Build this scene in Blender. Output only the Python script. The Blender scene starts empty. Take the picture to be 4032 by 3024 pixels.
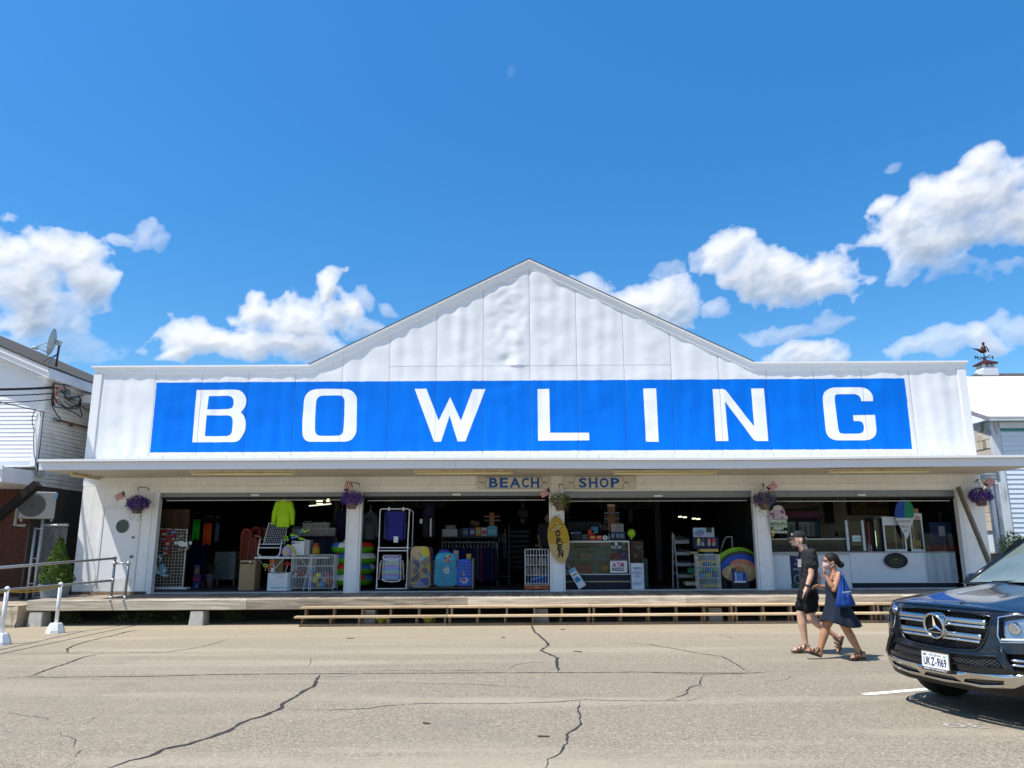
import bpy,bmesh,math,random
from mathutils import Vector,Matrix,noise
RAD=math.radians
random.seed(11)
scn=bpy.context.scene
COL=scn.collection
# ---------------------------------------------------------------- camera
CAM_H=1.65
FPX=1620.0*4032/2212
PITCH,ROLL,YAW=RAD(11.9),RAD(-0.171),RAD(-0.761)
_F=Vector((math.sin(YAW)*math.cos(PITCH),math.cos(YAW)*math.cos(PITCH),math.sin(PITCH)))
_R0=Vector((math.cos(YAW),-math.sin(YAW),0))
_U0=_R0.cross(_F)
_R=_R0*math.cos(ROLL)+_U0*math.sin(ROLL)
_U=_U0*math.cos(ROLL)-_R0*math.sin(ROLL)
cam_d=bpy.data.cameras.new('camera')
cam=bpy.data.objects.new('camera',cam_d)
COL.objects.link(cam)
cam_d.sensor_width=36.0
cam_d.lens=FPX/4032*36.0
cam_d.clip_end=5000
cam_d.clip_start=0.05
cam.matrix_world=Matrix(((_R.x,_U.x,-_F.x,0),(_R.y,_U.y,-_F.y,0),(_R.z,_U.z,-_F.z,CAM_H),(0,0,0,1)))
scn.camera=cam
# ---------------------------------------------------------------- light and exposure
SUN_TRAVEL=Vector((0.46,0.27,-1.0)).normalized()
scn.view_settings.view_transform='Standard'
scn.view_settings.look='None'
scn.view_settings.exposure=0.70
scn.view_settings.gamma=1.0
scn.view_settings.use_curve_mapping=False
scn.cycles.max_bounces=8
scn.cycles.diffuse_bounces=4
scn.cycles.glossy_bounces=3
scn.cycles.transmission_bounces=6
scn.cycles.transparent_max_bounces=10
scn.cycles.sample_clamp_indirect=6
scn.cycles.use_denoising=True
sun_d=bpy.data.lights.new('sun','SUN')
sun_d.energy=3.9
sun_d.angle=RAD(0.53)
sun_d.color=(1.0,0.955,0.88)
sun=bpy.data.objects.new('sun',sun_d)
COL.objects.link(sun)
sun.location=(-20,-10,40)
sun.rotation_euler=SUN_TRAVEL.to_track_quat('-Z','Y').to_euler()
def pix_dir(x,y):
	return _F+_R*((x-2016)/FPX)+_U*((1512-y)/FPX)
def at(x,y,Y):
	"""point of the plane Y = const seen at photo pixel (x, y)"""
	d=pix_dir(x,y)
	t=Y/d.y
	return Vector((d.x*t,Y,CAM_H+d.z*t))
GS=0.005
def gz(x):return GS*x
def on_ground(x,y):
	d=pix_dir(x,y)
	t=CAM_H/(GS*d.x-d.z)
	return Vector((d.x*t,d.y*t,GS*d.x*t))
# ---------------------------------------------------------------- world: Nishita sky
world=bpy.data.worlds.new('World')
scn.world=world
world.use_nodes=True
def make_world():
	nt=world.node_tree
	nt.nodes.clear()
	N,L=nt.nodes.new,nt.links.new
	out=N('ShaderNodeOutputWorld'); bg=N('ShaderNodeBackground')
	sky=N('ShaderNodeTexSky'); sky.sky_type='NISHITA'; sky.sun_disc=False
	to_sun=-SUN_TRAVEL
	sky.sun_elevation=math.asin(to_sun.z)
	sky.sun_rotation=math.atan2(to_sun.x,to_sun.y)
	sky.air_density=1.0; sky.dust_density=0.25; sky.ozone_density=2.2
	sky.altitude=0
	bg.inputs['Strength'].default_value=0.138
	hs=N('ShaderNodeHueSaturation'); hs.inputs['Saturation'].default_value=1.27; hs.inputs['Value'].default_value=1.0
	L(sky.outputs[0],hs.inputs['Color'])
	tc=N('ShaderNodeTexCoord'); sz=N('ShaderNodeSeparateXYZ'); L(tc.outputs['Generated'],sz.inputs[0])
	mr=N('ShaderNodeMapRange'); L(sz.outputs[2],mr.inputs[0]); mr.inputs[1].default_value=0.05; mr.inputs[2].default_value=0.65; mr.inputs[3].default_value=0.70; mr.inputs[4].default_value=1.0
	L(mr.outputs[0],hs.inputs['Value'])
	ms=N('ShaderNodeMapRange'); L(sz.outputs[2],ms.inputs[0]); ms.inputs[1].default_value=0.05; ms.inputs[2].default_value=0.6; ms.inputs[3].default_value=1.44; ms.inputs[4].default_value=1.36
	L(ms.outputs[0],hs.inputs['Saturation'])
	L(hs.outputs[0],bg.inputs['Color']); L(bg.outputs[0],out.inputs['Surface'])
make_world()
# ---------------------------------------------------------------- materials
_M={}
def mat(name,col,rough=0.6,metal=0.0,var=0.10,vs=6.0,bump=0.0,bs=60.0,coat=0.0,spec=0.28,dirt=None,dirt_amt=0.0,dirt_scale=1.5,emit=0.0,alpha=1.0,stretch=(1,1,1),trans=0.0,detail=4):
	"""procedural painted / plain surface with world-space mottling, optional dirt patches and bump"""
	if name in _M:return _M[name]
	mt=bpy.data.materials.new(name); mt.use_nodes=True
	nt=mt.node_tree; N,L=nt.nodes.new,nt.links.new
	b=nt.nodes['Principled BSDF']
	b.inputs['Roughness'].default_value=rough; b.inputs['Metallic'].default_value=metal
	b.inputs['Specular IOR Level'].default_value=spec
	b.inputs['Coat Weight'].default_value=coat; b.inputs['Coat Roughness'].default_value=0.04
	b.inputs['Alpha'].default_value=alpha; b.inputs['Transmission Weight'].default_value=trans
	geo=N('ShaderNodeNewGeometry')
	mp=N('ShaderNodeMapping'); mp.inputs['Scale'].default_value=stretch
	L(geo.outputs['Position'],mp.inputs['Vector'])
	n=N('ShaderNodeTexNoise'); n.inputs['Scale'].default_value=vs; n.inputs['Detail'].default_value=detail
	L(mp.outputs[0],n.inputs['Vector'])
	mx=N('ShaderNodeMix'); mx.data_type='RGBA'
	mx.inputs['A'].default_value=tuple(max(0,c*(1-2*var))for c in col[:3])+(1,)
	mx.inputs['B'].default_value=tuple(min(1,c*(1+2*var))for c in col[:3])+(1,)
	L(n.outputs['Fac'],mx.inputs['Factor'])
	src=mx.outputs['Result']
	if dirt is not None:
		n2=N('ShaderNodeTexNoise'); n2.inputs['Scale'].default_value=dirt_scale; n2.inputs['Detail'].default_value=8; n2.inputs['Roughness'].default_value=0.7
		L(mp.outputs[0],n2.inputs['Vector'])
		mr=N('ShaderNodeMapRange'); mr.inputs[1].default_value=0.5; mr.inputs[2].default_value=0.72; mr.inputs[4].default_value=dirt_amt
		L(n2.outputs['Fac'],mr.inputs[0])
		m2=N('ShaderNodeMix'); m2.data_type='RGBA'; L(mr.outputs[0],m2.inputs['Factor']); L(src,m2.inputs['A']); m2.inputs['B'].default_value=tuple(dirt)+(1,)
		src=m2.outputs['Result']
	L(src,b.inputs['Base Color'])
	if emit>0:
		L(src,b.inputs['Emission Color']); b.inputs['Emission Strength'].default_value=emit
	if bump>0:
		n3=N('ShaderNodeTexNoise'); n3.inputs['Scale'].default_value=bs; n3.inputs['Detail'].default_value=3
		L(mp.outputs[0],n3.inputs['Vector'])
		bp=N('ShaderNodeBump'); bp.inputs['Strength'].default_value=bump; bp.inputs['Distance'].default_value=0.01
		L(n3.outputs['Fac'],bp.inputs['Height']); L(bp.outputs[0],b.inputs['Normal'])
	_M[name]=mt
	return mt
def wood(name,c0,c1,axis='X',scale=9.0,rough=0.8,knots=True):
	"""weathered wood: stretched grain along an axis, knots, fine bump"""
	if name in _M:return _M[name]
	mt=bpy.data.materials.new(name); mt.use_nodes=True
	nt=mt.node_tree; N,L=nt.nodes.new,nt.links.new
	b=nt.nodes['Principled BSDF']; b.inputs['Roughness'].default_value=rough; b.inputs['Specular IOR Level'].default_value=0.25
	geo=N('ShaderNodeNewGeometry'); mp=N('ShaderNodeMapping')
	st={'X':(0.09,1.3,1.3),'Y':(1.3,0.09,1.3),'Z':(1.3,1.3,0.09)}[axis]
	mp.inputs['Scale'].default_value=st
	L(geo.outputs['Position'],mp.inputs['Vector'])
	a=N('ShaderNodeTexNoise'); a.inputs['Scale'].default_value=scale; a.inputs['Detail'].default_value=8; a.inputs['Roughness'].default_value=0.7; a.inputs['Distortion'].default_value=1.4
	L(mp.outputs[0],a.inputs['Vector'])
	r=N('ShaderNodeValToRGB'); r.color_ramp.elements[0].position=0.3; r.color_ramp.elements[1].position=0.7
	r.color_ramp.elements[0].color=tuple(c0)+(1,); r.color_ramp.elements[1].color=tuple(c1)+(1,)
	L(a.outputs['Fac'],r.inputs['Fac'])
	oi=N('ShaderNodeObjectInfo')
	hs=N('ShaderNodeHueSaturation'); mr=N('ShaderNodeMapRange'); mr.inputs[3].default_value=0.72; mr.inputs[4].default_value=1.2
	L(oi.outputs['Random'],mr.inputs[0]); L(mr.outputs[0],hs.inputs['Value']); L(r.outputs[0],hs.inputs['Color'])
	src=hs.outputs[0]
	if knots:
		v=N('ShaderNodeTexVoronoi'); v.inputs['Scale'].default_value=3.4
		mp2=N('ShaderNodeMapping'); mp2.inputs['Scale'].default_value={'X':(0.4,1,1),'Y':(1,0.4,1),'Z':(1,1,0.4)}[axis]
		L(geo.outputs['Position'],mp2.inputs['Vector']); L(mp2.outputs[0],v.inputs['Vector'])
		kr=N('ShaderNodeMapRange'); kr.inputs[1].default_value=0.03; kr.inputs[2].default_value=0.09; kr.inputs[3].default_value=0.6; kr.inputs[4].default_value=0
		L(v.outputs['Distance'],kr.inputs[0])
		km=N('ShaderNodeMix'); km.data_type='RGBA'; L(kr.outputs[0],km.inputs['Factor']); L(src,km.inputs['A']); km.inputs['B'].default_value=(c0[0]*.4,c0[1]*.35,c0[2]*.3,1)
		src=km.outputs['Result']
	L(src,b.inputs['Base Color'])
	bp=N('ShaderNodeBump'); bp.inputs['Strength'].default_value=0.5; bp.inputs['Distance'].default_value=0.006
	L(a.outputs['Fac'],bp.inputs['Height']); L(bp.outputs[0],b.inputs['Normal'])
	_M[name]=mt
	return mt
def glass(name,tint=(0.9,0.95,0.95),alpha=0.18,rough=0.02):
	"""thin pane: mostly transparent, mirror-like at grazing angles"""
	if name in _M:return _M[name]
	mt=bpy.data.materials.new(name); mt.use_nodes=True
	nt=mt.node_tree; N,L=nt.nodes.new,nt.links.new
	nt.nodes.remove(nt.nodes['Principled BSDF'])
	tr=N('ShaderNodeBsdfTransparent'); gl=N('ShaderNodeBsdfGlossy'); gl.inputs['Roughness'].default_value=rough
	tr.inputs[0].default_value=tuple(tint)+(1,)
	fr=N('ShaderNodeFresnel'); fr.inputs[0].default_value=1.5
	ad=N('ShaderNodeMath'); ad.operation='ADD'; L(fr.outputs[0],ad.inputs[0]); ad.inputs[1].default_value=-0.02
	mx=N('ShaderNodeMixShader'); L(ad.outputs[0],mx.inputs[0]); L(tr.outputs[0],mx.inputs[1]); L(gl.outputs[0],mx.inputs[2])
	L(mx.outputs[0],nt.nodes['Material Output'].inputs['Surface'])
	_M[name]=mt
	return mt
# ---------------------------------------------------------------- mesh helpers
OFF={}
class MB:
	"""collects simple solids in world coordinates and links them as ONE mesh object"""
	def __init__(s):s.v,s.f=[],[]
	def add(s,vs,fs):
		o=len(s.v); s.v+=[Vector(v)for v in vs]; s.f+=[tuple(i+o for i in f)for f in fs]; return s
	def box(s,x0,x1,y0,y1,z0,z1):
		return s.add([(x0,y0,z0),(x1,y0,z0),(x1,y1,z0),(x0,y1,z0),(x0,y0,z1),(x1,y0,z1),(x1,y1,z1),(x0,y1,z1)],[(0,3,2,1),(4,5,6,7),(0,1,5,4),(1,2,6,5),(2,3,7,6),(3,0,4,7)])
	def obox(s,c,size,rot=(0,0,0),M=None):
		M=M or Matrix.Rotation(rot[2],3,'Z')@Matrix.Rotation(rot[1],3,'Y')@Matrix.Rotation(rot[0],3,'X')
		c=Vector(c); hx,hy,hz=size[0]/2,size[1]/2,size[2]/2
		P=[c+M@Vector(p)for p in((-hx,-hy,-hz),(hx,-hy,-hz),(hx,hy,-hz),(-hx,hy,-hz),(-hx,-hy,hz),(hx,-hy,hz),(hx,hy,hz),(-hx,hy,hz))]
		return s.add(P,[(0,3,2,1),(4,5,6,7),(0,1,5,4),(1,2,6,5),(2,3,7,6),(3,0,4,7)])
	def beam(s,a,b,w,h,up=(0,0,1)):
		a,b=Vector(a),Vector(b); d=b-a; L=d.length; d.normalize()
		x=d.cross(Vector(up))
		if x.length<1e-4:x=Vector((1,0,0))
		x.normalize(); z=x.cross(d)
		M=Matrix((x,d,z)).transposed()
		return s.obox((a+b)/2,(w,L,h),M=M)
	def cyl(s,a,b,r0,r1=None,n=10,caps=True):
		a,b=Vector(a),Vector(b); r1=r0 if r1 is None else r1
		d=(b-a).normalized(); x=d.orthogonal().normalized(); y=d.cross(x)
		P=[]
		for k in range(n):
			t=2*math.pi*k/n; q=x*math.cos(t)+y*math.sin(t)
			P+=[a+q*r0,b+q*r1]
		F=[(2*k,2*((k+1)%n),2*((k+1)%n)+1,2*k+1)for k in range(n)]
		if caps:F+=[tuple(2*k for k in reversed(range(n))),tuple(2*k+1 for k in range(n))]
		return s.add(P,F)
	def tube(s,pts,r,n=8,closed=False,caps=True):
		pts=[Vector(p)for p in pts]; m=len(pts); rr=r if isinstance(r,(list,tuple))else[r]*m
		P,F=[],[]; x=None
		for i in range(m):
			a=pts[i-1]if(i or closed)else pts[i]; b=pts[(i+1)%m]if(i<m-1 or closed)else pts[i]
			d=(b-a)
			if d.length<1e-9:d=Vector((0,0,1))
			d.normalize()
			x=d.orthogonal().normalized()if x is None else(x-d*x.dot(d)).normalized()
			y=d.cross(x)
			P+=[pts[i]+(x*math.cos(2*math.pi*k/n)+y*math.sin(2*math.pi*k/n))*rr[i]for k in range(n)]
		for i in range(m if closed else m-1):
			j=(i+1)%m
			F+=[(i*n+k,i*n+(k+1)%n,j*n+(k+1)%n,j*n+k)for k in range(n)]
		if caps and not closed:F+=[tuple(reversed(range(n))),tuple((m-1)*n+k for k in range(n))]
		return s.add(P,F)
	def lathe(s,prof,c=(0,0,0),n=20,M=None,caps=True):
		"""profile of (radius, height) spun round Z (or round M's z axis)"""
		c=Vector(c); P,F=[],[]
		for(r,z)in prof:
			for k in range(n):
				t=2*math.pi*k/n; p=Vector((r*math.cos(t),r*math.sin(t),z))
				P.append(c+(M@p if M else p))
		for i in range(len(prof)-1):
			F+=[(i*n+k,i*n+(k+1)%n,(i+1)*n+(k+1)%n,(i+1)*n+k)for k in range(n)]
		if caps:F+=[tuple(reversed(range(n))),tuple((len(prof)-1)*n+k for k in range(n))]
		return s.add(P,F)
	def ball(s,c,r,n=12,m=8,M=None):
		r=(r,r,r)if isinstance(r,(int,float))else r; c=Vector(c); P=[]; F=[]
		for i in range(1,m):
			a=math.pi*i/m
			for k in range(n):
				t=2*math.pi*k/n; p=Vector((r[0]*math.sin(a)*math.cos(t),r[1]*math.sin(a)*math.sin(t),r[2]*math.cos(a)))
				P.append(c+(M@p if M else p))
		top,bot=len(P),len(P)+1
		for z in(r[2],-r[2]):
			p=Vector((0,0,z)); P.append(c+(M@p if M else p))
		for i in range(m-2):
			F+=[(i*n+k,(i+1)*n+k,(i+1)*n+(k+1)%n,i*n+(k+1)%n)for k in range(n)]
		F+=[(top,k,(k+1)%n)for k in range(n)]+[(bot,(m-2)*n+(k+1)%n,(m-2)*n+k)for k in range(n)]
		return s.add(P,F)
	def prism(s,poly,fn,d):
		"""closed 2D polygon mapped by fn(a, b) -> Vector, extruded by vector d"""
		d=Vector(d); n=len(poly); A=[Vector(fn(*p))for p in poly]
		P=A+[p+d for p in A]
		return s.add(P,[tuple(range(n)),tuple(reversed(range(n,2*n)))]+[(k,k+n,(k+1)%n+n,(k+1)%n)for k in range(n)])
	def grid(s,fn,nu,nv,flip=False):
		P=[fn(i/nu,j/nv)for j in range(nv+1)for i in range(nu+1)]
		w=nu+1
		F=[(j*w+i,j*w+i+1,(j+1)*w+i+1,(j+1)*w+i)for j in range(nv)for i in range(nu)]
		if flip:F=[tuple(reversed(f))for f in F]
		return s.add(P,F)
	def sheet(s,loops,fn,du,dv=None,cut_u=(),gap=0.0):
		"""flat polygon (first loop outer, rest holes) cut into a grid and mapped by fn(u, v)"""
		dv=dv or du
		bm=bmesh.new()
		for lp in loops:
			vs=[bm.verts.new((p[0],p[1],0))for p in lp]
			for i in range(len(vs)):bm.edges.new((vs[i],vs[(i+1)%len(vs)]))
		bmesh.ops.triangle_fill(bm,edges=bm.edges[:],use_beauty=True,use_dissolve=False)
		us=[p[0]for p in loops[0]]; vs=[p[1]for p in loops[0]]
		cuts=[(Vector((u,0,0)),Vector((1,0,0)))for u in _steps(min(us),max(us),du)]+[(Vector((0,v,0)),Vector((0,1,0)))for v in _steps(min(vs),max(vs),dv)]
		for u in cut_u:cuts+=[(Vector((u-gap,0,0)),Vector((1,0,0))),(Vector((u+gap,0,0)),Vector((1,0,0)))]
		for co,no in cuts:
			bmesh.ops.bisect_plane(bm,geom=bm.verts[:]+bm.edges[:]+bm.faces[:],plane_co=co,plane_no=no,dist=1e-5)
		if gap:
			dead=[f for f in bm.faces if any(abs(f.calc_center_median().x-u)<gap*.99 for u in cut_u)]
			bmesh.ops.delete(bm,geom=dead,context='FACES')
		bmesh.ops.recalc_face_normals(bm,faces=bm.faces[:])
		bm.verts.ensure_lookup_table(); bm.verts.index_update()
		P=[fn(v.co.x,v.co.y)for v in bm.verts]
		F=[tuple(v.index for v in(reversed(f.verts)if f.normal.z>0 else f.verts))for f in bm.faces]
		bm.free()
		return s.add(P,F)
	def mesh(s,name,off,smooth):
		me=bpy.data.meshes.new(name)
		me.from_pydata([v-off for v in s.v],[],s.f)
		me.validate(); me.update()
		if smooth:
			for p in me.polygons:p.use_smooth=True
		return me
	def build(s,name,mt,parent=None,smooth=False,label=None,cat=None,group=None,kind=None,bevel=0,solid=0,flip=False):
		if flip:s.f=[tuple(reversed(f))for f in s.f]
		if parent is not None:off=OFF[parent.name]
		else:
			xs=[v.x for v in s.v]; ys=[v.y for v in s.v]; zs=[v.z for v in s.v]
			off=Vector(((min(xs)+max(xs))/2,(min(ys)+max(ys))/2,min(zs)))
		me=s.mesh(name,off,smooth)
		me.materials.append(mt)
		o=bpy.data.objects.new(name,me); COL.objects.link(o)
		OFF[o.name]=off
		if parent is not None:o.parent=parent
		else:o.location=off
		tag(o,label,cat,group,kind)
		if smooth=='auto' or(smooth and bevel):pass
		if solid:
			m=o.modifiers.new('solid','SOLIDIFY'); m.thickness=solid; m.offset=0
		if bevel:
			m=o.modifiers.new('bevel','BEVEL'); m.width=bevel; m.segments=2; m.limit_method='ANGLE'
		return o
def _steps(a,b,d):
	n=int(math.floor((b-a)/d)); return[a+d*(i+0.5)for i in range(n)]if n else[]
def tag(o,label=None,cat=None,group=None,kind=None):
	if label:o['label']=label
	if cat:o['category']=cat
	if group:o['group']=group
	if kind:o['kind']=kind
	return o
def top(name,label,cat,loc,group=None,kind=None):
	o=bpy.data.objects.new(name,None); COL.objects.link(o); o.empty_display_size=0.2
	o.location=loc; OFF[o.name]=Vector(loc)
	return tag(o,label,cat,group,kind)
def piece(me,name,parent,loc,rot=None,label=None):
	"""another part that shares mesh data; loc in world coordinates"""
	o=bpy.data.objects.new(name,me); COL.objects.link(o); o.parent=parent
	o.location=Vector(loc)-OFF[parent.name]; OFF[o.name]=OFF[parent.name]
	if rot:o.rotation_euler=rot
	if label:o['label']=label
	return o
def copy_thing(o,loc,label=None,rotz=None,parent=None,group=None):
	c=o.copy(); COL.objects.link(c)
	if parent is None:
		c.location=loc; OFF[c.name]=Vector(loc)
		if label:c['label']=label
		if group:c['group']=group
		if rotz is not None:c.rotation_euler.z=rotz
	else:c.parent=parent; OFF[c.name]=OFF[parent.name]
	for ch in o.children:copy_thing(ch,None,parent=c)
	return c
def shared_mesh(mb,name,mt,smooth=False):
	me=mb.mesh(name,Vector((0,0,0)),smooth); me.materials.append(mt); return me
_glyph={}
def load_glyphs():
	"""outline meshes of the built-in typeface, plain and bold, made once"""
	obs=[]
	for ch in "ABCDEFGHIJKLMNOPQRSTUVWXYZabcdefghijklmnopqrstuvwxyz0123456789'.,-/":
		for bold in(0.0,0.03,0.07):
			cu=bpy.data.curves.new('t','FONT'); cu.body=ch; cu.size=1.0; cu.offset=bold; cu.resolution_u=3
			ob=bpy.data.objects.new('t',cu); COL.objects.link(ob); obs.append((ch,bold,ob,cu))
	dg=bpy.context.evaluated_depsgraph_get(); dg.update()
	for ch,bold,ob,cu in obs:
		me=bpy.data.meshes.new_from_object(ob.evaluated_get(dg))
		_glyph[ch,bold]=([Vector(v.co)for v in me.vertices],[tuple(p.vertices)for p in me.polygons]); bpy.data.meshes.remove(me)
	for ch,bold,ob,cu in obs:bpy.data.objects.remove(ob); bpy.data.curves.remove(cu)
load_glyphs()
def text_mesh(txt,size=1.0,bold=0.0,spacing=1.0,shear=0.0,align='CENTER'):
	"""(verts, faces) of a line of lettering, centred, cap height = size"""
	V,F,x=[],[],0.0; k=size/0.7; bb=0.07 if bold>0.06 else(0.03 if bold>0.01 else 0.0)
	for ch in txt:
		vs,fs=_glyph.get((ch,bb),([],[]))
		if not vs:x+=0.30; continue
		x0=min(v.x for v in vs); o=len(V)
		V+=[Vector(((v.x-x0+x+shear*v.y)*k,v.y*k,0))for v in vs]; F+=[tuple(i+o for i in f)for f in fs]
		x+=max(v.x for v in vs)-x0+0.075*spacing
	w=(max(v.x for v in V)+min(v.x for v in V))/2 if V else 0
	return[v-Vector((w,0,0))for v in V],F
def put_text(mb,txt,origin,right,up,size,bold=0.0,spacing=1.0,shear=0.0,width=None,align='CENTER'):
	vs,fs=text_mesh(txt,size,bold,spacing,shear,align)
	o,r,u=Vector(origin),Vector(right).normalized(),Vector(up).normalized()
	k=1.0
	if width and vs:
		w=max(v.x for v in vs)-min(v.x for v in vs)
		k=width/w if w>1e-6 else 1
	return mb.add([o+r*(v.x*k)+u*v.y for v in vs],fs)
X3,Z3=Vector((1,0,0)),Vector((0,0,1))
def on_face(mb,txt,px,py,Y,size,**k):
	"""lettering on a plane facing the lot; (px, py) = bottom centre of the line in the photo"""
	return put_text(mb,txt,at(px,py,Y),X3,Z3,size,**k)
# ---------------------------------------------------------------- cumulus clouds on a far sky shell
import numpy as np
def _hash(ix,iy,s):
	h=(ix.astype(np.int64)*374761393+iy.astype(np.int64)*668265263+s*1442695041)&0xFFFFFFFF
	h=((h^(h>>13))*1274126177)&0xFFFFFFFF
	return((h^(h>>16))&0xFFFF)/65535.0
def vnoise(x,y,s=0):
	ix,iy=np.floor(x),np.floor(y); fx,fy=x-ix,y-iy
	fx=fx*fx*fx*(fx*(fx*6-15)+10); fy=fy*fy*fy*(fy*(fy*6-15)+10)
	a,b=_hash(ix,iy,s),_hash(ix+1,iy,s); c,d=_hash(ix,iy+1,s),_hash(ix+1,iy+1,s)
	return(a*(1-fx)+b*fx)*(1-fy)+(c*(1-fx)+d*fx)*fy
def fbm(x,y,o=6,s=0,g=0.52,billow=False):
	r=np.zeros_like(x); a,t=1.0,0.0; c,sn=math.cos(0.6),math.sin(0.6)
	for i in range(o):
		n=vnoise(x,y,s+i*17)
		if billow:n=1-np.abs(2*n-1)
		r+=a*n; t+=a; a*=g; x,y=(c*x-sn*y)*2.03+3.1,(sn*x+c*y)*2.03+1.7
	return r/t
BLOBS=[(100,560,95,72,1),(30,640,105,90,1),(165,620,70,55,.9),(290,525,40,34,.42),(330,535,22,22,.3),(235,520,40,18,.4),(15,550,70,60,.8),(60,740,190,50,.34),(165,705,34,34,.5),(120,690,60,50,.5),(640,690,110,60,1),(700,630,32,50,1),(735,672,50,50,.95),(480,745,135,44,1),(600,748,170,46,1),(410,768,55,24,.85),(560,660,55,36,.85),(790,648,26,32,.4),(845,658,28,16,.3),(785,715,50,34,.45),(790,760,40,20,.4),(1248,602,62,32,.55),(1400,640,88,50,.9),(1445,652,40,28,.7),(1330,660,70,30,.6),(1270,630,50,24,.5),(1550,556,80,50,1),(1612,602,60,38,.8),(1700,585,140,58,1),(1780,608,66,32,.85),(1690,692,100,15,.34),(1790,672,60,16,.34),(1530,658,38,20,.42),(1490,560,30,30,.4),(2090,420,120,75,1),(1965,488,105,58,1),(2060,530,130,58,1),(2190,470,110,95,1),(2112,362,62,46,1),(1895,450,36,34,.75),(2100,600,80,20,.3),(1960,585,60,16,.3),(1740,748,105,36,.75),(1690,740,48,30,.7),(1815,752,56,26,.6),(2050,762,110,24,.45),(2120,748,50,34,.6),(2200,705,70,34,.4),(2000,775,90,20,.45),(1105,150,10,16,.05),(1912,362,16,9,.22),(1420,575,26,16,.25)]
def cloud_field(az,el):
	"""density and opacity cap from ellipses fixed in sky directions, broken up by billowing noise"""
	wx=(fbm(az*13,el*13,4,5)-.5)*.075; wy=(fbm(az*13+9,el*13+4,4,8)-.5)*.06
	A,E=az+wx,el+wy
	B=np.full_like(az,-1.5); cap=np.zeros_like(az)
	for bx,by,rx,ry,w in BLOBS:
		d=pix_dir(bx*4032/2212,by*4032/2212).normalized()
		a,e=math.atan2(d.x,d.y),math.asin(d.z)
		k=1/(1+((bx-1106)/1620)**2+((by-829.5)/1620)**2)
		sx,sy=rx/1620*k**.75*.98/math.cos(e),ry/1620*k**.75*.98
		v=1-np.sqrt(((A-a)/sx)**2+((E-e)/sy)**2); v=np.where(v>0,v*(.5+.5*w),v)
		cap=np.where(v>B,w,cap); B=np.maximum(B,v)
	far=np.clip((np.abs(az)-0.80)*6,0,1)+np.clip((el-0.95)*5,0,1)
	gen=(fbm(az*2.6+3,el*4.2+1,3,33)-0.60)*5-(1-np.clip(far,0,1))*3
	cap=np.where(gen>B,.9,cap); B=np.maximum(B,gen)
	n=fbm(az*24,el*27,5,3,0.50,True)-0.55
	f=fbm(az*64,el*70,5,12,0.6)-0.5
	return B+n*0.80+f*0.30,cap
def blur(x,n):
	for k in range(n):x=(x+np.roll(x,1,0)+np.roll(x,-1,0)+np.roll(x,1,1)+np.roll(x,-1,1))/5
	return x
def cloud_shade(az,el,st):
	D,cap=cloud_field(az,el); nb=max(1,int(round(.0045/st)))
	cap=blur(cap,6*nb); T=np.clip(D,0,1.2)
	Tb=blur(T,4*nb); S=np.zeros_like(T)
	for k in range(1,11):S+=np.roll(np.roll(Tb,-int(round(0.0062*k/st)),0),int(round(0.0028*k/st)),1)*(1.15-.05*k)
	S/=10
	gy=np.gradient(blur(T,nb),axis=0)/st*.022; gx=np.gradient(blur(T,nb),axis=1)/st*.022
	lam=(0.60+gx*0.32-gy*0.60)/np.sqrt(1+gx*gx+gy*gy)
	lit=np.clip(0.30*lam+1.02*np.exp(-S*1.75)-0.10+.12*np.exp(-T*5),0,1.06)
	al=np.clip(1-np.exp(-np.clip(D+.05,0,None)*3.4),0,1)*np.clip(cap*1.25,0,1)
	return lit,al*np.clip((el-0.02)/0.05,0,1)
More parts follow.
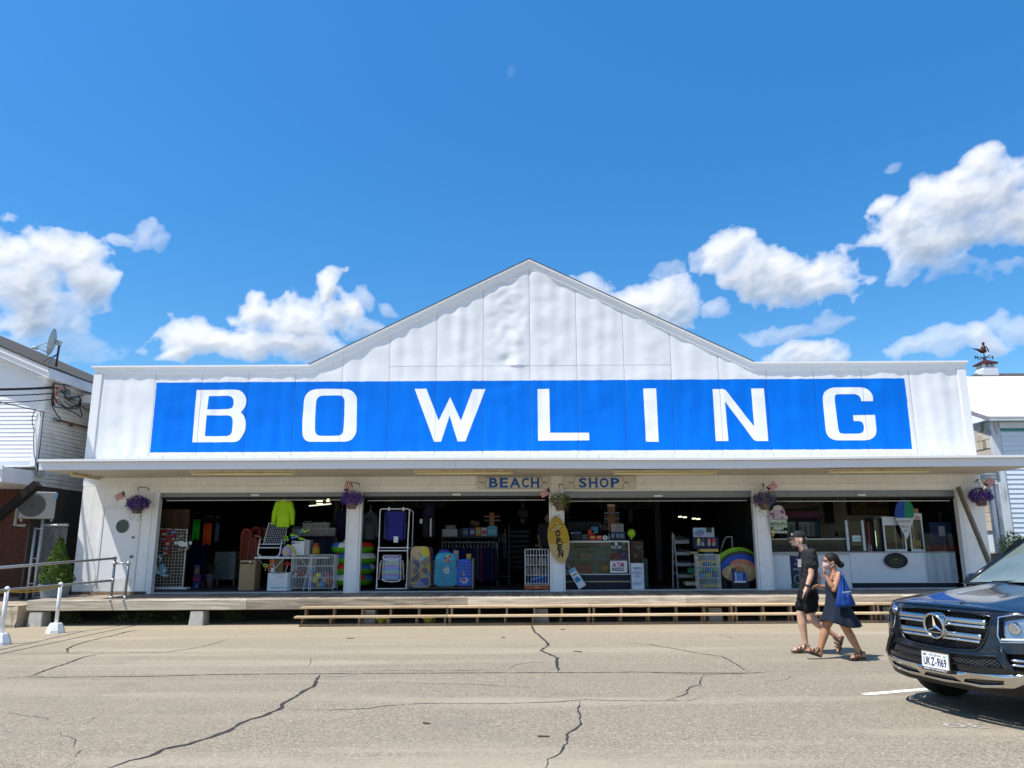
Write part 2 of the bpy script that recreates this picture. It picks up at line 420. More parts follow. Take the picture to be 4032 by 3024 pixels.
def make_clouds():
	def patch(a0,a1,e0,e1,st):
		na,ne=int((a1-a0)/st)+1,int((e1-e0)/st)+1
		az,el=np.meshgrid(np.linspace(a0,a1,na),np.linspace(e0,e1,ne))
		lit,al=cloud_shade(az,el,st)
		ts=-SUN_TRAVEL; cs=np.sin(az)*np.cos(el)*ts.x+np.cos(az)*np.cos(el)*ts.y+np.sin(el)*ts.z
		al=al*np.clip((np.arccos(np.clip(cs,-1,1))-0.35)/0.2,0,1)
		keep=al>0.012
		kf=keep[:-1,:-1]|keep[1:,:-1]|keep[:-1,1:]|keep[1:,1:]
		idx=np.arange(na*ne).reshape(ne,na)
		q=np.stack([idx[:-1,:-1][kf],idx[:-1,1:][kf],idx[1:,1:][kf],idx[1:,:-1][kf]],1)
		u,inv=np.unique(q.ravel(),return_inverse=True)
		az,el=az.ravel()[u],el.ravel()[u]
		R0=2600.0
		V=np.stack([R0*np.sin(az)*np.cos(el),R0*np.cos(az)*np.cos(el),R0*np.sin(el)],1)
		return V,inv.reshape(-1,4),lit.ravel()[u],al.ravel()[u]
	parts=[patch(-0.74,0.74,0.03,0.78,0.00115),patch(0.74,2*math.pi-0.74,0.03,1.15,0.012)]
	V,F,Lt,Al=[],[],[],[]; o=0
	for v,f,l,a in parts:V.append(v); F.append(f+o); Lt.append(l); Al.append(a); o+=len(v)
	V,F,Lt,Al=np.concatenate(V),np.concatenate(F),np.concatenate(Lt),np.concatenate(Al)
	me=bpy.data.meshes.new('sky')
	me.vertices.add(len(V)); me.vertices.foreach_set('co',V.astype(np.float32).ravel())
	me.loops.add(F.size); me.loops.foreach_set('vertex_index',F.astype(np.int32).ravel())
	me.polygons.add(len(F)); me.polygons.foreach_set('loop_start',np.arange(0,F.size,4,dtype=np.int32))
	me.update()
	for nm,arr in(('lit',Lt),('cover',Al)):
		at_=me.attributes.new(nm,'FLOAT','POINT'); at_.data.foreach_set('value',arr.astype(np.float32))
	mt=bpy.data.materials.new('cumulus'); mt.use_nodes=True
	nt=mt.node_tree; N,L=nt.nodes.new,nt.links.new
	nt.nodes.remove(nt.nodes['Principled BSDF'])
	a1=N('ShaderNodeAttribute'); a1.attribute_name='lit'; a2=N('ShaderNodeAttribute'); a2.attribute_name='cover'
	mx=N('ShaderNodeMix'); mx.data_type='RGBA'; mx.clamp_factor=False
	L(a1.outputs['Fac'],mx.inputs['Factor'])
	mx.inputs['A'].default_value=(0.20,0.29,0.43,1); mx.inputs['B'].default_value=(0.84,0.86,0.90,1)
	em=N('ShaderNodeEmission'); L(mx.outputs['Result'],em.inputs[0]); em.inputs[1].default_value=CLOUD_E
	tr=N('ShaderNodeBsdfTransparent'); ms=N('ShaderNodeMixShader')
	L(a2.outputs['Fac'],ms.inputs[0]); L(tr.outputs[0],ms.inputs[1]); L(em.outputs[0],ms.inputs[2])
	L(ms.outputs[0],nt.nodes['Material Output'].inputs['Surface'])
	try:mt.cycles.emission_sampling='NONE'
	except Exception:pass
	me.materials.append(mt)
	ob=bpy.data.objects.new('sky',me); COL.objects.link(ob); tag(ob,kind='structure')
CLOUD_E=0.76
make_clouds()
# ---------------------------------------------------------------- ground
def asphalt_mat():
	mt=bpy.data.materials.new('weathered_asphalt'); mt.use_nodes=True
	nt=mt.node_tree; N,L=nt.nodes.new,nt.links.new
	b=nt.nodes['Principled BSDF']; b.inputs['Roughness'].default_value=0.9; b.inputs['Specular IOR Level'].default_value=0.2
	geo=N('ShaderNodeNewGeometry'); pos=geo.outputs['Position']
	def noise(scale,detail=3,rough=0.6,vec=pos):
		n=N('ShaderNodeTexNoise'); n.inputs['Scale'].default_value=scale; n.inputs['Detail'].default_value=detail; n.inputs['Roughness'].default_value=rough
		L(vec,n.inputs['Vector']); return n.outputs['Fac']
	def rmp(f,lo,hi,a,c):
		r=N('ShaderNodeMapRange'); L(f,r.inputs[0]); r.inputs[1].default_value=lo; r.inputs[2].default_value=hi; r.inputs[3].default_value=a; r.inputs[4].default_value=c; return r.outputs[0]
	def mixc(f,a,c):
		m=N('ShaderNodeMix'); m.data_type='RGBA'; L(f,m.inputs['Factor'])
		for k,s in(('A',a),('B',c)):
			if isinstance(s,tuple):m.inputs[k].default_value=s
			else:L(s,m.inputs[k])
		return m.outputs['Result']
	v=N('ShaderNodeTexVoronoi'); v.inputs['Scale'].default_value=120; L(pos,v.inputs['Vector'])
	sx=N('ShaderNodeSeparateColor'); L(v.outputs['Color'],sx.inputs[0])
	v2=N('ShaderNodeTexVoronoi'); v2.inputs['Scale'].default_value=48; L(pos,v2.inputs['Vector'])
	sx2=N('ShaderNodeSeparateColor'); L(v2.outputs['Color'],sx2.inputs[0])
	stone=mixc(rmp(sx.outputs[0],0.15,0.95,0,1),(0.162,0.134,0.094,1),(0.402,0.348,0.260,1))
	stone=mixc(rmp(sx2.outputs[1],0.82,1.0,0,0.55),stone,(0.489,0.448,0.366,1))
	stone=mixc(rmp(sx2.outputs[2],0.86,1.0,0,0.5),stone,(0.079,0.072,0.060,1))
	stone=mixc(rmp(noise(140,2),0.50,0.66,0,0.32),stone,(0.103,0.081,0.069,1))
	big=noise(0.28,5,0.65)
	mp=N('ShaderNodeMapping'); mp.inputs['Scale'].default_value=(0.10,1.0,1.0); mp.inputs['Rotation'].default_value=(0,0,RAD(4)); L(pos,mp.inputs['Vector'])
	streak=noise(1.1,4,0.6,mp.outputs[0])
	c=mixc(rmp(big,0.38,0.66,0,0.5),stone,(0.253,0.220,0.166,1))
	c=mixc(rmp(streak,0.50,0.70,0,0.6),c,(0.410,0.353,0.260,1))
	c=mixc(rmp(noise(0.9,6,0.7),0.56,0.74,0,0.5),c,(0.174,0.156,0.126,1))
	sy=N('ShaderNodeSeparateXYZ'); L(pos,sy.inputs[0])
	c=mixc(rmp(sy.outputs[1],11.0,15.5,0,0.45),c,(0.426,0.353,0.236,1))
	L(c,b.inputs['Base Color'])
	bp=N('ShaderNodeBump'); bp.inputs['Strength'].default_value=0.55; bp.inputs['Distance'].default_value=0.006
	L(v.outputs['Distance'],bp.inputs['Height']); L(bp.outputs[0],b.inputs['Normal'])
	return mt
g=MB()
def gfn(u,v):
	x,y=-400+800*u,-300+900*v
	return Vector((x,y,gz(x)))
g.grid(gfn,40,45)
ground=g.build('ground',asphalt_mat(),kind='structure')
OFF[ground.name]=Vector(ground.location)
CRACK=mat('crack_filler',(0.040,0.038,0.036),0.85,var=0.3,vs=30)
def crack(pts,w,seed=0,jit=0.02,taper=True,mt=None):
	rnd=random.Random(seed)
	P=[on_ground(*p)for p in pts]; Q=[]
	for a,b in zip(P,P[1:]):
		n=max(2,int((b-a).length/0.07))
		Q+=[a.lerp(b,i/n)for i in range(n)]
	Q.append(P[-1])
	m=MB(); V=[]
	for i,q in enumerate(Q):
		d=(Q[min(i+1,len(Q)-1)]-Q[max(i-1,0)]); d.z=0; d.normalize()
		nrm=Vector((-d.y,d.x,0)); j=rnd.uniform(-jit,jit)
		e=min(1,min(i,len(Q)-1-i)/8+0.25)if taper else 1
		ww=w*e*rnd.uniform(0.45,1.35)
		c=q+nrm*j
		V+=[c+nrm*ww/2,c-nrm*ww/2]
	for v in V:v.z=gz(v.x)+0.004
	m.add(V,[(2*i,2*i+1,2*i+3,2*i+2)for i in range(len(Q)-1)])
	return m.build('crack',mt or CRACK,ground)
def Z(ox,pts):return[(ox+x*0.5877,2250+y*0.5877)for x,y in pts]
CR=[(Z(0,[(700,1330),(870,1270),(1010,1240),(1090,1195),(1260,1160),(1420,1110),(1520,1075),(1640,1005),(1760,970),(1880,920),(1895,890),(1980,840),(2060,790),(2110,770),(2130,710),(2150,690)]),0.042,0.012),(Z(0,[(-40,722),(180,708),(400,710),(800,705),(1050,703),(1400,693),(1800,688),(2212,686),(2880,682),(3480,680),(4090,678)]),0.026,0.006),(Z(2300,[(0,678),(400,675),(760,682),(1100,683),(1290,672)]),0.024,0.010),(Z(2300,[(380,676),(760,692),(1100,686)]),0.016,0.012),(Z(0,[(455,548),(450,520),(500,495),(600,465),(760,430),(850,405),(960,388)]),0.035,0.01),(Z(0,[(-40,553),(450,548),(1100,543),(1300,515),(1400,495),(1530,455)]),0.016,0.01),(Z(0,[(200,705),(300,665),(440,620),(560,575),(690,548)]),0.034,0.012),(Z(0,[(35,945),(200,970),(325,985),(285,1010)]),0.010,0.014),(Z(0,[(410,1075),(420,1100),(510,1130),(505,1180)]),0.012,0.014),(Z(0,[(560,1190),(495,1250)]),0.013,0.012),(Z(0,[(525,1270),(430,1317)]),0.013,0.012),(Z(0,[(740,940),(640,975),(600,1010),(500,1040)]),0.006,0.012),(Z(1100,[(1690,358),(1710,405),(1790,470),(1805,495),(1750,530),(1865,580),(1855,610),(1870,675)]),0.040,0.012),(Z(1100,[(60,925),(300,930),(600,920),(720,900),(1000,885),(1500,887),(1850,875),(2060,860),(2212,866),(2500,868),(2750,865),(2850,840)]),0.013,0.010),(Z(2300,[(540,865),(640,840),(690,815),(690,795),(720,770),(780,760),(785,715),(800,695)]),0.018,0.014),(Z(1100,[(2008,870),(2000,930),(2015,985),(2020,1025),(1930,1095),(1925,1150),(1880,1220),(1800,1260),(1778,1325)]),0.020,0.012),(Z(2300,[(250,478),(430,490),(600,517),(780,552),(920,570),(1000,610),(1060,650),(1110,675)]),0.020,0.010),(Z(2300,[(900,420),(1030,460)]),0.016,0.012),(Z(2300,[(1200,740),(1360,725),(1400,705)]),0.012,0.012),(Z(1100,[(730,740),(1000,752),(1300,758),(1600,775),(1840,778)]),0.010,0.012),(Z(1100,[(280,705),(400,708),(520,690)]),0.020,0.012),(Z(1100,[(400,670),(700,664),(1000,668),(1500,662)]),0.014,0.012),(Z(1100,[(1540,515),(1650,500),(1790,487)]),0.008,0.012),(Z(1100,[(200,635),(215,575)]),0.010,0.012),(Z(1100,[(1540,655),(1570,630),(1700,608),(1990,612)]),0.009,0.01),(Z(2300,[(1290,672),(1700,668),(2190,670)]),0.008,0.008),]
for i,(p,w,j)in enumerate(CR):crack(p,w,i,j)
DEBRIS=mat('debris_brown',(0.10,0.075,0.05),0.9)
for i,(x,y)in enumerate(Z(1100,[(985,1022),(1770,1110),(475,450),(1500,446),(1900,390),(2000,540)])):
	p=on_ground(x,y); m=MB()
	m.obox((p.x,p.y,p.z+0.008),(0.07+0.03*(i%3),0.016,0.010),(0,0,0.2*(i%5)-0.3))
	m.build('bark_chip',DEBRIS,label='small brown bark chip lying on the asphalt',cat='debris',group='bark chips on the lot')
PAINT=mat('road_paint',(0.78,0.77,0.73),0.7,var=0.06,dirt=(0.3,0.28,0.24),dirt_amt=0.5,dirt_scale=9)
a,b_=on_ground(*Z(2300,[(1872,826)])[0]),on_ground(*Z(2300,[(2212,797)])[0])
dirn=(b_-a); dirn.z=0; dirn.normalize(); nr=Vector((-dirn.y,dirn.x,0))
m=MB(); q=[]
for k in range(61):
	c=a+dirn*(k*0.1)
	for sgn in(-1,1):
		p=c+nr*sgn*(0.055+0.006*noise.noise(Vector((k*.7,sgn*3,0))))*(0.75 if k==0 else 1); p.z=gz(p.x)+0.004; q.append(p)
m.add(q,[(2*i,2*i+2,2*i+3,2*i+1)for i in range(60)])
m.build('parking_stripe',PAINT,ground)
FAINT=mat('worn_paint',(0.38,0.365,0.33),0.8,var=0.1,dirt=(0.27,0.25,0.21),dirt_amt=0.9,dirt_scale=14)
m=MB(); p0=on_ground(3780,2850)
put_text(m,'30',(p0.x,p0.y,0),(-1,0.12,0),(0,-1,0),0.16,width=0.36)
for v in m.v:v.z=gz(v.x)+0.004
m.build('stall_number',FAINT,ground,label='worn upside-down stall number painted on asphalt')
# ---------------------------------------------------------------- main building
YW=18.0
WHITE=mat('white_paint',(0.64,0.64,0.64),0.42,var=0.02,vs=3,bump=0.08,bs=45)
TRIM=mat('white_trim',(0.74,0.745,0.75),0.4,var=0.02,vs=2,bump=0.05,bs=60)
WALLW=mat('aged_white_boards',(0.82,0.815,0.80),0.5,var=0.05,vs=5,bump=0.10,bs=70,dirt=(0.50,0.48,0.44),dirt_amt=0.3,dirt_scale=3)
SOFFIT=mat('soffit_cream',(0.50,0.46,0.38),0.6,var=0.06,vs=3)
SHING=mat('asphalt_shingle',(0.075,0.07,0.062),0.95,var=0.35,vs=14,bump=0.6,bs=90)
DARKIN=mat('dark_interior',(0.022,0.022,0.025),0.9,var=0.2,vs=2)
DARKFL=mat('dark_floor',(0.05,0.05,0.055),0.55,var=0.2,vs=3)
XP=at(2083,1022,YW).x
zTopL,zTopR=at(600,1438,17.93).z,at(3400,1427,17.93).z
ZT=(zTopL+zTopR)/2
XL,XR=at(376,1470,YW).x,at(3798,1465,YW).x
KL,KR=at(1218,1440,17.93).x,at(2967,1432,17.93).x
ZPK=at(2083,1022,17.93).z
ZB=at(2016,1795,YW).z
OUT=[(XL,ZT),(KL,ZT),(XP,ZPK),(KR,ZT),(XR,ZT)]
def ztop(x):
	for(x0,z0),(x1,z1)in zip(OUT,OUT[1:]):
		if x0<=x<=x1:return z0+(z1-z0)*(x-x0)/(x1-x0)
	return ZT
PIT=(at(2016+4*187,1640,YW).x-at(2016-4*187,1640,YW).x)/8
SEAMS=[XP+PIT*k for k in range(-8,9)]
ZH=at(2016,1441,YW).z
def dent(x,z):
	"""old sheet metal: vertical ripples, plus dents that are worst near the ridge"""
	k=math.floor((x-XP)/PIT); t=((x-XP)/PIT-k)
	edge=math.sin(math.pi*min(max(t,0),1))**0.5
	rip=noise.noise(Vector((x*4.2+k*5.3,z*0.55,k*1.7)))*0.022+math.sin(x*2*math.pi/0.40+k)*0.0070*(0.6+0.6*noise.noise(Vector((x*.6,z*.4,3))))
	c=math.exp(-((x-XP+0.5)/0.75)**2)*(1 if z>ZH else 0.25)
	big=noise.noise(Vector((x*2.0,z*2.6,9.1)))*0.026*(.55+1.5*c)+noise.noise(Vector((x*4.6,z*6.0,2.1)))*0.009*(.5+2.2*c)+noise.noise(Vector((x*1.3+z*1.8,z*1.1-x,5.5)))*0.018
	pl=-0.004*edge
	return pl+(rip+big)*edge*0.85
def front(x,z):return Vector((x,YW-0.02+dent(x,z),z))
def sign_paint():
	"""white sheet metal with the blue band painted across (edges follow the wall, in metres)"""
	mt=bpy.data.materials.new('sign_band_paint'); mt.use_nodes=True
	nt=mt.node_tree; N,L=nt.nodes.new,nt.links.new
	b=nt.nodes['Principled BSDF']; b.inputs['Roughness'].default_value=0.5; b.inputs['Specular IOR Level'].default_value=0.10
	geo=N('ShaderNodeNewGeometry'); s=N('ShaderNodeSeparateXYZ'); L(geo.outputs['Position'],s.inputs[0])
	n=N('ShaderNodeTexNoise'); n.inputs['Scale'].default_value=9; L(geo.outputs['Position'],n.inputs['Vector'])
	def m(op,a,b2):
		q=N('ShaderNodeMath'); q.operation=op
		for i,v in enumerate((a,b2)):
			if isinstance(v,(int,float)):q.inputs[i].default_value=v
			else:L(v,q.inputs[i])
		return q.outputs[0]
	wob=m('MULTIPLY',m('SUBTRACT',n.outputs['Fac'],0.5),0.02)
	x,z=m('ADD',s.outputs[0],wob),m('ADD',s.outputs[2],wob)
	bx0,bx1=(at(619,1506,YW).x+at(591,1781,YW).x)/2,(at(3560,1491,YW).x+at(3591,1770,YW).x)/2
	bz0,bz1=at(2016,1776,YW).z,at(2016,1499,YW).z
	f=m('MULTIPLY',m('MULTIPLY',m('GREATER_THAN',x,bx0),m('LESS_THAN',x,bx1)),m('MULTIPLY',m('GREATER_THAN',z,bz0),m('LESS_THAN',z,bz1)))
	n2=N('ShaderNodeTexNoise'); n2.inputs['Scale'].default_value=3.0; n2.inputs['Detail'].default_value=6; st_=N('ShaderNodeMapping'); st_.inputs['Scale'].default_value=(1,1,.22); L(geo.outputs['Position'],st_.inputs['Vector']); L(st_.outputs[0],n2.inputs['Vector'])
	bl=N('ShaderNodeMix'); bl.data_type='RGBA'; L(n2.outputs['Fac'],bl.inputs['Factor'])
	bl.inputs['A'].default_value=(0.0,0.115,0.55,1); bl.inputs['B'].default_value=(0.0,0.175,0.72,1)
	wh=N('ShaderNodeMix'); wh.data_type='RGBA'; L(n2.outputs['Fac'],wh.inputs['Factor'])
	wh.inputs['A'].default_value=(0.64,0.655,0.67,1); wh.inputs['B'].default_value=(0.74,0.745,0.755,1)
	mx=N('ShaderNodeMix'); mx.data_type='RGBA'; L(f,mx.inputs['Factor']); L(wh.outputs['Result'],mx.inputs['A']); L(bl.outputs['Result'],mx.inputs['B'])
	L(mx.outputs['Result'],b.inputs['Base Color'])
	n3=N('ShaderNodeTexNoise'); n3.inputs['Scale'].default_value=26; n3.inputs['Detail'].default_value=5; L(geo.outputs['Position'],n3.inputs['Vector'])
	bp=N('ShaderNodeBump'); bp.inputs['Strength'].default_value=0.22; bp.inputs['Distance'].default_value=0.008
	L(n3.outputs['Fac'],bp.inputs['Height']); L(bp.outputs[0],b.inputs['Normal'])
	return mt
SIGNP=sign_paint()
bld=top('bowling_building','long white shop building with stepped gable, blue painted band and open shopfronts','building',(0,YW,0))
PIL=0.20
edges=[XL+PIL]+SEAMS+[XR-PIL]
GAP=0.0035
def panel(x0,x1,z0,z1f):
	nu=max(8,int((x1-x0)/0.045)); nv=max(4,int((z1f((x0+x1)/2)-z0)/0.05))
	m=MB()
	def fn(u,v):
		x=x0+(x1-x0)*u; z=z0+(z1f(x)-z0)*v
		p=front(x,z)
		e=min(u,1-u)*(x1-x0)
		if e<0.012:p.y+=0.004
		return p
	m.grid(fn,nu,nv)
	return m.build('panel',SIGNP,bld,smooth=True)
for a,b_ in zip(edges,edges[1:]):
	xa,xb=a+GAP,b_-GAP
	mid=(a+b_)/2
	if abs(mid-XP)<PIT*3.05:
		panel(xa,xb,ZB,lambda x:ZH-GAP)
		panel(xa,xb,ZH+GAP,lambda x:ztop(x)-0.05)
	else:
		ks=[k for k in(KL,KR)if xa<k<xb]
		for p,q in zip([xa]+ks,ks+[xb]):panel(p,q,ZB,lambda x:ztop(x)-0.05)
m=MB()
m.prism([(XL,3.0),(XR,3.0)]+[(x,z-0.04)for x,z in reversed(OUT)],lambda x,z:(x,YW+0.012,z),(0,0.12,0))
m.build('sheathing',WHITE,bld)
def miter(pts,off):
	"""offset an open xz polyline downwards by off (mitred)"""
	res=[]
	for i,(x,z)in enumerate(pts):
		ns=[]
		if i:d=Vector((x-pts[i-1][0],z-pts[i-1][1])).normalized(); ns.append(Vector((d.y,-d.x)))
		if i<len(pts)-1:d=Vector((pts[i+1][0]-x,pts[i+1][1]-z)).normalized(); ns.append(Vector((d.y,-d.x)))
		n=sum(ns,Vector((0,0))); n=n/n.length if n.length else Vector((0,-1))
		k=1/max(0.3,n.dot(ns[0])); res.append((x+n.x*off*k,z+n.y*off*k))
	return res
def moulding(name,a,b,proud,mt,ext=0.0):
	pts=[(OUT[0][0]-ext,OUT[0][1])]+OUT[1:-1]+[(OUT[-1][0]+ext,OUT[-1][1])]
	A,B=miter(pts,a),miter(pts,b)
	for i in range(4):
		m=MB()
		m.prism([A[i],A[i+1],B[i+1],B[i]],lambda x,z:(x,YW-0.022-proud,z),(0,proud+0.03,0))
		m.build(name,mt,bld)
moulding('crown_moulding',-0.005,0.035,0.080,TRIM,0.06)
moulding('cornice_bed',0.0352,0.062,0.060,TRIM,0.04)
moulding('frieze_board',0.0622,0.185,0.026,TRIM,0.004)
for x0 in(XL-0.003,XR-PIL):
	m=MB(); m.box(x0,x0+PIL+0.003,YW-0.055,YW+0.16,ZB-0.05,ZT-0.186)
	m.build('corner_board',TRIM,bld,bevel=0.006)
m=MB()
x=XL+PIL+0.002
rr=random.Random(4)
while x<XR-PIL-0.05:
	w=min(rr.uniform(0.24,0.34),XR-PIL-0.002-x); h=rr.uniform(0.045,0.06)
	m2=MB(); m2.box(x,x+w-0.006,YW-0.045-rr.uniform(0,.008),YW-0.012,ZB-0.10,ZB+h-0.02)
	m2.build('flashing_strip',WHITE,bld); x+=w
def ZL(ox,oy,s,pts):return[(ox+x*s,oy+y*s)for x,y in pts]
def arc(cx,cy,rx,ry,a0,a1,n=7):
	return[(cx+rx*math.cos(RAD(a0+(a1-a0)*i/n)),cy-ry*math.sin(RAD(a0+(a1-a0)*i/n)))for i in range(n+1)]
S1=800/2212
letters={'B':(700,1480,S1,[[(207,154),(580,150),(640,152)]+[(680,160),(712,185),(738,222),(748,270),(742,315),(722,358),(686,398),(706,412),(730,455),(745,520),(738,585),(712,640),(680,690),(655,710),(630,720),(400,722),(160,724)],[(338,220),(540,216),(580,224),(605,250),(611,290),(603,330),(585,352),(545,362),(322,366)],[(316,430),(540,430),(580,438),(600,470),(598,540),(590,610),(575,640),(545,655),(440,658),(296,656)]]),'O':(700,1480,S1,[[(1490,145),(1600,140),(1840,144),(1890,158),(1930,195),(1950,240),(1950,400),(1945,600),(1930,650),(1895,695),(1840,716),(1620,718),(1420,717),(1380,695),(1358,640),(1357,500),(1375,260),(1395,205),(1435,165)],[(1570,214),(1770,213),(1800,228),(1817,258),(1815,420),(1806,590),(1795,628),(1765,650),(1640,655),(1530,652),(1502,628),(1493,590),(1495,450),(1508,265),(1530,230)]]),'W':(1600,1480,S1,[[(91,142),(219,140),(352,488),(477,232),(594,488),(724,144),(862,144),(644,712),(558,714),(472,432),(378,716),(302,718)]]),'L':(1600,1480,S1,[[(1428,144),(1555,142),(1566,619),(1990,619),(1993,702),(1434,706)]]),'I':(2480,1480,1100/2212,[[(105,101),(208,99),(228,522),(127,522)]]),'N':(2480,1480,1100/2212,[[(654,105),(752,105),(984,402),(959,101),(1060,100),(1096,516),(990,517),(752,202),(780,516),(681,516)]]),'G':(2480,1480,1100/2212,[[(1925,200),(1834,201),(1828,175),(1812,155),(1785,145),(1640,145),(1625,153),(1621,180),(1640,350),(1652,430),(1662,452),(1690,459),(1820,457),(1845,448),(1854,425),(1852,390),(1840,365),(1815,357),(1772,358),(1766,312),(1941,309),(1953,440),(1940,478),(1905,503),(1870,510),(1630,511),(1590,498),(1560,465),(1550,430),(1530,220),(1527,160),(1545,122),(1580,100),(1620,91),(1835,91),(1880,103),(1910,135),(1923,165)]]),}
def smooth_loop(lp):
	"""Chaikin once, but keep true corners"""
	r=[]; n=len(lp)
	for i in range(n):
		p0,p,p1=Vector(lp[i-1]),Vector(lp[i]),Vector(lp[(i+1)%n])
		ang=(p-p0).angle(p1-p)
		if ang>RAD(62)or ang<RAD(4):r.append(tuple(p))
		else:r+=[tuple(p+(p0-p)*min(.25,14/(p0-p).length)),tuple(p+(p1-p)*min(.25,14/(p1-p).length))]
	return r
LETW=mat('letter_paint',(0.76,0.765,0.77),0.42,var=0.03,vs=2,bump=0.12,bs=30)
for ch,(ox,oy,s,loops)in letters.items():
	LP=[]
	for lp in loops:
		LP.append([(lambda q:(q.x,q.z))(at(ox+x*s,oy+y*s,YW-0.02))for x,y in smooth_loop(lp)])
	m=MB(); m.sheet(LP,lambda x,z:front(x,z)-Vector((0,0.0035,0)),0.06,0.06,cut_u=[c for c in SEAMS if min(p[0]for p in LP[0])<c<max(p[0]for p in LP[0])],gap=GAP)
	m.build('painted_letter',LETW,bld,smooth=True,label='big white letter %s on the blue band'%ch)
m=MB()
ro=miter(OUT,-0.0055)
for i in(1,2):
	(x0,z0),(x1,z1)=ro[i],ro[i+1]
	m=MB(); m.prism([(x0,z0),(x1,z1),(x1,z1+0.022),(x0,z0+0.022)],lambda x,z:(x,YW-0.108,z),(0,24,0))
	m.build('roof',SHING,bld)
for x0,x1 in((XL,KL),(KR,XR)):
	m=MB(); m.box(x0+0.05,x1,YW+0.2,YW+24,ZT-0.5,ZT-0.35); m.build('roof',SHING,bld)
for x0 in(XL,XR-0.12):
	m=MB(); m.box(x0,x0+0.12,YW+0.161,YW+24,-0.2,ZT-0.36); m.build('side_wall',WHITE,bld)
CX0,CX1,CY=at(153,1845,15.95).x,at(3853,1850,YW).x+0.02,15.95
CZ0,CZ1=at(1000,1847,CY).z,at(1000,1806,CY).z
can=bld
def sag(x):return-0.03*math.exp(-((x-4.0)/3.5)**2)
m=MB(); m.grid(lambda u,v:Vector((CX0+(CX1-CX0)*u,CY+(YW-CY)*v,CZ1-0.012+sag(CX0+(CX1-CX0)*u)+(ZB-CZ1-0.02)*v)),40,2)
m.grid(lambda u,v:Vector((CX0+(CX1-CX0)*u,CY+(YW-CY)*v,CZ1-0.04+sag(CX0+(CX1-CX0)*u)+(ZB-CZ1-0.02)*v)),40,2,flip=True)
m.build('canopy_roof',mat('white_membrane',(0.80,0.80,0.79),0.5,var=0.03,dirt=(.5,.49,.46),dirt_amt=.3),bld)
nb=24
for i in range(nb):
	x0=CX0+0.03+(CX1-CX0-0.06)*i/nb; x1=CX0+0.03+(CX1-CX0-0.06)*(i+1)/nb
	m=MB(); m.box(x0,x1-0.004,CY+0.03,YW+0.06,CZ0+0.006,CZ0+0.022); m.build('soffit_board',SOFFIT,bld)
fas=mat('fascia_paint',(0.68,0.69,0.74),0.4,var=0.03,vs=2,bump=0.06,bs=30)
cuts=[CX0,at(800,1850,CY).x-1.3,at(2016,1850,CY).x-1.2,at(2900,1850,CY).x,CX1]
for i,(xa,xb)in enumerate(zip(cuts,cuts[1:])):
	m=MB(); m.grid(lambda u,v:Vector((xa+(xb-.004-xa)*u,CY-0.002,CZ0+0.0+sag(xa+(xb-xa)*u)+(CZ1-0.055-CZ0)*v)),12,1)
	m.grid(lambda u,v:Vector((xa+(xb-.004-xa)*u,CY+0.028*v,CZ0+sag(xa+(xb-xa)*u))),12,1,flip=True)
	m.build('fascia_board',fas,bld)
	m=MB(); m.grid(lambda u,v:Vector((xa+(xb-.004-xa)*u,CY-0.085,CZ1-0.05+sag(xa+(xb-xa)*u)+0.05*v)),12,1)
	m.grid(lambda u,v:Vector((xa+(xb-.004-xa)*u,CY-0.085+0.105*v,CZ1+sag(xa+(xb-xa)*u))),12,1)
	m.grid(lambda u,v:Vector((xa+(xb-.004-xa)*u,CY-0.085+0.105*v,CZ1-0.05+sag(xa+(xb-xa)*u))),12,1,flip=True)
	m.build('drip_edge',TRIM,bld)
for xx in(CX0,CX1-0.03):
	m=MB(); m.prism([(CY+0.002,CZ0),(YW+0.05,CZ0),(YW+0.05,ZB-0.03),(CY+0.002,CZ1-0.03)],lambda y,z:(xx,y,z),(0.03,0,0)); m.build('canopy_end',fas,bld)
WX0,WX1=at(331,1879,YW).x,at(3860,1860,YW).x
OPN=[(at(629,1941,YW).x,at(1368,1933,YW).x),(at(1427,1933,YW).x,at(2162,1929,YW).x),(at(2220,1933,YW).x,at(2962,1937,YW).x),(at(3023,1937,YW).x,at(3764,1925,YW).x)]
ZH0=at(1900,1934,YW).z
ZH1=ZH0+0.15
def dz(x):return 0.520+0.004*x
m=MB(); m.box(WX0,WX1,YW+0.03,YW+0.16,ZH0,CZ0+0.4); m.build('header',WALLW,bld)
bw=0.118
def board_mesh(w,h,nm='board'):
	mb=MB(); mb.box(0,w-0.004,0,0.02,0,h); return shared_mesh(mb,nm,WALLW)
hb=board_mesh(bw,CZ0+0.006-ZH1-0.004)
n=int((WX1-WX0)/bw)
for i in range(n):
	piece(hb,'wall_board',bld,(WX0+i*bw+0.01,YW+0.009,ZH1+0.002))
m=MB(); m.box(WX0+1.45,WX1,YW-0.004,YW+0.0295,ZH0+0.004,ZH1); m.build('header_trim',WALLW,bld,bevel=0.004)
xs=[WX0]+[v for o in OPN for v in o]+[WX1]
for i in range(5):
	x0,x1=xs[2*i],xs[2*i+1]
	m=MB(); m.box(x0,x1,YW+0.031,YW+0.16,0.2,ZH0-0.002); m.build('pillar_core' if 0<i<4 else 'end_wall',WALLW,bld)
	if 0<i<4:
		m=MB(); m.box(x0+0.055,x1-0.055,YW-0.002,YW+0.0305,dz(x0)+0.002,ZH0-0.003); m.build('pillar_face',WALLW,bld)
		for xa in(x0-0.004,x1-0.05):m=MB(); m.box(xa,xa+0.054,YW+0.008,YW+0.165,dz(x0)+0.004,ZH0-0.004); m.build('casing',TRIM,bld,bevel=0.004)
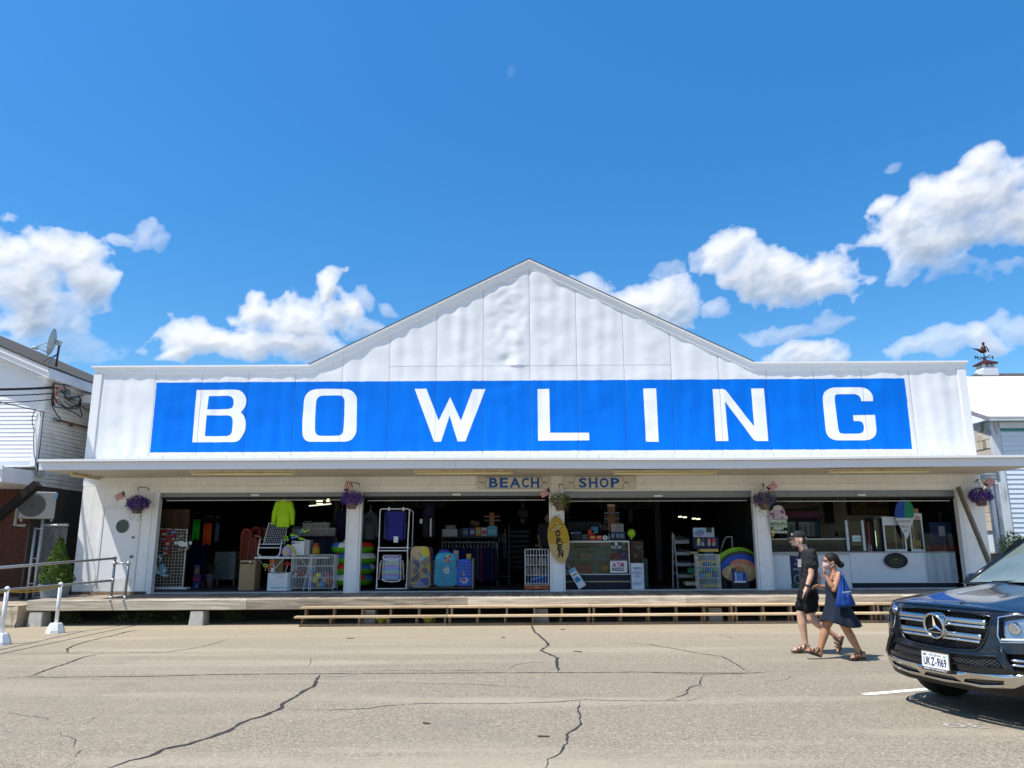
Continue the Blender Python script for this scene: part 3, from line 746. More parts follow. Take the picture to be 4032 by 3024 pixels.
for x0,s in((OPN[0][0],-1),(OPN[3][1],1)):
	m=MB(); m.box(*(sorted((x0-s*0.004,x0+s*0.10))),YW-0.006,YW+0.165,dz(x0)+0.004,ZH0+0.06); m.build('casing',TRIM,bld,bevel=0.004)
for x0,x1 in OPN:
	m=MB(); m.box(x0-0.06,x1+0.06,YW-0.014,YW+0.03,ZH0-0.012,ZH0+0.028); m.build('casing',TRIM,bld,bevel=0.004)
	m=MB(); m.prism([(x0,dz(x0)+0.001),(x1,dz(x1)+0.001),(x1,dz(x1)+0.03),(x0,dz(x0)+0.03)],lambda x,z:(x,YW+0.01,z),(0,0.16,0))
	m.build('threshold',mat('threshold_grey',(0.42,0.44,0.45),0.5,var=.12),bld,bevel=0.004)
wb=0.285
lb=board_mesh(wb,ZH1-0.55); x=WX0+0.005
while x+wb<OPN[0][0]-0.11:piece(lb,'wall_board',bld,(x,YW+0.0095,0.548)); x+=wb
x=OPN[3][1]+0.11
while x+wb<WX1+0.05:piece(lb,'wall_board',bld,(x,YW+0.0095,0.548)); x+=wb
GREYM=mat('galvanised_grey',(0.24,0.255,0.26),0.42,metal=0.35,var=0.10,vs=8)
DKSEAL=mat('black_rubber',(0.02,0.02,0.02),0.7)
for i,(x0,x1)in enumerate(OPN):
	m=MB(); m.cyl((x0+0.02,YW+0.30,ZH0-0.02),(x1-0.02,YW+0.30,ZH0-0.02),0.13,n=20); m.build('door_roll',GREYM,bld,smooth=True)
	for k in range(3 if i>1 else 2):
		m=MB(); zt=ZH0-0.004-0.052*k; m.prism([(YW+0.10,zt),(YW+0.118,zt-0.026),(YW+0.10,zt-0.050)],lambda y,z:(x0+0.012,y,z),(x1-x0-0.024,0,0)); m.build('door_slat',GREYM,bld)
	zt=ZH0-0.004-0.052*(3 if i>1 else 2)
	m=MB(); m.box(x0+0.012,x1-0.012,YW+0.085,YW+0.13,zt-0.045,zt); m.build('door_seal',DKSEAL,bld)
	m=MB(); m.box(x0+0.10,x1-0.09,YW+0.155,YW+0.17,zt-0.085-0.02*(i%2),zt-0.068-0.02*(i%2)); m.build('bottom_bar',mat('pale_bar',(0.6,0.6,0.58),0.5),bld)
	xm=(x0+x1)/2+0.02
	m=MB(); m.box(xm-0.10,xm+0.10,YW+0.07,YW+0.084,zt+0.015,zt+0.062); m.build('latch_plate',TRIM,bld,bevel=0.005)
dx0,dx1=at(413,2010,YW).x,at(548,2010,YW).x
zd0,zd1=dz(-9.5)+0.06,at(480,2003,YW).z
m=MB(); cx,cz=at(484,2072,YW).x,at(484,2072,YW).z; rp=0.155
circ=[(cx+rp*math.cos(k*math.pi/14),cz+rp*math.sin(k*math.pi/14))for k in range(28)]
m.sheet([[(dx0,zd0),(dx1,zd0),(dx1,zd1),(dx0,zd1)],circ],lambda x,z:Vector((x,YW-0.012,z)),0.6)
DOORP=mat('door_white',(0.77,0.775,0.78),0.38,var=0.03,vs=3,dirt=(.55,.53,.5),dirt_amt=.3,dirt_scale=3)
door=m.build('door',DOORP,bld)
m=MB()
for a0,a1,c0,c1 in((dx0-0.055,dx0-0.004,zd0,zd1+0.055),(dx1+0.004,dx1+0.055,zd0,zd1+0.055),(dx0-0.003,dx1+0.003,zd1+0.004,zd1+0.055)):m.box(a0,a1,YW-0.024,YW+0.02,c0,c1)
m.build('door_frame',TRIM,door)
m=MB(); m.lathe([(rp+0.001,-0.005),(rp+0.001,0.02)],(cx,YW+0.02,cz),28,Matrix.Rotation(RAD(90),3,'X')); m.build('porthole_glass',mat('porthole_glass',(0.03,0.075,0.08),0.05,var=.1),door)
m=MB(); m.tube([(x,YW-0.014,z)for x,z in circ],0.008,6,closed=True); m.build('porthole_ring',mat('dull_steel',(0.35,0.36,0.36),0.4,metal=.8),door,smooth=True)
m=MB(); m.box(dx0+0.01,dx1-0.01,YW-0.017,YW-0.0125,zd0+0.01,zd0+0.30); m.build('kick_plate',mat('kick_plate',(0.66,0.66,0.64),0.35,var=.06,dirt=(.4,.39,.36),dirt_amt=.6,dirt_scale=8),door)
kx=dx1-0.06
for zz,r in((at(532,2192,YW).z,0.032),(at(540,2116,YW).z,0.024)):
	m=MB(); m.lathe([(r*.9,0),(r,.012),(r*.55,.02),(r*.5,.035),(r,.05),(r*.8,.065)],(kx,YW-0.013,zz),14,Matrix.Rotation(RAD(90),3,'X')); m.build('door_knob',mat('old_brass',(0.20,0.15,0.11),0.4,metal=.7),door,smooth=True)
m=MB(); m.box(dx0-0.1,dx1+0.1,YW-0.09,YW+0.008,dz(-9.5)+0.003,dz(-9.5)+0.05); m.build('door_sill',wood('sill_wood',(0.16,0.11,0.07),(0.30,0.22,0.14)),door)
m=MB(); m.prism([(WX0,0.30),(OPN[0][0],0.30),(OPN[0][0],0.545),(WX0,0.545)],lambda x,z:(x,YW+0.0,z),(0,0.05,0)); m.build('base_board',mat('base_brown',(0.10,0.07,0.05),0.8,var=.2),bld)
IN_Z=0.545
YB=30.0
XPART=OPN[2][1]+0.2
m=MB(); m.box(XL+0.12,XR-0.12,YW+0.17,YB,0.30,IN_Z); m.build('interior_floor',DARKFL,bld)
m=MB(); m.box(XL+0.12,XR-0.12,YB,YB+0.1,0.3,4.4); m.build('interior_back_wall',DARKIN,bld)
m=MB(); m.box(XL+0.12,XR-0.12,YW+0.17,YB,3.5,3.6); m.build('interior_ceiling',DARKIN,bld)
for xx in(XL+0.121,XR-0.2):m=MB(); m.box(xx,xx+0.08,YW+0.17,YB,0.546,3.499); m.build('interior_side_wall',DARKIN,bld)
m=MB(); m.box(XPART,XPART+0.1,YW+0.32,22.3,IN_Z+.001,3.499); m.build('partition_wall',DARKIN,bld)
SNACKW=mat('snack_wall',(0.62,0.57,0.47),0.7,var=.06,vs=2)
m=MB(); m.box(XPART+0.101,XR-0.201,22.2,22.3,IN_Z+.001,3.498); m.build('snack_back_wall',SNACKW,bld)
for x in(-5.6,0.9,3.9):
	m=MB(); m.box(x,x+0.16,22.5,22.66,IN_Z+.001,3.499); m.build('interior_post',mat('dark_post',(0.06,0.065,0.07),.7),bld)
m=MB(); m.box(WX0,WX1,YW+0.06,YW+0.16,-0.2,0.295); m.build('foundation',mat('dark_foundation',(0.05,0.045,0.04),.9),bld)
# ---------------------------------------------------------------- deck and steps
DX0,DX1,DYF=at(116,2364,16.3).x,WX1+0.25,16.22
deck=top('timber_deck','long low grey timber deck along the shopfronts on concrete piers','deck',(0,DYF,0))
PLANK=wood('deck_plank_wood',(0.20,0.165,0.13),(0.42,0.36,0.29),'Y',10,knots=False)
BEAMW=[wood('deck_beam_wood%d'%i,c0,c1,'X',7,rough=.85)for i,(c0,c1)in enumerate([((0.24,0.19,0.13),(0.76,0.69,0.56)),((0.13,0.10,0.07),(0.60,0.52,0.40))])]
pw=0.146
pm=MB(); pm.box(0,pw-0.009,0,YW-DYF-0.168,-0.04,0)
pme=shared_mesh(pm,'plank',PLANK)
n=int((DX1-DX0)/pw); rp_=random.Random(3)
for i in range(n):
	x=DX0+i*pw
	piece(pme,'plank',deck,(x,DYF+0.162+rp_.uniform(-.004,.004),dz(x)+rp_.uniform(-0.004,0.002)))
bcut=[DX0,at(968,2400,DYF).x,at(1840,2400,DYF).x,at(2706,2400,DYF).x,at(3560,2400,DYF).x,DX1]
for i,(xa,xb)in enumerate(zip(bcut,bcut[1:])):
	m=MB(); rb=random.Random(i)
	def prof(u,v):
		x=xa+0.003+(xb-xa-0.006)*u; a=v*4
		w=0.004*noise.noise(Vector((x*1.7,v*3,i)))
		Y0,Y1,Z0,Z1=DYF+w,DYF+0.156,dz(x)-0.215+w,dz(x)-0.002+0.004*noise.noise(Vector((x*3,7,i)))
		c=[(Y1,Z0),(Y0+.012,Z0),(Y0,Z0+0.012),(Y0,Z1-0.014),(Y0+0.014,Z1),(Y1,Z1)]
		k=min(4,int(v*5+1e-6)); return Vector((x,*c[min(5,int(round(v*5)))]))
	m.grid(prof,60,5,flip=True)
	m.add([prof(0,k/5)for k in range(6)],[tuple(range(6))]); m.add([prof(1,k/5)for k in range(6)],[tuple(reversed(range(6)))])
	m.build('edge_beam',BEAMW[i%2],deck)
CONC=mat('old_concrete',(0.40,0.385,0.35),0.9,var=0.15,vs=9,bump=0.5,bs=40,dirt=(.22,.2,.17),dirt_amt=.6,dirt_scale=5)
px=at(135,2440,DYF).x
for k in range(7):
	x=[at(137,2440,DYF).x,at(772,2440,DYF).x][k]if k<2 else at(772,2440,DYF).x+3.6*(k-1)
	if x>DX1:break
	m=MB(); w=0.135
	zt=dz(x)-0.235
	m.add([(x-w*1.15,DYF-.02,gz(x)-.02),(x+w*1.15,DYF-.02,gz(x)-.02),(x+w*1.15,DYF+.34,gz(x)-.02),(x-w*1.15,DYF+.34,gz(x)-.02),(x-w,DYF+.015,zt),(x+w,DYF+.015,zt),(x+w,DYF+.31,zt),(x-w,DYF+.31,zt)],[(0,3,2,1),(4,5,6,7),(0,1,5,4),(1,2,6,5),(2,3,7,6),(3,0,4,7)])
	m.build('pier',CONC,deck,bevel=0.012)
for yy in(16.6,17.3):
	m=MB(); m.prism([(DX0+.05,dz(DX0)-.2),(DX1-.05,dz(DX1)-.2),(DX1-.05,dz(DX1)-.046),(DX0+.05,dz(DX0)-.046)],lambda x,z:(x,yy,z),(0,.06,0)); m.build('joist',PLANK,deck)
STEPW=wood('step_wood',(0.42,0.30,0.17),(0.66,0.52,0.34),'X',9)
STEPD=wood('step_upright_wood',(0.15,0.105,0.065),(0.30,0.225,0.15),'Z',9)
sx=[at(x,2420,15.98).x for x in(1186,1763,2325,2887,3450,4010)]
SLAB=['leftmost of the row, ending in the open','second from the left end of the row','third from the left, in the middle of the row','fourth from the left, behind the walking couple','at the right end of the row behind the parked car']
for i in range(5):
	xa,xb=sx[i]+0.004,min(sx[i+1]-0.004,DX1+.3)
	zt1,zt2=gz(xa)+0.205,gz(xa)+0.375
	st=top('wooden_steps','pale two-tread wooden steps, '+SLAB[i],'steps',((xa+xb)/2,15.95,gz((xa+xb)/2)),group='wooden steps along the deck')
	ov=0.10 if i==0 else 0
	sl=GS
	def slab(y0,y1,z0,z1,xl,nm,mt):
		m=MB(); P=[]
		for(x)in(xl,xb):
			d=sl*(x-xa)
			P+=[(x,y0,z0+d),(x,y1,z0+d),(x,y1,z1+d),(x,y0,z1+d)]
		m.add(P,[(0,1,2,3),(7,6,5,4),(0,4,5,1),(1,5,6,2),(2,6,7,3),(3,7,4,0)]); return m.build(nm,mt,st,bevel=0.004)
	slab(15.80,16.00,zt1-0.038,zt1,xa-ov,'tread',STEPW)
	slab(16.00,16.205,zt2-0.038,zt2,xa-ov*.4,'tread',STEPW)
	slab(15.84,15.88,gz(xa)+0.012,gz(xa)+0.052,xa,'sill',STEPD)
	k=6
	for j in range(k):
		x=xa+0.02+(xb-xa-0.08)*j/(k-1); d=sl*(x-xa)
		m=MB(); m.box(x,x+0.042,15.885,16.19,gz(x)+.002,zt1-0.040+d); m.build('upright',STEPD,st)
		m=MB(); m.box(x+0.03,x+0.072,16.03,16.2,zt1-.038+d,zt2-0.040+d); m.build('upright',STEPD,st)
# ---------------------------------------------------------------- neighbours on the left
def atx(x,y,X):
	d=pix_dir(x,y); t=X/d.x
	return Vector((X,d.y*t,CAM_H+d.z*t))
SIDING=mat('white_clapboard',(0.78,0.785,0.80),0.45,var=0.03,vs=2)
SIDING2=mat('dirty_clapboard',(0.66,0.66,0.63),0.6,var=0.06,vs=3,dirt=(.36,.33,.26),dirt_amt=.55,dirt_scale=2.2)
LX=-11.55
cpt=atx(178,1500,LX); LY=cpt.y
lb=top('clapboard_house','white clapboard upper storey with shingled roof beside the bowling building','building',(LX-3,LY,0))
zlo,zhi=atx(150,1835,LX).z,atx(197,1470,LX).z
ex_z=at(197,1460,LY-0.3).z
m=MB(); m.box(LX-7,LX-0.02,LY+0.03,LY+9,zlo-.02,zhi+0.05); m.build('wall',SIDING,lb)
ch=0.098
pitch=0.425
def clap(x0,x1,z,y):
	m=MB(); m.prism([(y+0.028,z),(y-0.002,z),(y+0.016,z+ch),(y+0.028,z+ch)],lambda yy,zz:(x0,yy,zz),(x1-x0,0,0)); m.build('clapboard',SIDING,lb)
n=int((zhi+2.6-zlo)/ch)
for i in range(n):
	z=zlo+0.12+i*ch
	xr=LX-0.10
	if z+ch>zhi:xr=LX-0.10-(z+ch-zhi)/pitch
	if xr<LX-6.9:break
	clap(LX-7,xr,z,LY)
for i in range(int((zhi-zlo)/ch)+12):
	z=zlo-.46+i*ch
	if z+ch>zhi+0.04:break
	m=MB(); m.prism([(LX-0.02,z),(LX+0.008,z),(LX-0.008,z+ch-.004),(LX-0.02,z+ch-.004)],lambda x,zz:(x,LY+0.10,zz),(0,6,0)); m.build('clapboard',SIDING2,lb)
m=MB(); m.box(LX-0.10,LX+0.012,LY-0.014,LY+0.099,zlo-0.02,zhi+0.02); m.build('corner_board',TRIM,lb)
RX=LX-7;
m=MB(); m.prism([(LX-0.12,zhi),(LX-7,zhi),(LX-7,zhi+pitch*6.88)],lambda x,z:(x,LY+0.031,z),(0,0.2,0)); m.build('gable',SIDING,lb)
EX=LX+0.28
ez=zhi-0.02
def roofz(x):return ez+(EX-x)*pitch
for nm,o0,o1,y0,y1,mt in(('rake_board',-0.01,-0.20,LY-0.30,LY-0.27,TRIM),('rake_crown',0.035,-0.075,LY-0.335,LY-0.301,TRIM),('roof',0.08,0.04,LY-0.36,LY+9,SHING),('roof_deck',0.038,-0.01,LY-0.30,LY+9,TRIM)):
	m=MB(); m.prism([(EX,ez+o1),(EX,ez+o0),(EX-7.5,roofz(EX-7.5)+o0),(EX-7.5,roofz(EX-7.5)+o1)],lambda x,z:(x,y0,z),(0,y1-y0,0)); m.build(nm,mt,lb)
m=MB(); m.box(EX-0.012,EX+0.014,LY-0.335,LY+9,ez-0.20,ez+0.035); m.build('eave_fascia',mat('grey_fascia',(0.52,0.54,0.57),.5),lb)
m=MB(); m.box(LX-0.05,EX-0.014,LY-0.27,LY+9,ez-0.15,ez-0.13); m.build('eave_soffit',TRIM,lb)
m=MB(); z0,z1=at(60,1897,16.6).z,at(60,1838,16.6).z
m.box(LX-8,LX-0.03,16.6,LY+1.2,z0,z1); m.build('lower_canopy',mat('canopy_white',(0.72,0.73,0.76),.5,var=.04),lb,bevel=.01)
m=MB(); m.box(LX-8,LX-0.01,16.55,16.6,z1-0.06,z1+0.03); m.build('canopy_drip',TRIM,lb)
BY=LY+1.2
BRK=mat('dark_brick',(0.10,0.036,0.026),0.85,var=0.25,vs=7,bump=.3,bs=80)
MORT=mat('brick_mortar',(0.08,0.065,0.058),0.95)
bxr=at(140,2200,BY).x
m=MB(); m.box(LX-8,bxr,BY,BY+0.2,0,z0+0.02); m.build('brick_wall',MORT,lb)
brw=lb.children[-1]
bm_=MB(); bm_.box(0,0.205,-0.012,0.02,0,0.060); bme=shared_mesh(bm_,'brick',BRK)
for r in range(40):
	z=0.34+r*0.071
	if z>z0-0.06:break
	for c in range(8):
		x=bxr-0.215*(c+1)+(0.107 if r%2 else 0)
		if x+0.205>bxr:continue
		piece(bme,'brick',brw,(x,BY,z))
m=MB(); m.beam(at(-120,2130,17),at(150,1905,17),0.16,0.20,up=(0,1,0)); m.build('knee_brace',mat('tarred_wood',(0.012,0.010,0.008),.95),lb)
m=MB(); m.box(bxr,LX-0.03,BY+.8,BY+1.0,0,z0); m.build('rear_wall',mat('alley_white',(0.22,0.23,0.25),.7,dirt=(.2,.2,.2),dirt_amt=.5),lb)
m=MB(); m.box(LX-0.03,LX+.02,LY+0.1,LY+6,0.3,zlo-.47); m.build('alley_wall',mat('alley_dark',(0.06,0.055,0.05),.8),lb)
def thing(mb,name,mt,label,cat,group=None,smooth=False,bevel=0):return mb.build(name,mt,None,smooth,label,cat,group,None,bevel)
p=atx(165,1860,LX+0.02)
e=top('junction_box','small grey electrical box under the clapboard corner beside the canopy','electrical box',(p.x,p.y,p.z-.1))
m=MB(); m.box(LX+.015,LX+.10,LY+.05,LY+.28,p.z-.10,p.z+.09); m.build('case',mat('elec_grey',(0.33,0.34,0.32),.6),e,bevel=.008)
m=MB(); m.box(LX+.101,LX+.106,LY+.07,LY+.26,p.z-.085,p.z+.075); m.build('cover',mat('elec_grey',(0,0,0)),e)
RUST=mat('rusty_iron',(0.16,0.085,0.05),0.85,var=.3,vs=20,metal=.3)
a,b_=atx(217,1650,LX+.07),atx(360,1688,LX+.07)
cp=top('conduit_pipe','rusty horizontal iron pipe along the clapboard side wall','pipe',(a.x,a.y,a.z))
d=(b_-a).normalized()
m=MB(); m.cyl(a,a+d*3.2,0.028,n=10); m.build('pipe',RUST,cp,smooth=True)
m=MB(); m.cyl(a-d*.02,a+d*.16,0.042,n=12); m.build('end_cap',mat('lead_grey',(.25,.25,.27),.6),cp,smooth=True)
for k in(.7,1.7):
	q=a+d*k; m=MB(); m.box(LX+.012,q.x+.035,q.y-.015,q.y+.015,q.z-.075,q.z-.026); m.build('bracket',RUST,cp)
BLK=mat('black_cable',(0.012,0.012,0.014),0.55,var=.1)
INS=mat('red_insulator',(0.42,0.16,0.15),.4,var=.1)
sv=top('cable_rack','tangle of black service cables on red insulators at the clapboard corner','cable rack',tuple(atx(215,1560,LX+.1)))
def Z1(x,y):return(x*0.36157,1280+y*0.36157)
def zx(x,y,off):return atx(*Z1(x,y),LX+off)
ax=[]
for k,(x,y)in enumerate(((640,690),(630,752),(625,822))):
	p=zx(x,y,.14); m=MB(); m.lathe([(.03,-.035),(.048,-.03),(.04,0),(.05,.03),(.03,.04)],p,12,Matrix.Rotation(RAD(90),3,'Y')); m.build('insulator',INS,sv,smooth=True)
p0,p1=zx(585,630,.05),zx(580,880,.05)
m=MB(); m.beam(p0,p1,.03,.03); m.build('rack_bar',RUST,sv)
loops_=[[(560,670),(620,690),(690,740),(760,800),(850,780),(880,830),(840,890),(760,870),(700,830)],[(585,730),(600,800),(640,860),(720,900),(830,910),(880,860),(850,780)],[(570,760),(565,860),(610,960),(655,1020),(650,1055),(610,1030)],[(590,840),(600,890),(700,905),(800,950),(890,1000),(870,900)],[(600,640),(700,650),(800,670),(860,690)],[(650,690),(720,800),(800,850),(900,890),(960,930),(1000,870),(1000,790),(960,770)],[(690,650),(760,780),(870,770),(915,760)],[(640,820),(720,900),(830,880),(870,820),(810,790),(740,820)]]
for lp in loops_:
	q=[zx(x,y,.10+.05*((i*7)%3)/2)for i,(x,y)in enumerate(lp)]
	sm=[]
	for i in range(len(q)-1):
		p0_,p1_,p2_,p3_=q[max(i-1,0)],q[i],q[i+1],q[min(i+2,len(q)-1)]
		for t in(0,.25,.5,.75):sm.append(0.5*((2*p1_)+(p2_-p0_)*t+(2*p0_-5*p1_+4*p2_-p3_)*t*t+(3*p1_-p0_-3*p2_+p3_)*t**3))
	sm.append(q[-1]); m=MB(); m.tube(sm,0.013,6); m.build('cable',BLK,sv,smooth=True)
for x,y,s_ in((735,730,.075),(800,800,.06)):
	p=zx(x,y,.12); m=MB(); m.ball(p,(s_,s_*1.2,s_),12,8); m.build('splice',mat('splice_green',(.10,.15,.14),.5),sv,smooth=True)
p,q=zx(640,745,.08),zx(1000,850,.08)
m=MB(); m.cyl(p,p+(q-p)*2,0.05,n=12); m.build('duct',mat('duct_grey',(.32,.38,.40),.5),sv,smooth=True)
def catenary(a,b,sagv,r,name,label,mt=BLK,n=26):
	m=MB(); a,b=Vector(a),Vector(b)
	m.tube([a.lerp(b,i/n)-Vector((0,0,sagv*4*(i/n)*(1-i/n)))for i in range(n+1)],r,6); return thing(m,name,mt,label,'cable','overhead service lines',True)
A1=zx(575,680,.14)
catenary(A1,at(-1500,1330,12.5),.35,.03,'overhead_line','thick bundled black cable running left from the top insulator')
catenary(zx(575,745,.14),at(-1500,1300,12.3),.42,.014,'overhead_line','thin black cable drooping just under the thick bundle')
catenary(zx(560,810,.14),at(-1500,1345,12.2),.45,.012,'overhead_line','lowest black cable from the red insulator rack')
A2=at(170,1622,LY-.02)
catenary(A2,at(-900,1340,13.0),.05,.012,'overhead_line','separate black drop wire crossing the clapboards below the bundle')
m=MB(); q=[at(*Z1(x,y),LY-.04)for x,y in((480,940),(470,1000),(440,990),(440,940))]; m.tube(q,.008,6); q=[at(*Z1(x,y),LY-.04)for x,y in((475,945),(455,1150),(435,1330),(415,1470),(405,1600))]; m.tube(q,.010,6)
thing(m,'drop_cable',BLK,'black cable running down the white corner board','cable',smooth=True)
m=MB(); q=[at(*Z1(x,y),LY-.05)for x,y in((385,910),(352,1000),(350,1060),(372,1150),(365,1250),(370,1400),(405,1550),(400,1640))]; m.tube(q,.009,6)
thing(m,'drop_cable',BLK,'slack black cable hanging in front of the sunlit clapboards','cable',smooth=True)
q=at(222,1440,LY+.25)
sd=top('satellite_dish','pale grey satellite dish on a braced mast on the shingled roof','satellite dish',(q.x,q.y,q.z))
GAL=mat('galvanised_pipe',(0.42,0.43,0.45),0.4,metal=.6,var=.12,vs=12)
DKM=mat('dark_mast',(0.05,0.055,0.07),.45,metal=.3)
def zd(x,y,dy=0.0):return at(*Z1(x,y),q.y+dy)
m=MB(); m.tube([zd(612,450),zd(628,330),zd(645,225),zd(648,205)],.026,8); m.build('mast',DKM,sd,smooth=True)
for x,y,dy in((475,395,-.35),(525,415,-.5)):m=MB(); m.cyl(zd(622,318),zd(x,y,dy),.011,n=6); m.build('brace',DKM,sd)
cd=zd(585,188); ax_=(zd(375,240)-cd).normalized(); ax_=Vector((-.88,-0.36,0.14)).normalized()
Mx=ax_.to_track_quat('Z','Y').to_matrix()
m=MB(); m.lathe([(0.001,0.0),(.13,.012),(.25,.04),(.34,.075),(.345,.08),(.335,.07),(.25,.03),(.13,.002),(.001,-.01)],cd-ax_*.03,26,Mx)
m.build('reflector',mat('dish_grey',(.40,.46,.46),.5,var=.06),sd,smooth=True)
lnb=zd(350,243)
m=MB(); m.tube([zd(515,300),zd(470,275),zd(410,248),lnb],.013,6); m.cyl(zd(565,175),zd(395,235),.008,n=6); m.cyl(zd(545,238),zd(395,237),.008,n=6); m.build('feed_arm',mat('arm_teal',(.16,.24,.26),.5),sd,smooth=True)
m=MB(); m.cyl(lnb,lnb+ax_*-.13,.035,.03,10); m.build('receiver',mat('dish_grey',(0,0,0)),sd,smooth=True)
m=MB(); m.obox(zd(640,195),(.12,.10,.12),(0,.3,0)); m.build('mount',mat('dish_grey',(0,0,0)),sd,bevel=.01)
m=MB(); m.tube([zd(515,300),zd(522,340),zd(500,385),zd(560,410),zd(600,430)],.007,5); m.build('lead',mat('arm_teal',(0,0,0)),sd,smooth=True)
m=MB(); p=at(320,1530,19.2); m.box(p.x-.35,XL+.05,19.0,22,p.z-.42,p.z-.20); tr_=m.build('link_roof',TRIM,None,label='short white link roof edge between the house and the bowling building',cat='roof edge',bevel=.01)
LZ=0.40
m=MB(); m.grid(lambda u,v:Vector((-19+(DX0-.06+19)*u,16.02+.06*v+.03*noise.noise(Vector((u*30,v*3,1))),-.08+(LZ+.06)*v)),50,5)
m.grid(lambda u,v:Vector((-19+(DX0-.06+19)*u,16.08+6*v,LZ-.02)),20,4)
m.grid(lambda u,v:Vector((DX0-.06,16.05+2.2*u,-.08+(LZ+.06)*v)),6,2)
landing=m.build('concrete_landing',mat('sandy_concrete',(0.40,0.33,0.24),.9,var=.15,vs=5,bump=.4,bs=30,dirt=(.2,.16,.11),dirt_amt=.5,dirt_scale=3),None,kind='structure')
FY=17.62
fe=top('chain_link_fence','galvanised chain-link gate and post closing the alley behind the evergreen','fence',(at(158,2300,FY).x,FY,LZ))
fx0,fx1=at(150,2200,FY).x,WX0-.02
fz0,fz1=LZ+.05,at(250,2068,FY).z
GW=mat('fence_wire',(0.50,0.52,0.54),0.4,metal=.6)
pz=at(158,2034,FY).z
m=MB(); m.cyl((fx0,FY,LZ-.02),(fx0,FY,pz),.036,n=12); m.ball((fx0,FY,pz),.04,10,6); m.build('post',GAL,fe,smooth=True)
m=MB(); m.cyl((fx0-.12,FY-.05,LZ-.02),(fx0-.12,FY-.05,pz-.25),.03,n=12); m.build('post',GAL,fe,smooth=True)
m=MB(); m.cyl((fx0,FY,fz1),(fx1,FY,fz1),.022,n=10); m.build('top_rail',GAL,fe,smooth=True)
m=MB(); m.cyl((fx0,FY,fz0),(fx1,FY,fz0),.018,n=10); m.build('bottom_rail',GAL,fe,smooth=True)
for z in(pz-.28,pz-.95,LZ+.35):m=MB(); m.cyl((fx0-.13,FY-.05,z),(fx0+.01,FY,z),.014,n=8); m.cyl((fx0,FY,z-.025),(fx0,FY,z+.025),.044,n=12); m.build('hinge',GAL,fe,smooth=True)
m=MB(); dm=0.066
w,h=fx1-fx0,fz1+.05-fz0
k=-int(h/dm)-1
while k*dm<w:
	for s in(1,-1):
		x0=k*dm if s>0 else k*dm+h; P=[]
		t0,t1=0,h
		if s>0:t0,t1=max(0,-x0),min(h,w-x0)
		else:t0,t1=max(0,x0-w),min(h,x0)
		if t1-t0>.02:
			a=Vector((fx0+x0+s*t0,FY-.004*s,fz0+t0)); b2=Vector((fx0+x0+s*t1,FY-.004*s,fz0+t1)); m.cyl(a,b2,.0024,n=4,caps=False)
	k+=1
m.build('wire_mesh',GW,fe)
def leaves(n,sample,size,seed,mt,name,parent,flat=0.0,up=None):
	rnd=random.Random(seed); m=MB()
	for i in range(n):
		c,nrm=sample(rnd)
		d=Vector((rnd.gauss(0,1),rnd.gauss(0,1),rnd.gauss(0,1)))+(Vector(nrm)*1.4 if nrm else Vector())
		d.normalize(); t=d.orthogonal().normalized(); t.rotate(Matrix.Rotation(rnd.uniform(0,6.3),3,d)); b2=d.cross(t)
		if up:t=(t+Vector(up)).normalized(); b2=d.cross(t).normalized()
		s=size*rnd.uniform(.55,1.3); w=s*.42
		c=Vector(c); m.add([c-t*s*.5,c+b2*w*.5,c+t*s*.5,c-b2*w*.5],[(0,1,2,3)])
	return m.build(name,mt,parent)
LEAFG=mat('evergreen_leaf',(0.065,0.12,0.015),.7,var=.4,vs=9)
tc=at(225,2250,17.15); tz=LZ
tr=top('evergreen_tree','conical bright green evergreen in a grey-blue planter before the chain-link gate','potted tree',(tc.x,17.15,tz))
pr=.33; ph=at(225,2300,17.15).z-tz
m=MB(); m.lathe([(pr*.72,0),(pr*.96,ph*.9),(pr*1.02,ph*.9),(pr*1.02,ph),(pr*.9,ph),(pr*.86,ph-.05),(.001,ph-.05)],(tc.x,17.15,tz),26); m.build('planter',mat('planter_blue',(.16,.20,.23),.5,var=.1),tr,smooth=False)
th=at(230,2122,17.15).z-tz-ph
m=MB(); m.cyl((tc.x,17.15,tz+ph-.06),(tc.x,17.15,tz+ph+th*.9),.035,.008,8); m.build('trunk',mat('bark',(.10,.07,.05),.9),tr)
def cone(r):
	t=r.random()**.75; a=r.uniform(0,6.283)
	bump_=1+.22*noise.noise(Vector((math.cos(a)*2.2,math.sin(a)*2.2,t*7)))
	R=(pr*1.02)*min(1,(1-t)*1.12+.02)**.85*bump_*(.55+.45*r.random()**.4)
	return(tc.x+R*math.cos(a),17.15+R*math.sin(a),tz+ph+.02+th*t),(math.cos(a),math.sin(a),.3)
leaves(9000,cone,.055,5,LEAFG,'crown',tr,up=(0,0,.8))
hc=at(150,1990,17.6)
hp=top('heat_pump','white outdoor heat pump unit bracketed to the brick wall','heat pump',(hc.x,hc.y,hc.z-.35))
Mh=Matrix.Rotation(RAD(33),3,'Z'); HW,HD,HH=.70,.30,.62
def hpt(x,y,z):return hc+Mh@Vector((x,y,z))
CASE=mat('appliance_white',(.36,.365,.36),.45,var=.03)
m=MB(); m.obox(hc,(HW,HD,HH),M=Mh); m.build('case',CASE,hp,bevel=.02)
m=MB()
for k in range(10):m.obox(hpt(-.15,-HD/2-.006,0),(.012,.008,.56),M=Mh)if k==20 else m.tube([hpt(-.12+(.05+.022*k)*math.cos(t*math.pi/12),-HD/2-.01,(.05+.022*k)*math.sin(t*math.pi/12))for t in range(24)],.004,4,closed=True)
m.build('fan_grille',mat('grille_grey',(.25,.26,.26),.5),hp)
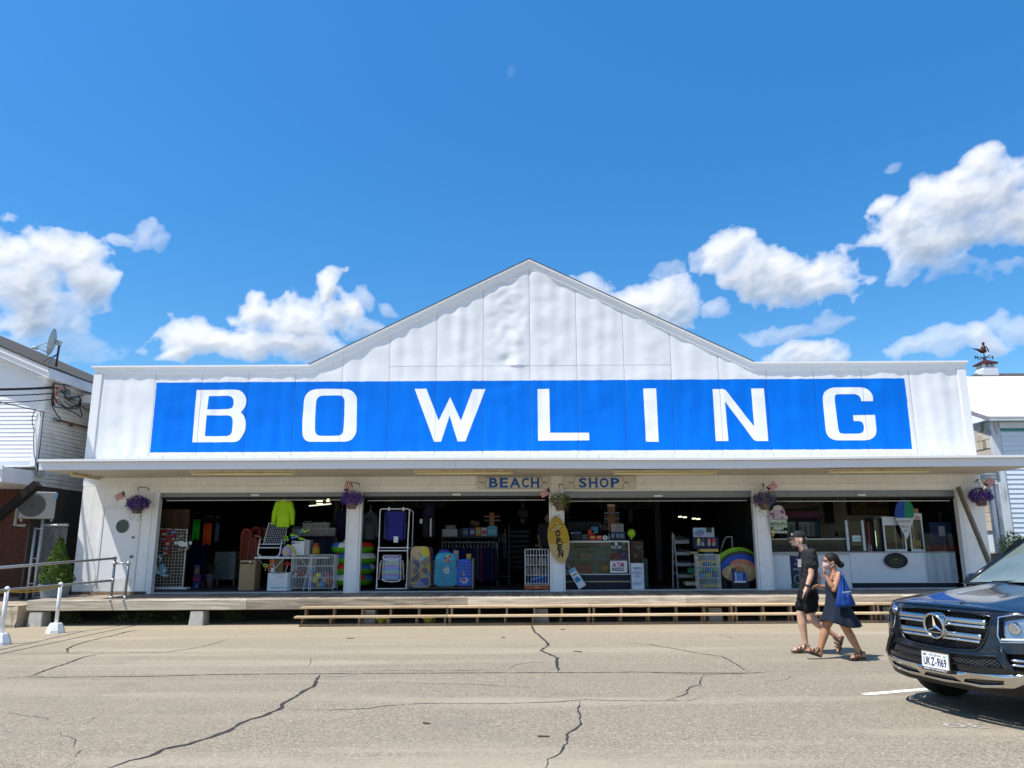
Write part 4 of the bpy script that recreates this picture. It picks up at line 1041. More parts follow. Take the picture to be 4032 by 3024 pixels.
m=MB(); m.lathe([(.27,0),(.27,.004)],hpt(-.12,-HD/2-.001,0),28,Mh@Matrix.Rotation(RAD(90),3,'X')); m.build('fan_recess',mat('fan_dark',(.05,.055,.06),.6),hp)
m=MB()
for k in range(13):m.obox(hpt(-HW/2-.004,0,-.3+.05*k),(.006,HD*.86,.010),M=Mh)
for k in range(5):m.obox(hpt(-HW/2-.005,-.14+.07*k,0),(.006,.008,.62),M=Mh)
m.build('side_grille',mat('grille_white',(.7,.71,.7),.5),hp)
m=MB(); m.obox(hpt(-HW/2-.001,0,0),(.004,HD*.84,.60),M=Mh); m.build('side_recess',mat('fan_dark',(0,0,0)),hp)
m=MB(); o=hpt(.28,-HD/2-.003,.20); r_,u_=Mh@Vector((1,0,0)),Vector((0,0,1)); m.add([o,o+r_*.09,o+r_*.09+u_*.10],[(0,1,2)]); o2=o-u_*.03; m.add([o2,o2+r_*.09,o2+r_*.09+u_*.02,o2+u_*.02],[(0,1,2,3)]); m.build('emblem',mat('emblem_blue',(.10,.35,.55),.4),hp)
for s in(-.3,.3):m=MB(); m.beam(hpt(s,-.2,-HH/2-.03),hpt(s,.9,-HH/2-.03),.04,.05); m.build('bracket',CASE,hp)
m=MB(); p=hpt(-HW/2,.05,-.1); m.tube([p+Vector((-.02,.1,.35)),p+Vector((-.18,.2,.33)),p+Vector((-.2,.2,-.35)),p+Vector((.1,.1,-.36))],.035,8); m.build('line_cover',CASE,hp)
RXp=at(437,2356,16.45).x
PW=mat('post_white',(.74,.75,.76),.45,var=.05,dirt=(.4,.4,.4),dirt_amt=.3,dirt_scale=9)
rl=top('pipe_railing','galvanised pipe handrail on the deck by the porthole door','railing',(RXp,16.45,dz(RXp)))
ztr,zlr=at(443,2198,16.45).z,at(437,2285,16.45).z
X2=at(492,2356,16.45).x
GALD=mat('dark_galvanised',(0.20,0.21,0.24),0.35,metal=.7,var=.15,vs=14)
m=MB(); m.cyl((RXp,16.45,dz(RXp)),(RXp,16.45,ztr),.027,n=12); m.build('post',GALD,rl,smooth=True)
m=MB(); m.cyl((X2,16.45,dz(X2)),(X2,16.45,at(497,2212,16.45).z),.027,n=12); m.build('post',GALD,rl,smooth=True)
zc=at(470,2218,16.45).z
m=MB(); m.cyl((RXp,16.45,zc),(X2,16.45,zc),.024,n=12); m.build('cross_pipe',GAL,rl,smooth=True)
eU,eL=atx(-60,2240,RXp),atx(-60,2333,RXp)
m=MB(); m.cyl((RXp,16.45,ztr),eU+(eU-Vector((RXp,16.45,ztr)))*.25,.025,n=12); m.build('top_pipe',GAL,rl,smooth=True)
for x,z in((RXp,ztr),(RXp,zc),(X2,zc),(RXp,dz(RXp)+.03),(X2,dz(X2)+.03),(RXp,zlr)):m=MB(); m.cyl((x,16.45,z-.035),(x,16.45,z+.035),.036,n=12); m.build('fitting',GAL,rl,smooth=True)
def base_post(pxl,ptop,bot,label):
	g_=on_ground(*bot); t=top('ramp_post',label,'post',(g_.x,g_.y,g_.z),'white posts of the ramp rail')
	zt=at(ptop[0],ptop[1],g_.y).z
	m=MB(); m.lathe([(.17,-.01),(.165,.05),(.115,.17),(.105,.185),(.001,.186)],g_,4 if False else 8); m.build('base',PW,t)
	m=MB(); m.cyl((g_.x,g_.y,g_.z+.18),(g_.x,g_.y,zt),.035,n=12); m.ball((g_.x,g_.y,zt),(.045,.045,.05),12,8); m.build('shaft',PW,t,smooth=True)
	return Vector((g_.x,g_.y,zt-.03))
pA=base_post(0,(226,2302),(217,2492),'white ramp post on a flared white base, next to the deck')
pB=base_post(0,(6,2320),(0,2538),'white ramp post on a flared base, cut by the left picture edge')
lr=top('ramp_rail','lower pipe rail running from the deck post over the white posts','railing',(pA.x,pA.y,pA.z))
m=MB(); m.tube([(RXp,16.45,zlr),pA+Vector((0,0,.02)),pB+Vector((0,0,.02)),pB+(pB-pA)*.9],.023,10); m.build('pipe',GAL,lr,smooth=True)
m=MB()
def rope(a,b,s):return[a.lerp(b,i/12)-Vector((0,0,s*4*(i/12)*(1-i/12)))for i in range(13)]
m.tube(rope(pA+Vector((.02,-.05,.0)),pB+Vector((.02,-.05,0)),.05),.011,6); m.tube(rope(pA+Vector((.02,-.06,.01)),pB+Vector((.02,-.06,.01)),.02),.010,6)
m.tube(rope(pB+Vector((.02,-.05,.0)),pB+(pB-pA)*.9,.05),.011,6)
thing(m,'yellow_rope',mat('yellow_rope',(.55,.36,.06),.7,var=.15),'yellow rope slung between the white ramp posts','rope',smooth=True)
WEED=mat('weed_leaf',(.05,.09,.025),.7,var=.4,vs=12)
for i,(x,y)in enumerate(((240,2440),(500,2440),(560,2445),(690,2448),(860,2452),(330,2430))):
	g_=on_ground(x,y+14); rr_=random.Random(i)
	t=top('weed','tuft of weeds in the shade under the deck','plant',(g_.x,16.75,g_.z),'weeds under the deck')
	def smp(r,c=Vector((g_.x,16.75,g_.z))):
		a=r.uniform(0,6.28); R=.22*r.random()**.7; return(c.x+R*math.cos(a)*1.6,c.y+R*math.sin(a),c.z+.02+.26*r.random()*(1-R*2)),None
	leaves(120,smp,.06,i,WEED,'leaves',t,up=(0,0,.7))
	m=MB()
	for k in range(5):m.tube([(g_.x,16.75,g_.z),(g_.x+rr_.uniform(-.2,.2),16.75+rr_.uniform(-.1,.1),g_.z+.14),(g_.x+rr_.uniform(-.35,.35),16.75,g_.z+.26)],.003,4)
	m.build('stems',WEED,t)
YEL=mat('yellow_plastic',(.50,.45,.06),.5)
for x,w in((1502,'left'),(1684,'right')):
	p=at(x,2447,16.1); t=top('yellow_cup','%s of two yellow-green cups standing behind the lower step'%w,'cup',(p.x,16.1,gz(p.x)),'yellow cups under the steps')
	z=gz(p.x); m=MB(); m.lathe([(.05,0),(.055,.06),(.085,.075),(.09,.12),(.12,.13),(.12,.14),(.08,.14),(.07,.08),(.001,.07)],(p.x,16.1,z),16); m.build('cup',YEL,t,smooth=True)
	m=MB(); m.tube([(p.x+.09,16.1,z+.13),(p.x+.15,16.1,z+.12),(p.x+.14,16.1,z+.07),(p.x+.06,16.1,z+.05)],.008,6); m.build('handle',YEL,t,smooth=True)
# ---------------------------------------------------------------- neighbours on the right
def Z7(x,y):return(3400+x*.4219,1280+y*.4219)
RX0,RY0=12.75,0
cr=atx(*Z7(1195,1000),12.75); RY=cr.y
rb=top('shingled_house','building with white sloping roof and aged shingle side right of the bowling building','building',(14.5,RY,0))
ze=at(*Z7(1300,855),RY-.25).z
AGED=mat('aged_shingle',(.52,.47,.38),.85,var=.15,vs=4,dirt=(.22,.15,.09),dirt_amt=.7,dirt_scale=1.8,bump=.2,bs=30)
BLUES=mat('pale_blue_siding',(.62,.70,.78),.5,var=.03)
m=MB(); m.box(12.75+.02,26,RY+.02,RY+9,-.1,ze-.02); m.build('wall',BLUES,rb)
z=3.0; h=.245
for r in range(12):
	z=ze-.06-h*(r+1)
	if z<.4:break
	for c in range(9):
		y0=RY+.10+c*.34+(.17 if r%2 else 0)-.17
		m=MB(); x0=12.75-.012-.004*((r*7+c*3)%3); m.prism([(12.75+.018,z),(x0-.01,z),(x0,z+h-.006),(12.75+.018,z+h-.006)],lambda x,zz:(x,max(y0,RY+.10),zz),(0,.334,0)); m.build('shingle',AGED,rb)
PEEL=mat('peeling_paint',(.60,.63,.66),.7,var=.06,dirt=(.06,.09,.11),dirt_amt=.95,dirt_scale=5,stretch=(1,1,.25))
m=MB(); m.box(12.75-.03,12.75+.20,RY-.03,RY+.099,.3,ze-.10); m.build('corner_board',PEEL,rb)
zt=at(*Z7(1300,945),RY).z; zt2=at(*Z7(1300,990),RY).z
m=MB(); m.box(12.75+.26,26,RY-.006,RY+.019,zt2,zt); m.build('teal_strip',mat('teal_membrane',(.05,.26,.25),.5,var=.1),rb)
z=zt2-.02
while z>.4:
	m=MB(); m.prism([(RY+.019,z-.125),(RY-.014,z-.125),(RY+.006,z),(RY+.019,z)],lambda y,zz:(12.75+.23,y,zz),(12,0,0)); m.build('clapboard',BLUES,rb); z-=.127
m=MB(); m.box(12.75-.2,26,RY-.28,RY-.25,ze-.11,ze+.0); m.build('eave_fascia',mat('grey_fascia',(0,0,0)),rb)
m=MB(); m.box(12.75+.2,26,RY-.07,RY-.02,ze-.28,ze-.12); m.build('frieze',mat('grey_frieze',(.62,.65,.70),.5),rb)
top_l=at(*Z7(965,492),RY+6); zr1=top_l.z;
MEMB=mat('roof_membrane',(.78,.75,.73),.7,var=.05,vs=1.5,dirt=(.6,.56,.52),dirt_amt=.4,dirt_scale=.8)
xl0,xl1=12.75-.22,atx(*Z7(965,492),0.0001).x if False else at(*Z7(958,500),RY+6).x-1.5
def rp_(x,v,o=0):return Vector((x,RY-.29+6.29*v,ze+(zr1-ze)*v+o))
for k in range(5):
	v0,v1=k/5,(k+1)/5
	m=MB(); A=[rp_(xl0,v0,.02),rp_(28,v0,.02),rp_(28,v1+.008,.035),rp_(xl0,v1+.008,.035)]
	m.add(A+[p-Vector((0,0,.04))for p in A],[(0,1,2,3),(7,6,5,4),(0,4,5,1),(1,5,6,2),(2,6,7,3),(3,7,4,0)]); m.build('roof_sheet',MEMB,rb)
m=MB(); A=[rp_(xl0-.01,0,.0),rp_(xl0-.01,1,.0),rp_(xl0-.01,1,-.16),rp_(xl0-.01,0,-.12)]; m.add(A+[p+Vector((.03,0,0))for p in A],[(0,1,2,3),(7,6,5,4),(0,4,5,1),(1,5,6,2),(2,6,7,3),(3,7,4,0)]); m.build('rake_board',mat('lead_grey',(0,0,0)),rb)
zc0=at(*Z7(960,490),RY+9).z; rx=at(*Z7(955,480),RY+9)
pk=at(*Z7(1050,452),RY+11)
m=MB(); xa=rx.x-.3
m.add([(xa,RY+8,zc0-.35),(32,RY+8,zc0-.35),(32,RY+11,pk.z),(pk.x,RY+11,pk.z),(xa,RY+16,zc0-.35),(32,RY+16,zc0-.35)],[(0,1,2,3),(0,3,4),(3,2,5,4)]); m.build('rear_roof',SHING,rb)
m=MB(); m.box(xa+.3,31,RY+8.3,RY+15,0,zc0-.36); m.build('rear_wall',SIDING,rb)
YC=RY+10.6
def zc_(x,y):return at(*Z7(x,y),YC)
cu=top('cupola','small white louvred cupola with dark red hipped roof on the shingle ridge','cupola',tuple(zc_(1150,460)))
CUW=mat('cupola_white',(.80,.81,.82),.45,var=.02)
cx_,x0_,x1_=zc_(1150,460).x,zc_(1078,455).x,zc_(1222,455).x
hw=(x1_-x0_)/2; zb_,zm_=zc_(1150,462).z-.25,zc_(1150,420).z; ze_=zc_(1150,362).z; zk_=zc_(1130,330).z; zm2=zm_
for k in range(4):
	z0_=zb_+(zm_-zb_)*k/4; z1_=zb_+(zm_-zb_)*(k+1)/4; s=hw*(1-.02*k)
	m=MB(); m.box(cx_-s,cx_+s,YC-s,YC+s,z0_+.02,z1_-.012); m.build('louvre',CUW,cu)
m=MB(); m.box(cx_-hw*.9,cx_+hw*.9,YC-hw*.9,YC+hw*.9,zb_,zm_); m.build('core',CUW,cu)
s=hw*.80
WINM=mat('window_dark',(.06,.10,.13),.08,var=.1)
m=MB(); m.box(cx_-s,cx_+s,YC-s,YC+s,zm_+.001,ze_+.02); lan=m.build('lantern',CUW,cu)
for sx_,sy_ in((0,-1),(-1,0),(1,0)):
	m=MB(); a=(cx_+sx_*s,YC+sy_*s); ww=s*.62; zz0,zz1=zm_+.08,ze_-.06
	fn=(lambda u,z:Vector((a[0]+u,a[1]-.006,z)))if sy_ else(lambda u,z:Vector((a[0]+sx_*.006,a[1]+u,z)))
	wn=MB(); P=[fn(-ww,zz0),fn(ww,zz0),fn(ww,zz1),fn(-ww,zz1)]; wn.add(P,[(0,1,2,3)]if sy_ else[(0,1,2,3)]); w_=wn.build('window',WINM,cu)
	mu=MB(); off=Vector((sx_*.012,sy_*.012,0))
	mu.beam(fn(0,zz0)+off,fn(0,zz1)+off,.03,.02); mu.beam(fn(-ww,(zz0+zz1)/2)+off,fn(ww,(zz0+zz1)/2)+off,.03,.02); mu.build('muntin',CUW,w_)
m=MB(); e_=hw*1.06
m.add([(cx_-e_,YC-e_,ze_),(cx_+e_,YC-e_,ze_),(cx_+e_,YC+e_,ze_),(cx_-e_,YC+e_,ze_),(cx_,YC,zk_+.05),(cx_-e_,YC-e_,ze_-.05),(cx_+e_,YC-e_,ze_-.05),(cx_+e_,YC+e_,ze_-.05),(cx_-e_,YC+e_,ze_-.05)],[(0,1,4),(1,2,4),(2,3,4),(3,0,4),(0,5,6,1),(1,6,7,2),(2,7,8,3),(3,8,5,0),(8,7,6,5)])
m.build('roof',mat('cupola_red',(.10,.03,.03),.5,metal=.3),cu)
VANE=mat('weathered_copper',(.075,.04,.025),.5,metal=.5,var=.3)
wv=top('weather_vane','dark copper weather vane with a seated winged figure above the cupola','weather vane',(cx_,YC,zk_+.04))
def vz(x,y):p=zc_(x,y); return Vector((p.x,YC,p.z))
bx=cx_-vz(1128,300).x
m=MB(); m.cyl((cx_,YC,zk_),(cx_,YC,vz(1128,240).z),.022,n=8); m.build('rod',VANE,wv)
m=MB(); m.ball((cx_,YC,vz(1128,318).z),.065,12,8); m.build('ball',VANE,wv,smooth=True)
za=vz(1128,302).z
m=MB(); m.cyl((cx_-.28,YC,za),(cx_+.28,YC,za),.014,n=6); m.cyl((cx_,YC-.42,za),(cx_,YC+.42,za),.016,n=6); m.build('direction_arms',VANE,wv)
for ch_,dx_ in(('N',-.34),('S',.34)):
	m=MB(); put_text(m,ch_,(cx_+dx_,YC-.01,za-.065),X3,Z3,.13,bold=.02); m.build('direction_letter',VANE,wv,solid=.02)
zb2=vz(1128,255).z
m=MB()
m.tube([(cx_+.10,YC,zb2+.12),(cx_-.12,YC,zb2+.05),(cx_-.40,YC,zb2+.20),(cx_-.75,YC,zb2+.26)],[.14,.12,.06,.015],8)
m.tube([(cx_+.04,YC,zb2+.05),(cx_+.02,YC,zb2+.30),(cx_+.05,YC,zb2+.48)],[.15,.11,.06],8); m.ball((cx_+.04,YC,zb2+.58),(.085,.085,.11),10,8)
m.tube([(cx_+.08,YC-.05,zb2+.42),(cx_+.22,YC-.06,zb2+.26),(cx_+.30,YC-.05,zb2+.02)],.035,6); m.tube([(cx_-.02,YC+.06,zb2+.40),(cx_-.14,YC+.06,zb2+.20),(cx_-.20,YC,zb2-.02)],.035,6)
m.v=[Vector((cx_,YC,zb2))+(v-Vector((cx_,YC,zb2)))*.66 for v in m.v]; m.build('figure',VANE,wv,smooth=True)
q=at(*Z7(1150,1390),18.9)
m=MB()
for k in range(4):m.obox((q.x,18.9,q.z-.12+.085*k),(.52,.02,.07),(RAD(35),0,0))
m.box(q.x-.30,q.x-.26,18.86,18.95,q.z-.2,q.z+.2); m.box(q.x+.26,q.x+.30,18.86,18.95,q.z-.2,q.z+.2)
thing(m,'vent_louvre',mat('louvre_grey',(.45,.52,.57),.5),'grey louvred vent in the gap under the canopy end','vent')
q0,q1=at(*Z7(1098,1440),18.7),at(*Z7(1230,1480),18.7)
m=MB(); poly=[(q0.x,q0.z),(q1.x,q0.z)]; nn=3
for k in range(nn):w_=(q1.x-q0.x)/nn; poly+=[(q1.x-w_*k,q1.z+.06),(q1.x-w_*(k+.5),q1.z-.04)]
poly+=[(q0.x,q1.z+.06)]
m.prism(poly,lambda x,z:(x,18.7,z),(0,.03,0)); thing(m,'scalloped_trim',mat('tan_trim',(.46,.36,.24),.7,var=.15),'tan pointed trim board in the gap right of the wall','trim board')
for i,(xa,xb)in enumerate(((1165,1200),(1215,1250))):
	p,p2=at(*Z7(xa,1480),18.75),at(*Z7(xb,1480),18.75); m=MB(); m.box(p.x,p2.x,18.72,18.84,.35,p.z); thing(m,'peeling_post',PEEL,('peeling white post nearest the shop wall in the gap' if i==0 else 'second peeling white post in the gap, beside the blue siding'),'post','peeling posts in the gap')
m=MB(); m.box(WX1+.02,16,18.55,18.65,.2,1.35); thing(m,'rough_plank_wall',wood('brown_plank',(.12,.085,.06),(.26,.2,.15),'X',6),'low rough brown plank wall right of the shop front','plank wall')
sp_=at(3990,2150,18.3)
sh=top('leafy_shrub','yellow-green shrub above the car windscreen at the right edge','shrub',(sp_.x,18.3,.4))
def sbl(r):
	d=Vector((r.gauss(0,1),r.gauss(0,1),r.gauss(0,1))).normalized(); R=.42*r.random()**.4
	return(sp_.x+d.x*R*.8,18.3+d.y*R*.6,sp_.z-.05+d.z*R),tuple(d)
leaves(900,sbl,.075,8,mat('shrub_leaf',(.14,.20,.03),.6,var=.4,vs=9),'foliage',sh)
m=MB(); m.cyl((sp_.x,18.3,.4),(sp_.x,18.3,sp_.z),.025,.01,6); m.build('stem',mat('bark',(0,0,0)),sh)
a,b_=at(3772,1918,17.85),at(3900,2230,17.45)
m=MB(); m.beam(a+Vector((0,0,.0)),b_,.05,.135,up=(0,1,0)); thing(m,'leaning_board',wood('weathered_grey',(.16,.13,.10),(.32,.27,.22),'Z',8),'weathered grey board leaning against the wall right of the snack counter','board')
# ---------------------------------------------------------------- merchandise helpers
def mk(ox,oy,s):return lambda x,y:(ox+x*s,oy+y*s)
zA,zB,zC,zD=mk(600,1980,.21704),mk(980,1980,.21704),mk(1400,1980,.22604),mk(1700,1980,.22604)
zE,zF,zS,zG,zH,z6=mk(2230,1980,.21701),mk(2600,1980,.21695),mk(2150,2010,.19894),mk(2980,1900,.18083),mk(3380,1900,.24111),mk(2950,1880,.40687)
z4,z5=mk(1360,1880,.40687),mk(2130,1880,.40687)
_col={}
def C(r,g,b,rough=.55,**k):
	key=(r,g,b,rough,tuple(sorted(k.items())))
	if key not in _col:_col[key]=mat('goods_%02d'%len(_col),(r,g,b),rough,**k)
	return _col[key]
WIREW=mat('white_wire',(.62,.63,.62),.45,var=.05)
CARD=mat('cardboard',(.34,.235,.125),.85,var=.08,vs=6)
CARTON=mat('white_carton',(.66,.68,.70),.6,var=.03)
def wpt(z,x,y,Y):return at(*z(x,y),Y)
def boxat(m,z,x0,y0,x1,y1,Y,d,floor=False):
	a,b=wpt(z,x0,y0,Y),wpt(z,x1,y1,Y)
	zb=IN_Z+.001 if floor else b.z
	m.box(min(a.x,b.x),max(a.x,b.x),Y,Y+d,zb,a.z); return m
def place(z,x0,y0,x1,y1,Y,floor=False):
	"""base centre of a thing seen in that pixel box"""
	a,b=wpt(z,x0,y0,Y),wpt(z,x1,y1,Y)
	return((a.x+b.x)/2,Y,IN_Z if floor else min(a.z,b.z))
def crate(name,label,cat,z,box,Y,d,mt,floor=False,group=None,rot=0,lid=None,tape=None):
	x0,y0,x1,y1=box
	t=top(name,label,cat,place(z,x0,y0,x1,y1,Y,floor),group)
	m=MB(); boxat(m,z,x0,y0,x1,y1,Y,d,floor); m.build('body',mt,t,bevel=.006)
	return t
def patch_on(t,name,z,box,Y,mt,eps=.004,thick=.003):
	m=MB(); x0,y0,x1,y1=box; a,b=wpt(z,x0,y0,Y),wpt(z,x1,y1,Y)
	m.box(min(a.x,b.x),max(a.x,b.x),Y-eps-thick,Y-eps,min(a.z,b.z),max(a.z,b.z)); return m.build(name,mt,t)
def poly_on(t,name,z,pts,Y,mt,d=.004,off=.0):
	m=MB(); P=[wpt(z,x,y,Y)for x,y in pts]
	m.prism([(p.x,p.z)for p in P],lambda x,zz:(x,Y-off-d,zz),(0,d,0)); return m.build(name,mt,t)
def words(t,txt,z,x,y,Y,px_h,mt,name='lettering',s=1.0,**k):
	"""px_h: cap height in zoom pixels"""
	h=(wpt(z,x,y-px_h,Y)-wpt(z,x,y,Y)).length
	m=MB(); put_text(m,txt,wpt(z,x,y,Y),X3,Z3,h,**k); return m.build(name,mt,t)
def wire(t,name,lines,r,mt=None,n=5):
	m=MB()
	for l in lines:m.tube(l,r,n)
	return m.build(name,mt or WIREW,t)
def cage(t,x0,x1,y0,y1,z0,z1,nx,ny,r=.0035,levels=(),mt=None,rr=.006):
	V=[]
	for i in range(nx+1):
		x=x0+(x1-x0)*i/nx; V+=[[(x,y0,z0),(x,y0,z1)],[(x,y1,z0),(x,y1,z1)]]
	for j in range(1,ny):
		y=y0+(y1-y0)*j/ny; V+=[[(x0,y,z0),(x0,y,z1)],[(x1,y,z0),(x1,y,z1)]]
	wire(t,'wire_bars',V,r,mt,4)
	H=[[(x0,y0,z),(x1,y0,z),(x1,y1,z),(x0,y1,z),(x0,y0,z)]for z in(z0,z1)+tuple(levels)]
	wire(t,'wire_hoops',H,rr,mt)
def garment(name,label,z,box,Y,mt,sleeves=True,depth=.10,group=None,seed=1,cat='shirt',neck=True):
	"""shirt hanging on a hanger: puffy front/back shells with folds and two sleeves"""
	x0,y0,x1,y1=box; a,b=wpt(z,x0,y0,Y),wpt(z,x1,y1,Y)
	t=top(name,label,cat,((a.x+b.x)/2,Y,b.z),group)
	cx=(a.x+b.x)/2; w=(b.x-a.x); h=a.z-b.z; bw=w*(.62 if sleeves else .95)
	def shell(u,v):
		th=u*2*math.pi; zz=b.z+h*v
		k=1.0 if v<.8 else 1-(v-.8)/.2*.45
		fold=1+.10*noise.noise(Vector((u*9,v*1.5,seed)))*(1-v*.6)
		return Vector((cx+bw/2*k*math.cos(th)*fold,Y+depth/2+depth/2*math.sin(th)*fold+.012*noise.noise(Vector((u*16,v*3,seed+4))),zz+(.04*abs(math.cos(th))*-1 if v>.95 else 0)))
	m=MB(); m.grid(shell,36,14); m.build('body',mt,t,smooth=True)
	if sleeves:
		for s in(-1,1):
			m=MB(); sh=Vector((cx+s*bw*.30,Y+depth/2,a.z-h*.06))
			pts=[sh,Vector((cx+s*bw*.46,Y+depth/2,a.z-h*.18)),Vector((cx+s*w*.42,Y+depth/2,a.z-h*.5)),Vector((cx+s*w*.46,Y+depth/2-.01,a.z-h*.92))]
			m.tube(pts,[depth*.42,depth*.62,depth*.52,depth*.36],10); m.build('sleeve',mt,t,smooth=True)
	m=MB(); top_=Vector((cx,Y+depth/2,a.z+.02)); m.tube([(cx-bw*.3,Y+depth/2,a.z-.05),top_,(cx+bw*.3,Y+depth/2,a.z-.05)],.006,6); m.tube([top_,top_+Vector((0,0,.05)),top_+Vector((.03,0,.08)),top_+Vector((.0,0,.11))],.004,5); m.build('hanger',WIREW,t)
	return t
p=wpt(zA,385,1560,18.95)
t=top('plank_partition','dark brown plank partition behind the white wire grid','partition',(p.x,18.95,IN_Z))
PBR=wood('brown_panel',(.05,.03,.018),(.13,.08,.045),'Z',7,knots=False)
xa,xb=wpt(zA,60,0,18.95).x,wpt(zA,690,115,18.95).x
for k in range(7):m=MB(); m.box(xa+(xb-xa)*k/7,xa+(xb-xa)*(k+1)/7-.006,18.95,18.98,IN_Z,wpt(zA,400,115,18.95).z); m.build('plank',PBR,t)
Yg=18.45
TL,TR,BL,BR=[wpt(zA,x,y,Yg)for x,y in((115,472),(632,488),(22,1528),(545,1520))]
t=top('wire_grid_display','white wire grid display panel standing left inside the first shopfront','display grid',tuple((BL+BR)/2))
m=MB(); m.tube([TL,TR,BR,BL,TL],.016,6); m.build('frame',WIREW,t)
L1=[]
for k in range(1,9):u=k/9; L1.append([TL.lerp(TR,u),BL.lerp(BR,u)])
for k in range(1,18):u=k/18; L1.append([TL.lerp(BL,u),TR.lerp(BR,u)])
wire(t,'wires',L1,.0042,mat('cream_wire',(.55,.52,.44),.5))
m=MB(); boxat(m,zA,30,1538,612,1568,Yg-.05,.25); m.build('foot_board',CARTON,t,bevel=.004)
RED,TEAL,SKY=C(.22,.02,.025),C(.25,.36,.30),C(.06,.20,.42)
t=top('lobster_ornament','red wooden lobster with pale and blue bands on the wire grid','ornament',place(zA,170,470,430,960,Yg-.03))
poly_on(t,'body',zA,[(190,640),(270,600),(360,610),(400,650),(365,730),(315,780),(330,860),(320,950),(255,955),(215,900),(225,800),(190,720)],Yg,RED,.03,.02)
poly_on(t,'claw',zA,[(215,650),(170,600),(165,530),(200,475),(270,470),(280,520),(250,590),(260,640)],Yg,RED,.03,.02)
poly_on(t,'claw',zA,[(360,640),(430,620),(435,520),(400,470),(350,480),(345,540),(365,600)],Yg,RED,.03,.02)
for bx,mt_ in(((170,552,255,585),TEAL),((342,510,430,550),SKY),((180,640,235,675),SKY),((372,640,402,672),TEAL),((246,724,304,764),TEAL),((220,808,282,848),SKY),((200,902,262,932),TEAL)):patch_on(t,'band',zA,bx,Yg-.05,mt_)
t=top('rope_wreath_sign','round dark wire wreath sign with a pale fish and letters','sign',place(zA,400,570,715,890,Yg-.05))
c0=wpt(zA,560,728,Yg-.05); Rw=(wpt(zA,715,728,Yg)-wpt(zA,405,728,Yg)).x/2
for k in(1,.66):m=MB(); m.tube([c0+Vector((Rw*k*math.cos(i*.262),0,Rw*k*math.sin(i*.262)))for i in range(24)],.007,5,closed=True); m.build('ring',C(.03,.03,.03),t)
poly_on(t,'fish',zA,[(455,720),(480,690),(540,690),(600,720),(650,705),(635,745),(655,800),(600,780),(560,800),(500,790),(465,760)],Yg-.05,C(.55,.60,.60),.012,.0)
m=MB()
def arc_text(m,txt,c,R,a0,a1,h,inv=False):
	n=len(txt)
	for i,ch in enumerate(txt):
		a=RAD(a0+(a1-a0)*(i/max(1,n-1))); rad=Vector((math.cos(a),0,math.sin(a)))
		up=-rad if inv else rad; rt=Vector((up.z,0,-up.x))
		put_text(m,ch,c+rad*R+Vector((0,-.006,0)),rt,up,h)
arc_text(m,'GOOD',c0,Rw*.72,150,100,.055); arc_text(m,'THE USA',c0,Rw*.95,232,315,.055,True); m.build('lettering',C(.5,.5,.46),t)
for s in(-1,1):m=MB(); m.ball(c0+Vector((s*Rw*.86,-.01,0)),(.035,.01,.045),8,6); m.build('shell',C(.5,.52,.52),t)
BLUC=C(.16,.36,.50); BLU2=C(.42,.58,.66)
t=top('crab_ornament','pale blue striped crab ornament hooked on the wire grid','ornament',place(zA,40,945,290,1340,Yg-.06))
def tubz(pts,r,mt,nm,Y=Yg-.05):m=MB(); m.tube([wpt(zA,x,y,Y)for x,y in pts],r,8); m.build(nm,mt,t,smooth=True)
tubz([(130,1085),(150,1010),(120,965),(70,985),(50,1060),(60,1180),(95,1270),(140,1260)],[.012,.03,.035,.035,.03,.04,.05,.03],BLU2,'claw')
tubz([(100,955),(160,950),(210,945)],[.02,.015,.004],BLUC,'claw_tip')
poly_on(t,'shell',zA,[(150,1130),(190,1095),(225,1150),(265,1170),(270,1230),(220,1290),(160,1280),(130,1200)],Yg-.04,BLUC,.04)
poly_on(t,'stripe',zA,[(195,1195),(225,1200),(240,1265),(205,1260)],Yg-.08,BLU2,.01)
for q in([(160,1280),(230,1330),(300,1320)],[(200,1280),(250,1320),(320,1318)],[(90,1250),(150,1310),(240,1340)]):tubz(q,[.022,.014,.004],BLU2,'leg')
GRN,ORG=C(.03,.50,.03,.4),C(.55,.07,.012,.4)
def bundle(name,label,box,Y,mt,n,capmt=None):
	x0,y0,x1,y1=box; a,b=wpt(zA,x0,y0,Y),wpt(zA,x1,y1,Y); t=top(name,label,'pool noodles',((a.x+b.x)/2,Y,b.z),'bundles of pool noodles')
	r=(b.x-a.x)/(2*n)
	for k in range(n):
		x=a.x+r*(2*k+1); m=MB(); m.cyl((x,Y+.02*(k%2),b.z+.03*((k*3)%2)),(x,Y+.02*(k%2),a.z),r*.98,n=12); m.build('noodle',mt,t,smooth=True)
	m=MB(); m.box(a.x-.005,b.x+.005,Y-r-.01,Y+r+.03,a.z+.002,a.z+.16); m.build('bag_top',glass('clear_bag',(.35,.4,.45),.3,.15),t)
	m=MB(); m.tube([(a.x,Y,a.z+.17),(b.x,Y,a.z+.17)],.008,6); m.tube([((a.x+b.x)/2,Y,a.z+.17),((a.x+b.x)/2,Y+.3,a.z+.2)],.006,6); m.build('hook',GREYM,t)
bundle('pool_noodle_bundle','hanging bundle of bright green pool noodles',(742,300,842,675),19.9,GRN,3)
bundle('pool_noodle_bundle','hanging bundle of orange-red pool noodles',(935,370,1055,768),19.8,ORG,3)
bundle('pool_noodle_bundle','thin dull orange noodle bundle beside the green one',(682,490,728,745),20.0,C(.20,.07,.03),2)
bundle('pool_noodle_bundle','thin slate-blue noodle bundle right of the orange one',(1150,370,1190,715),20.0,C(.08,.11,.19),2)
t=top('blue_mesh_stand','dark blue mesh stand behind the kite box','display stand',place(zA,610,680,940,1195,20.2))
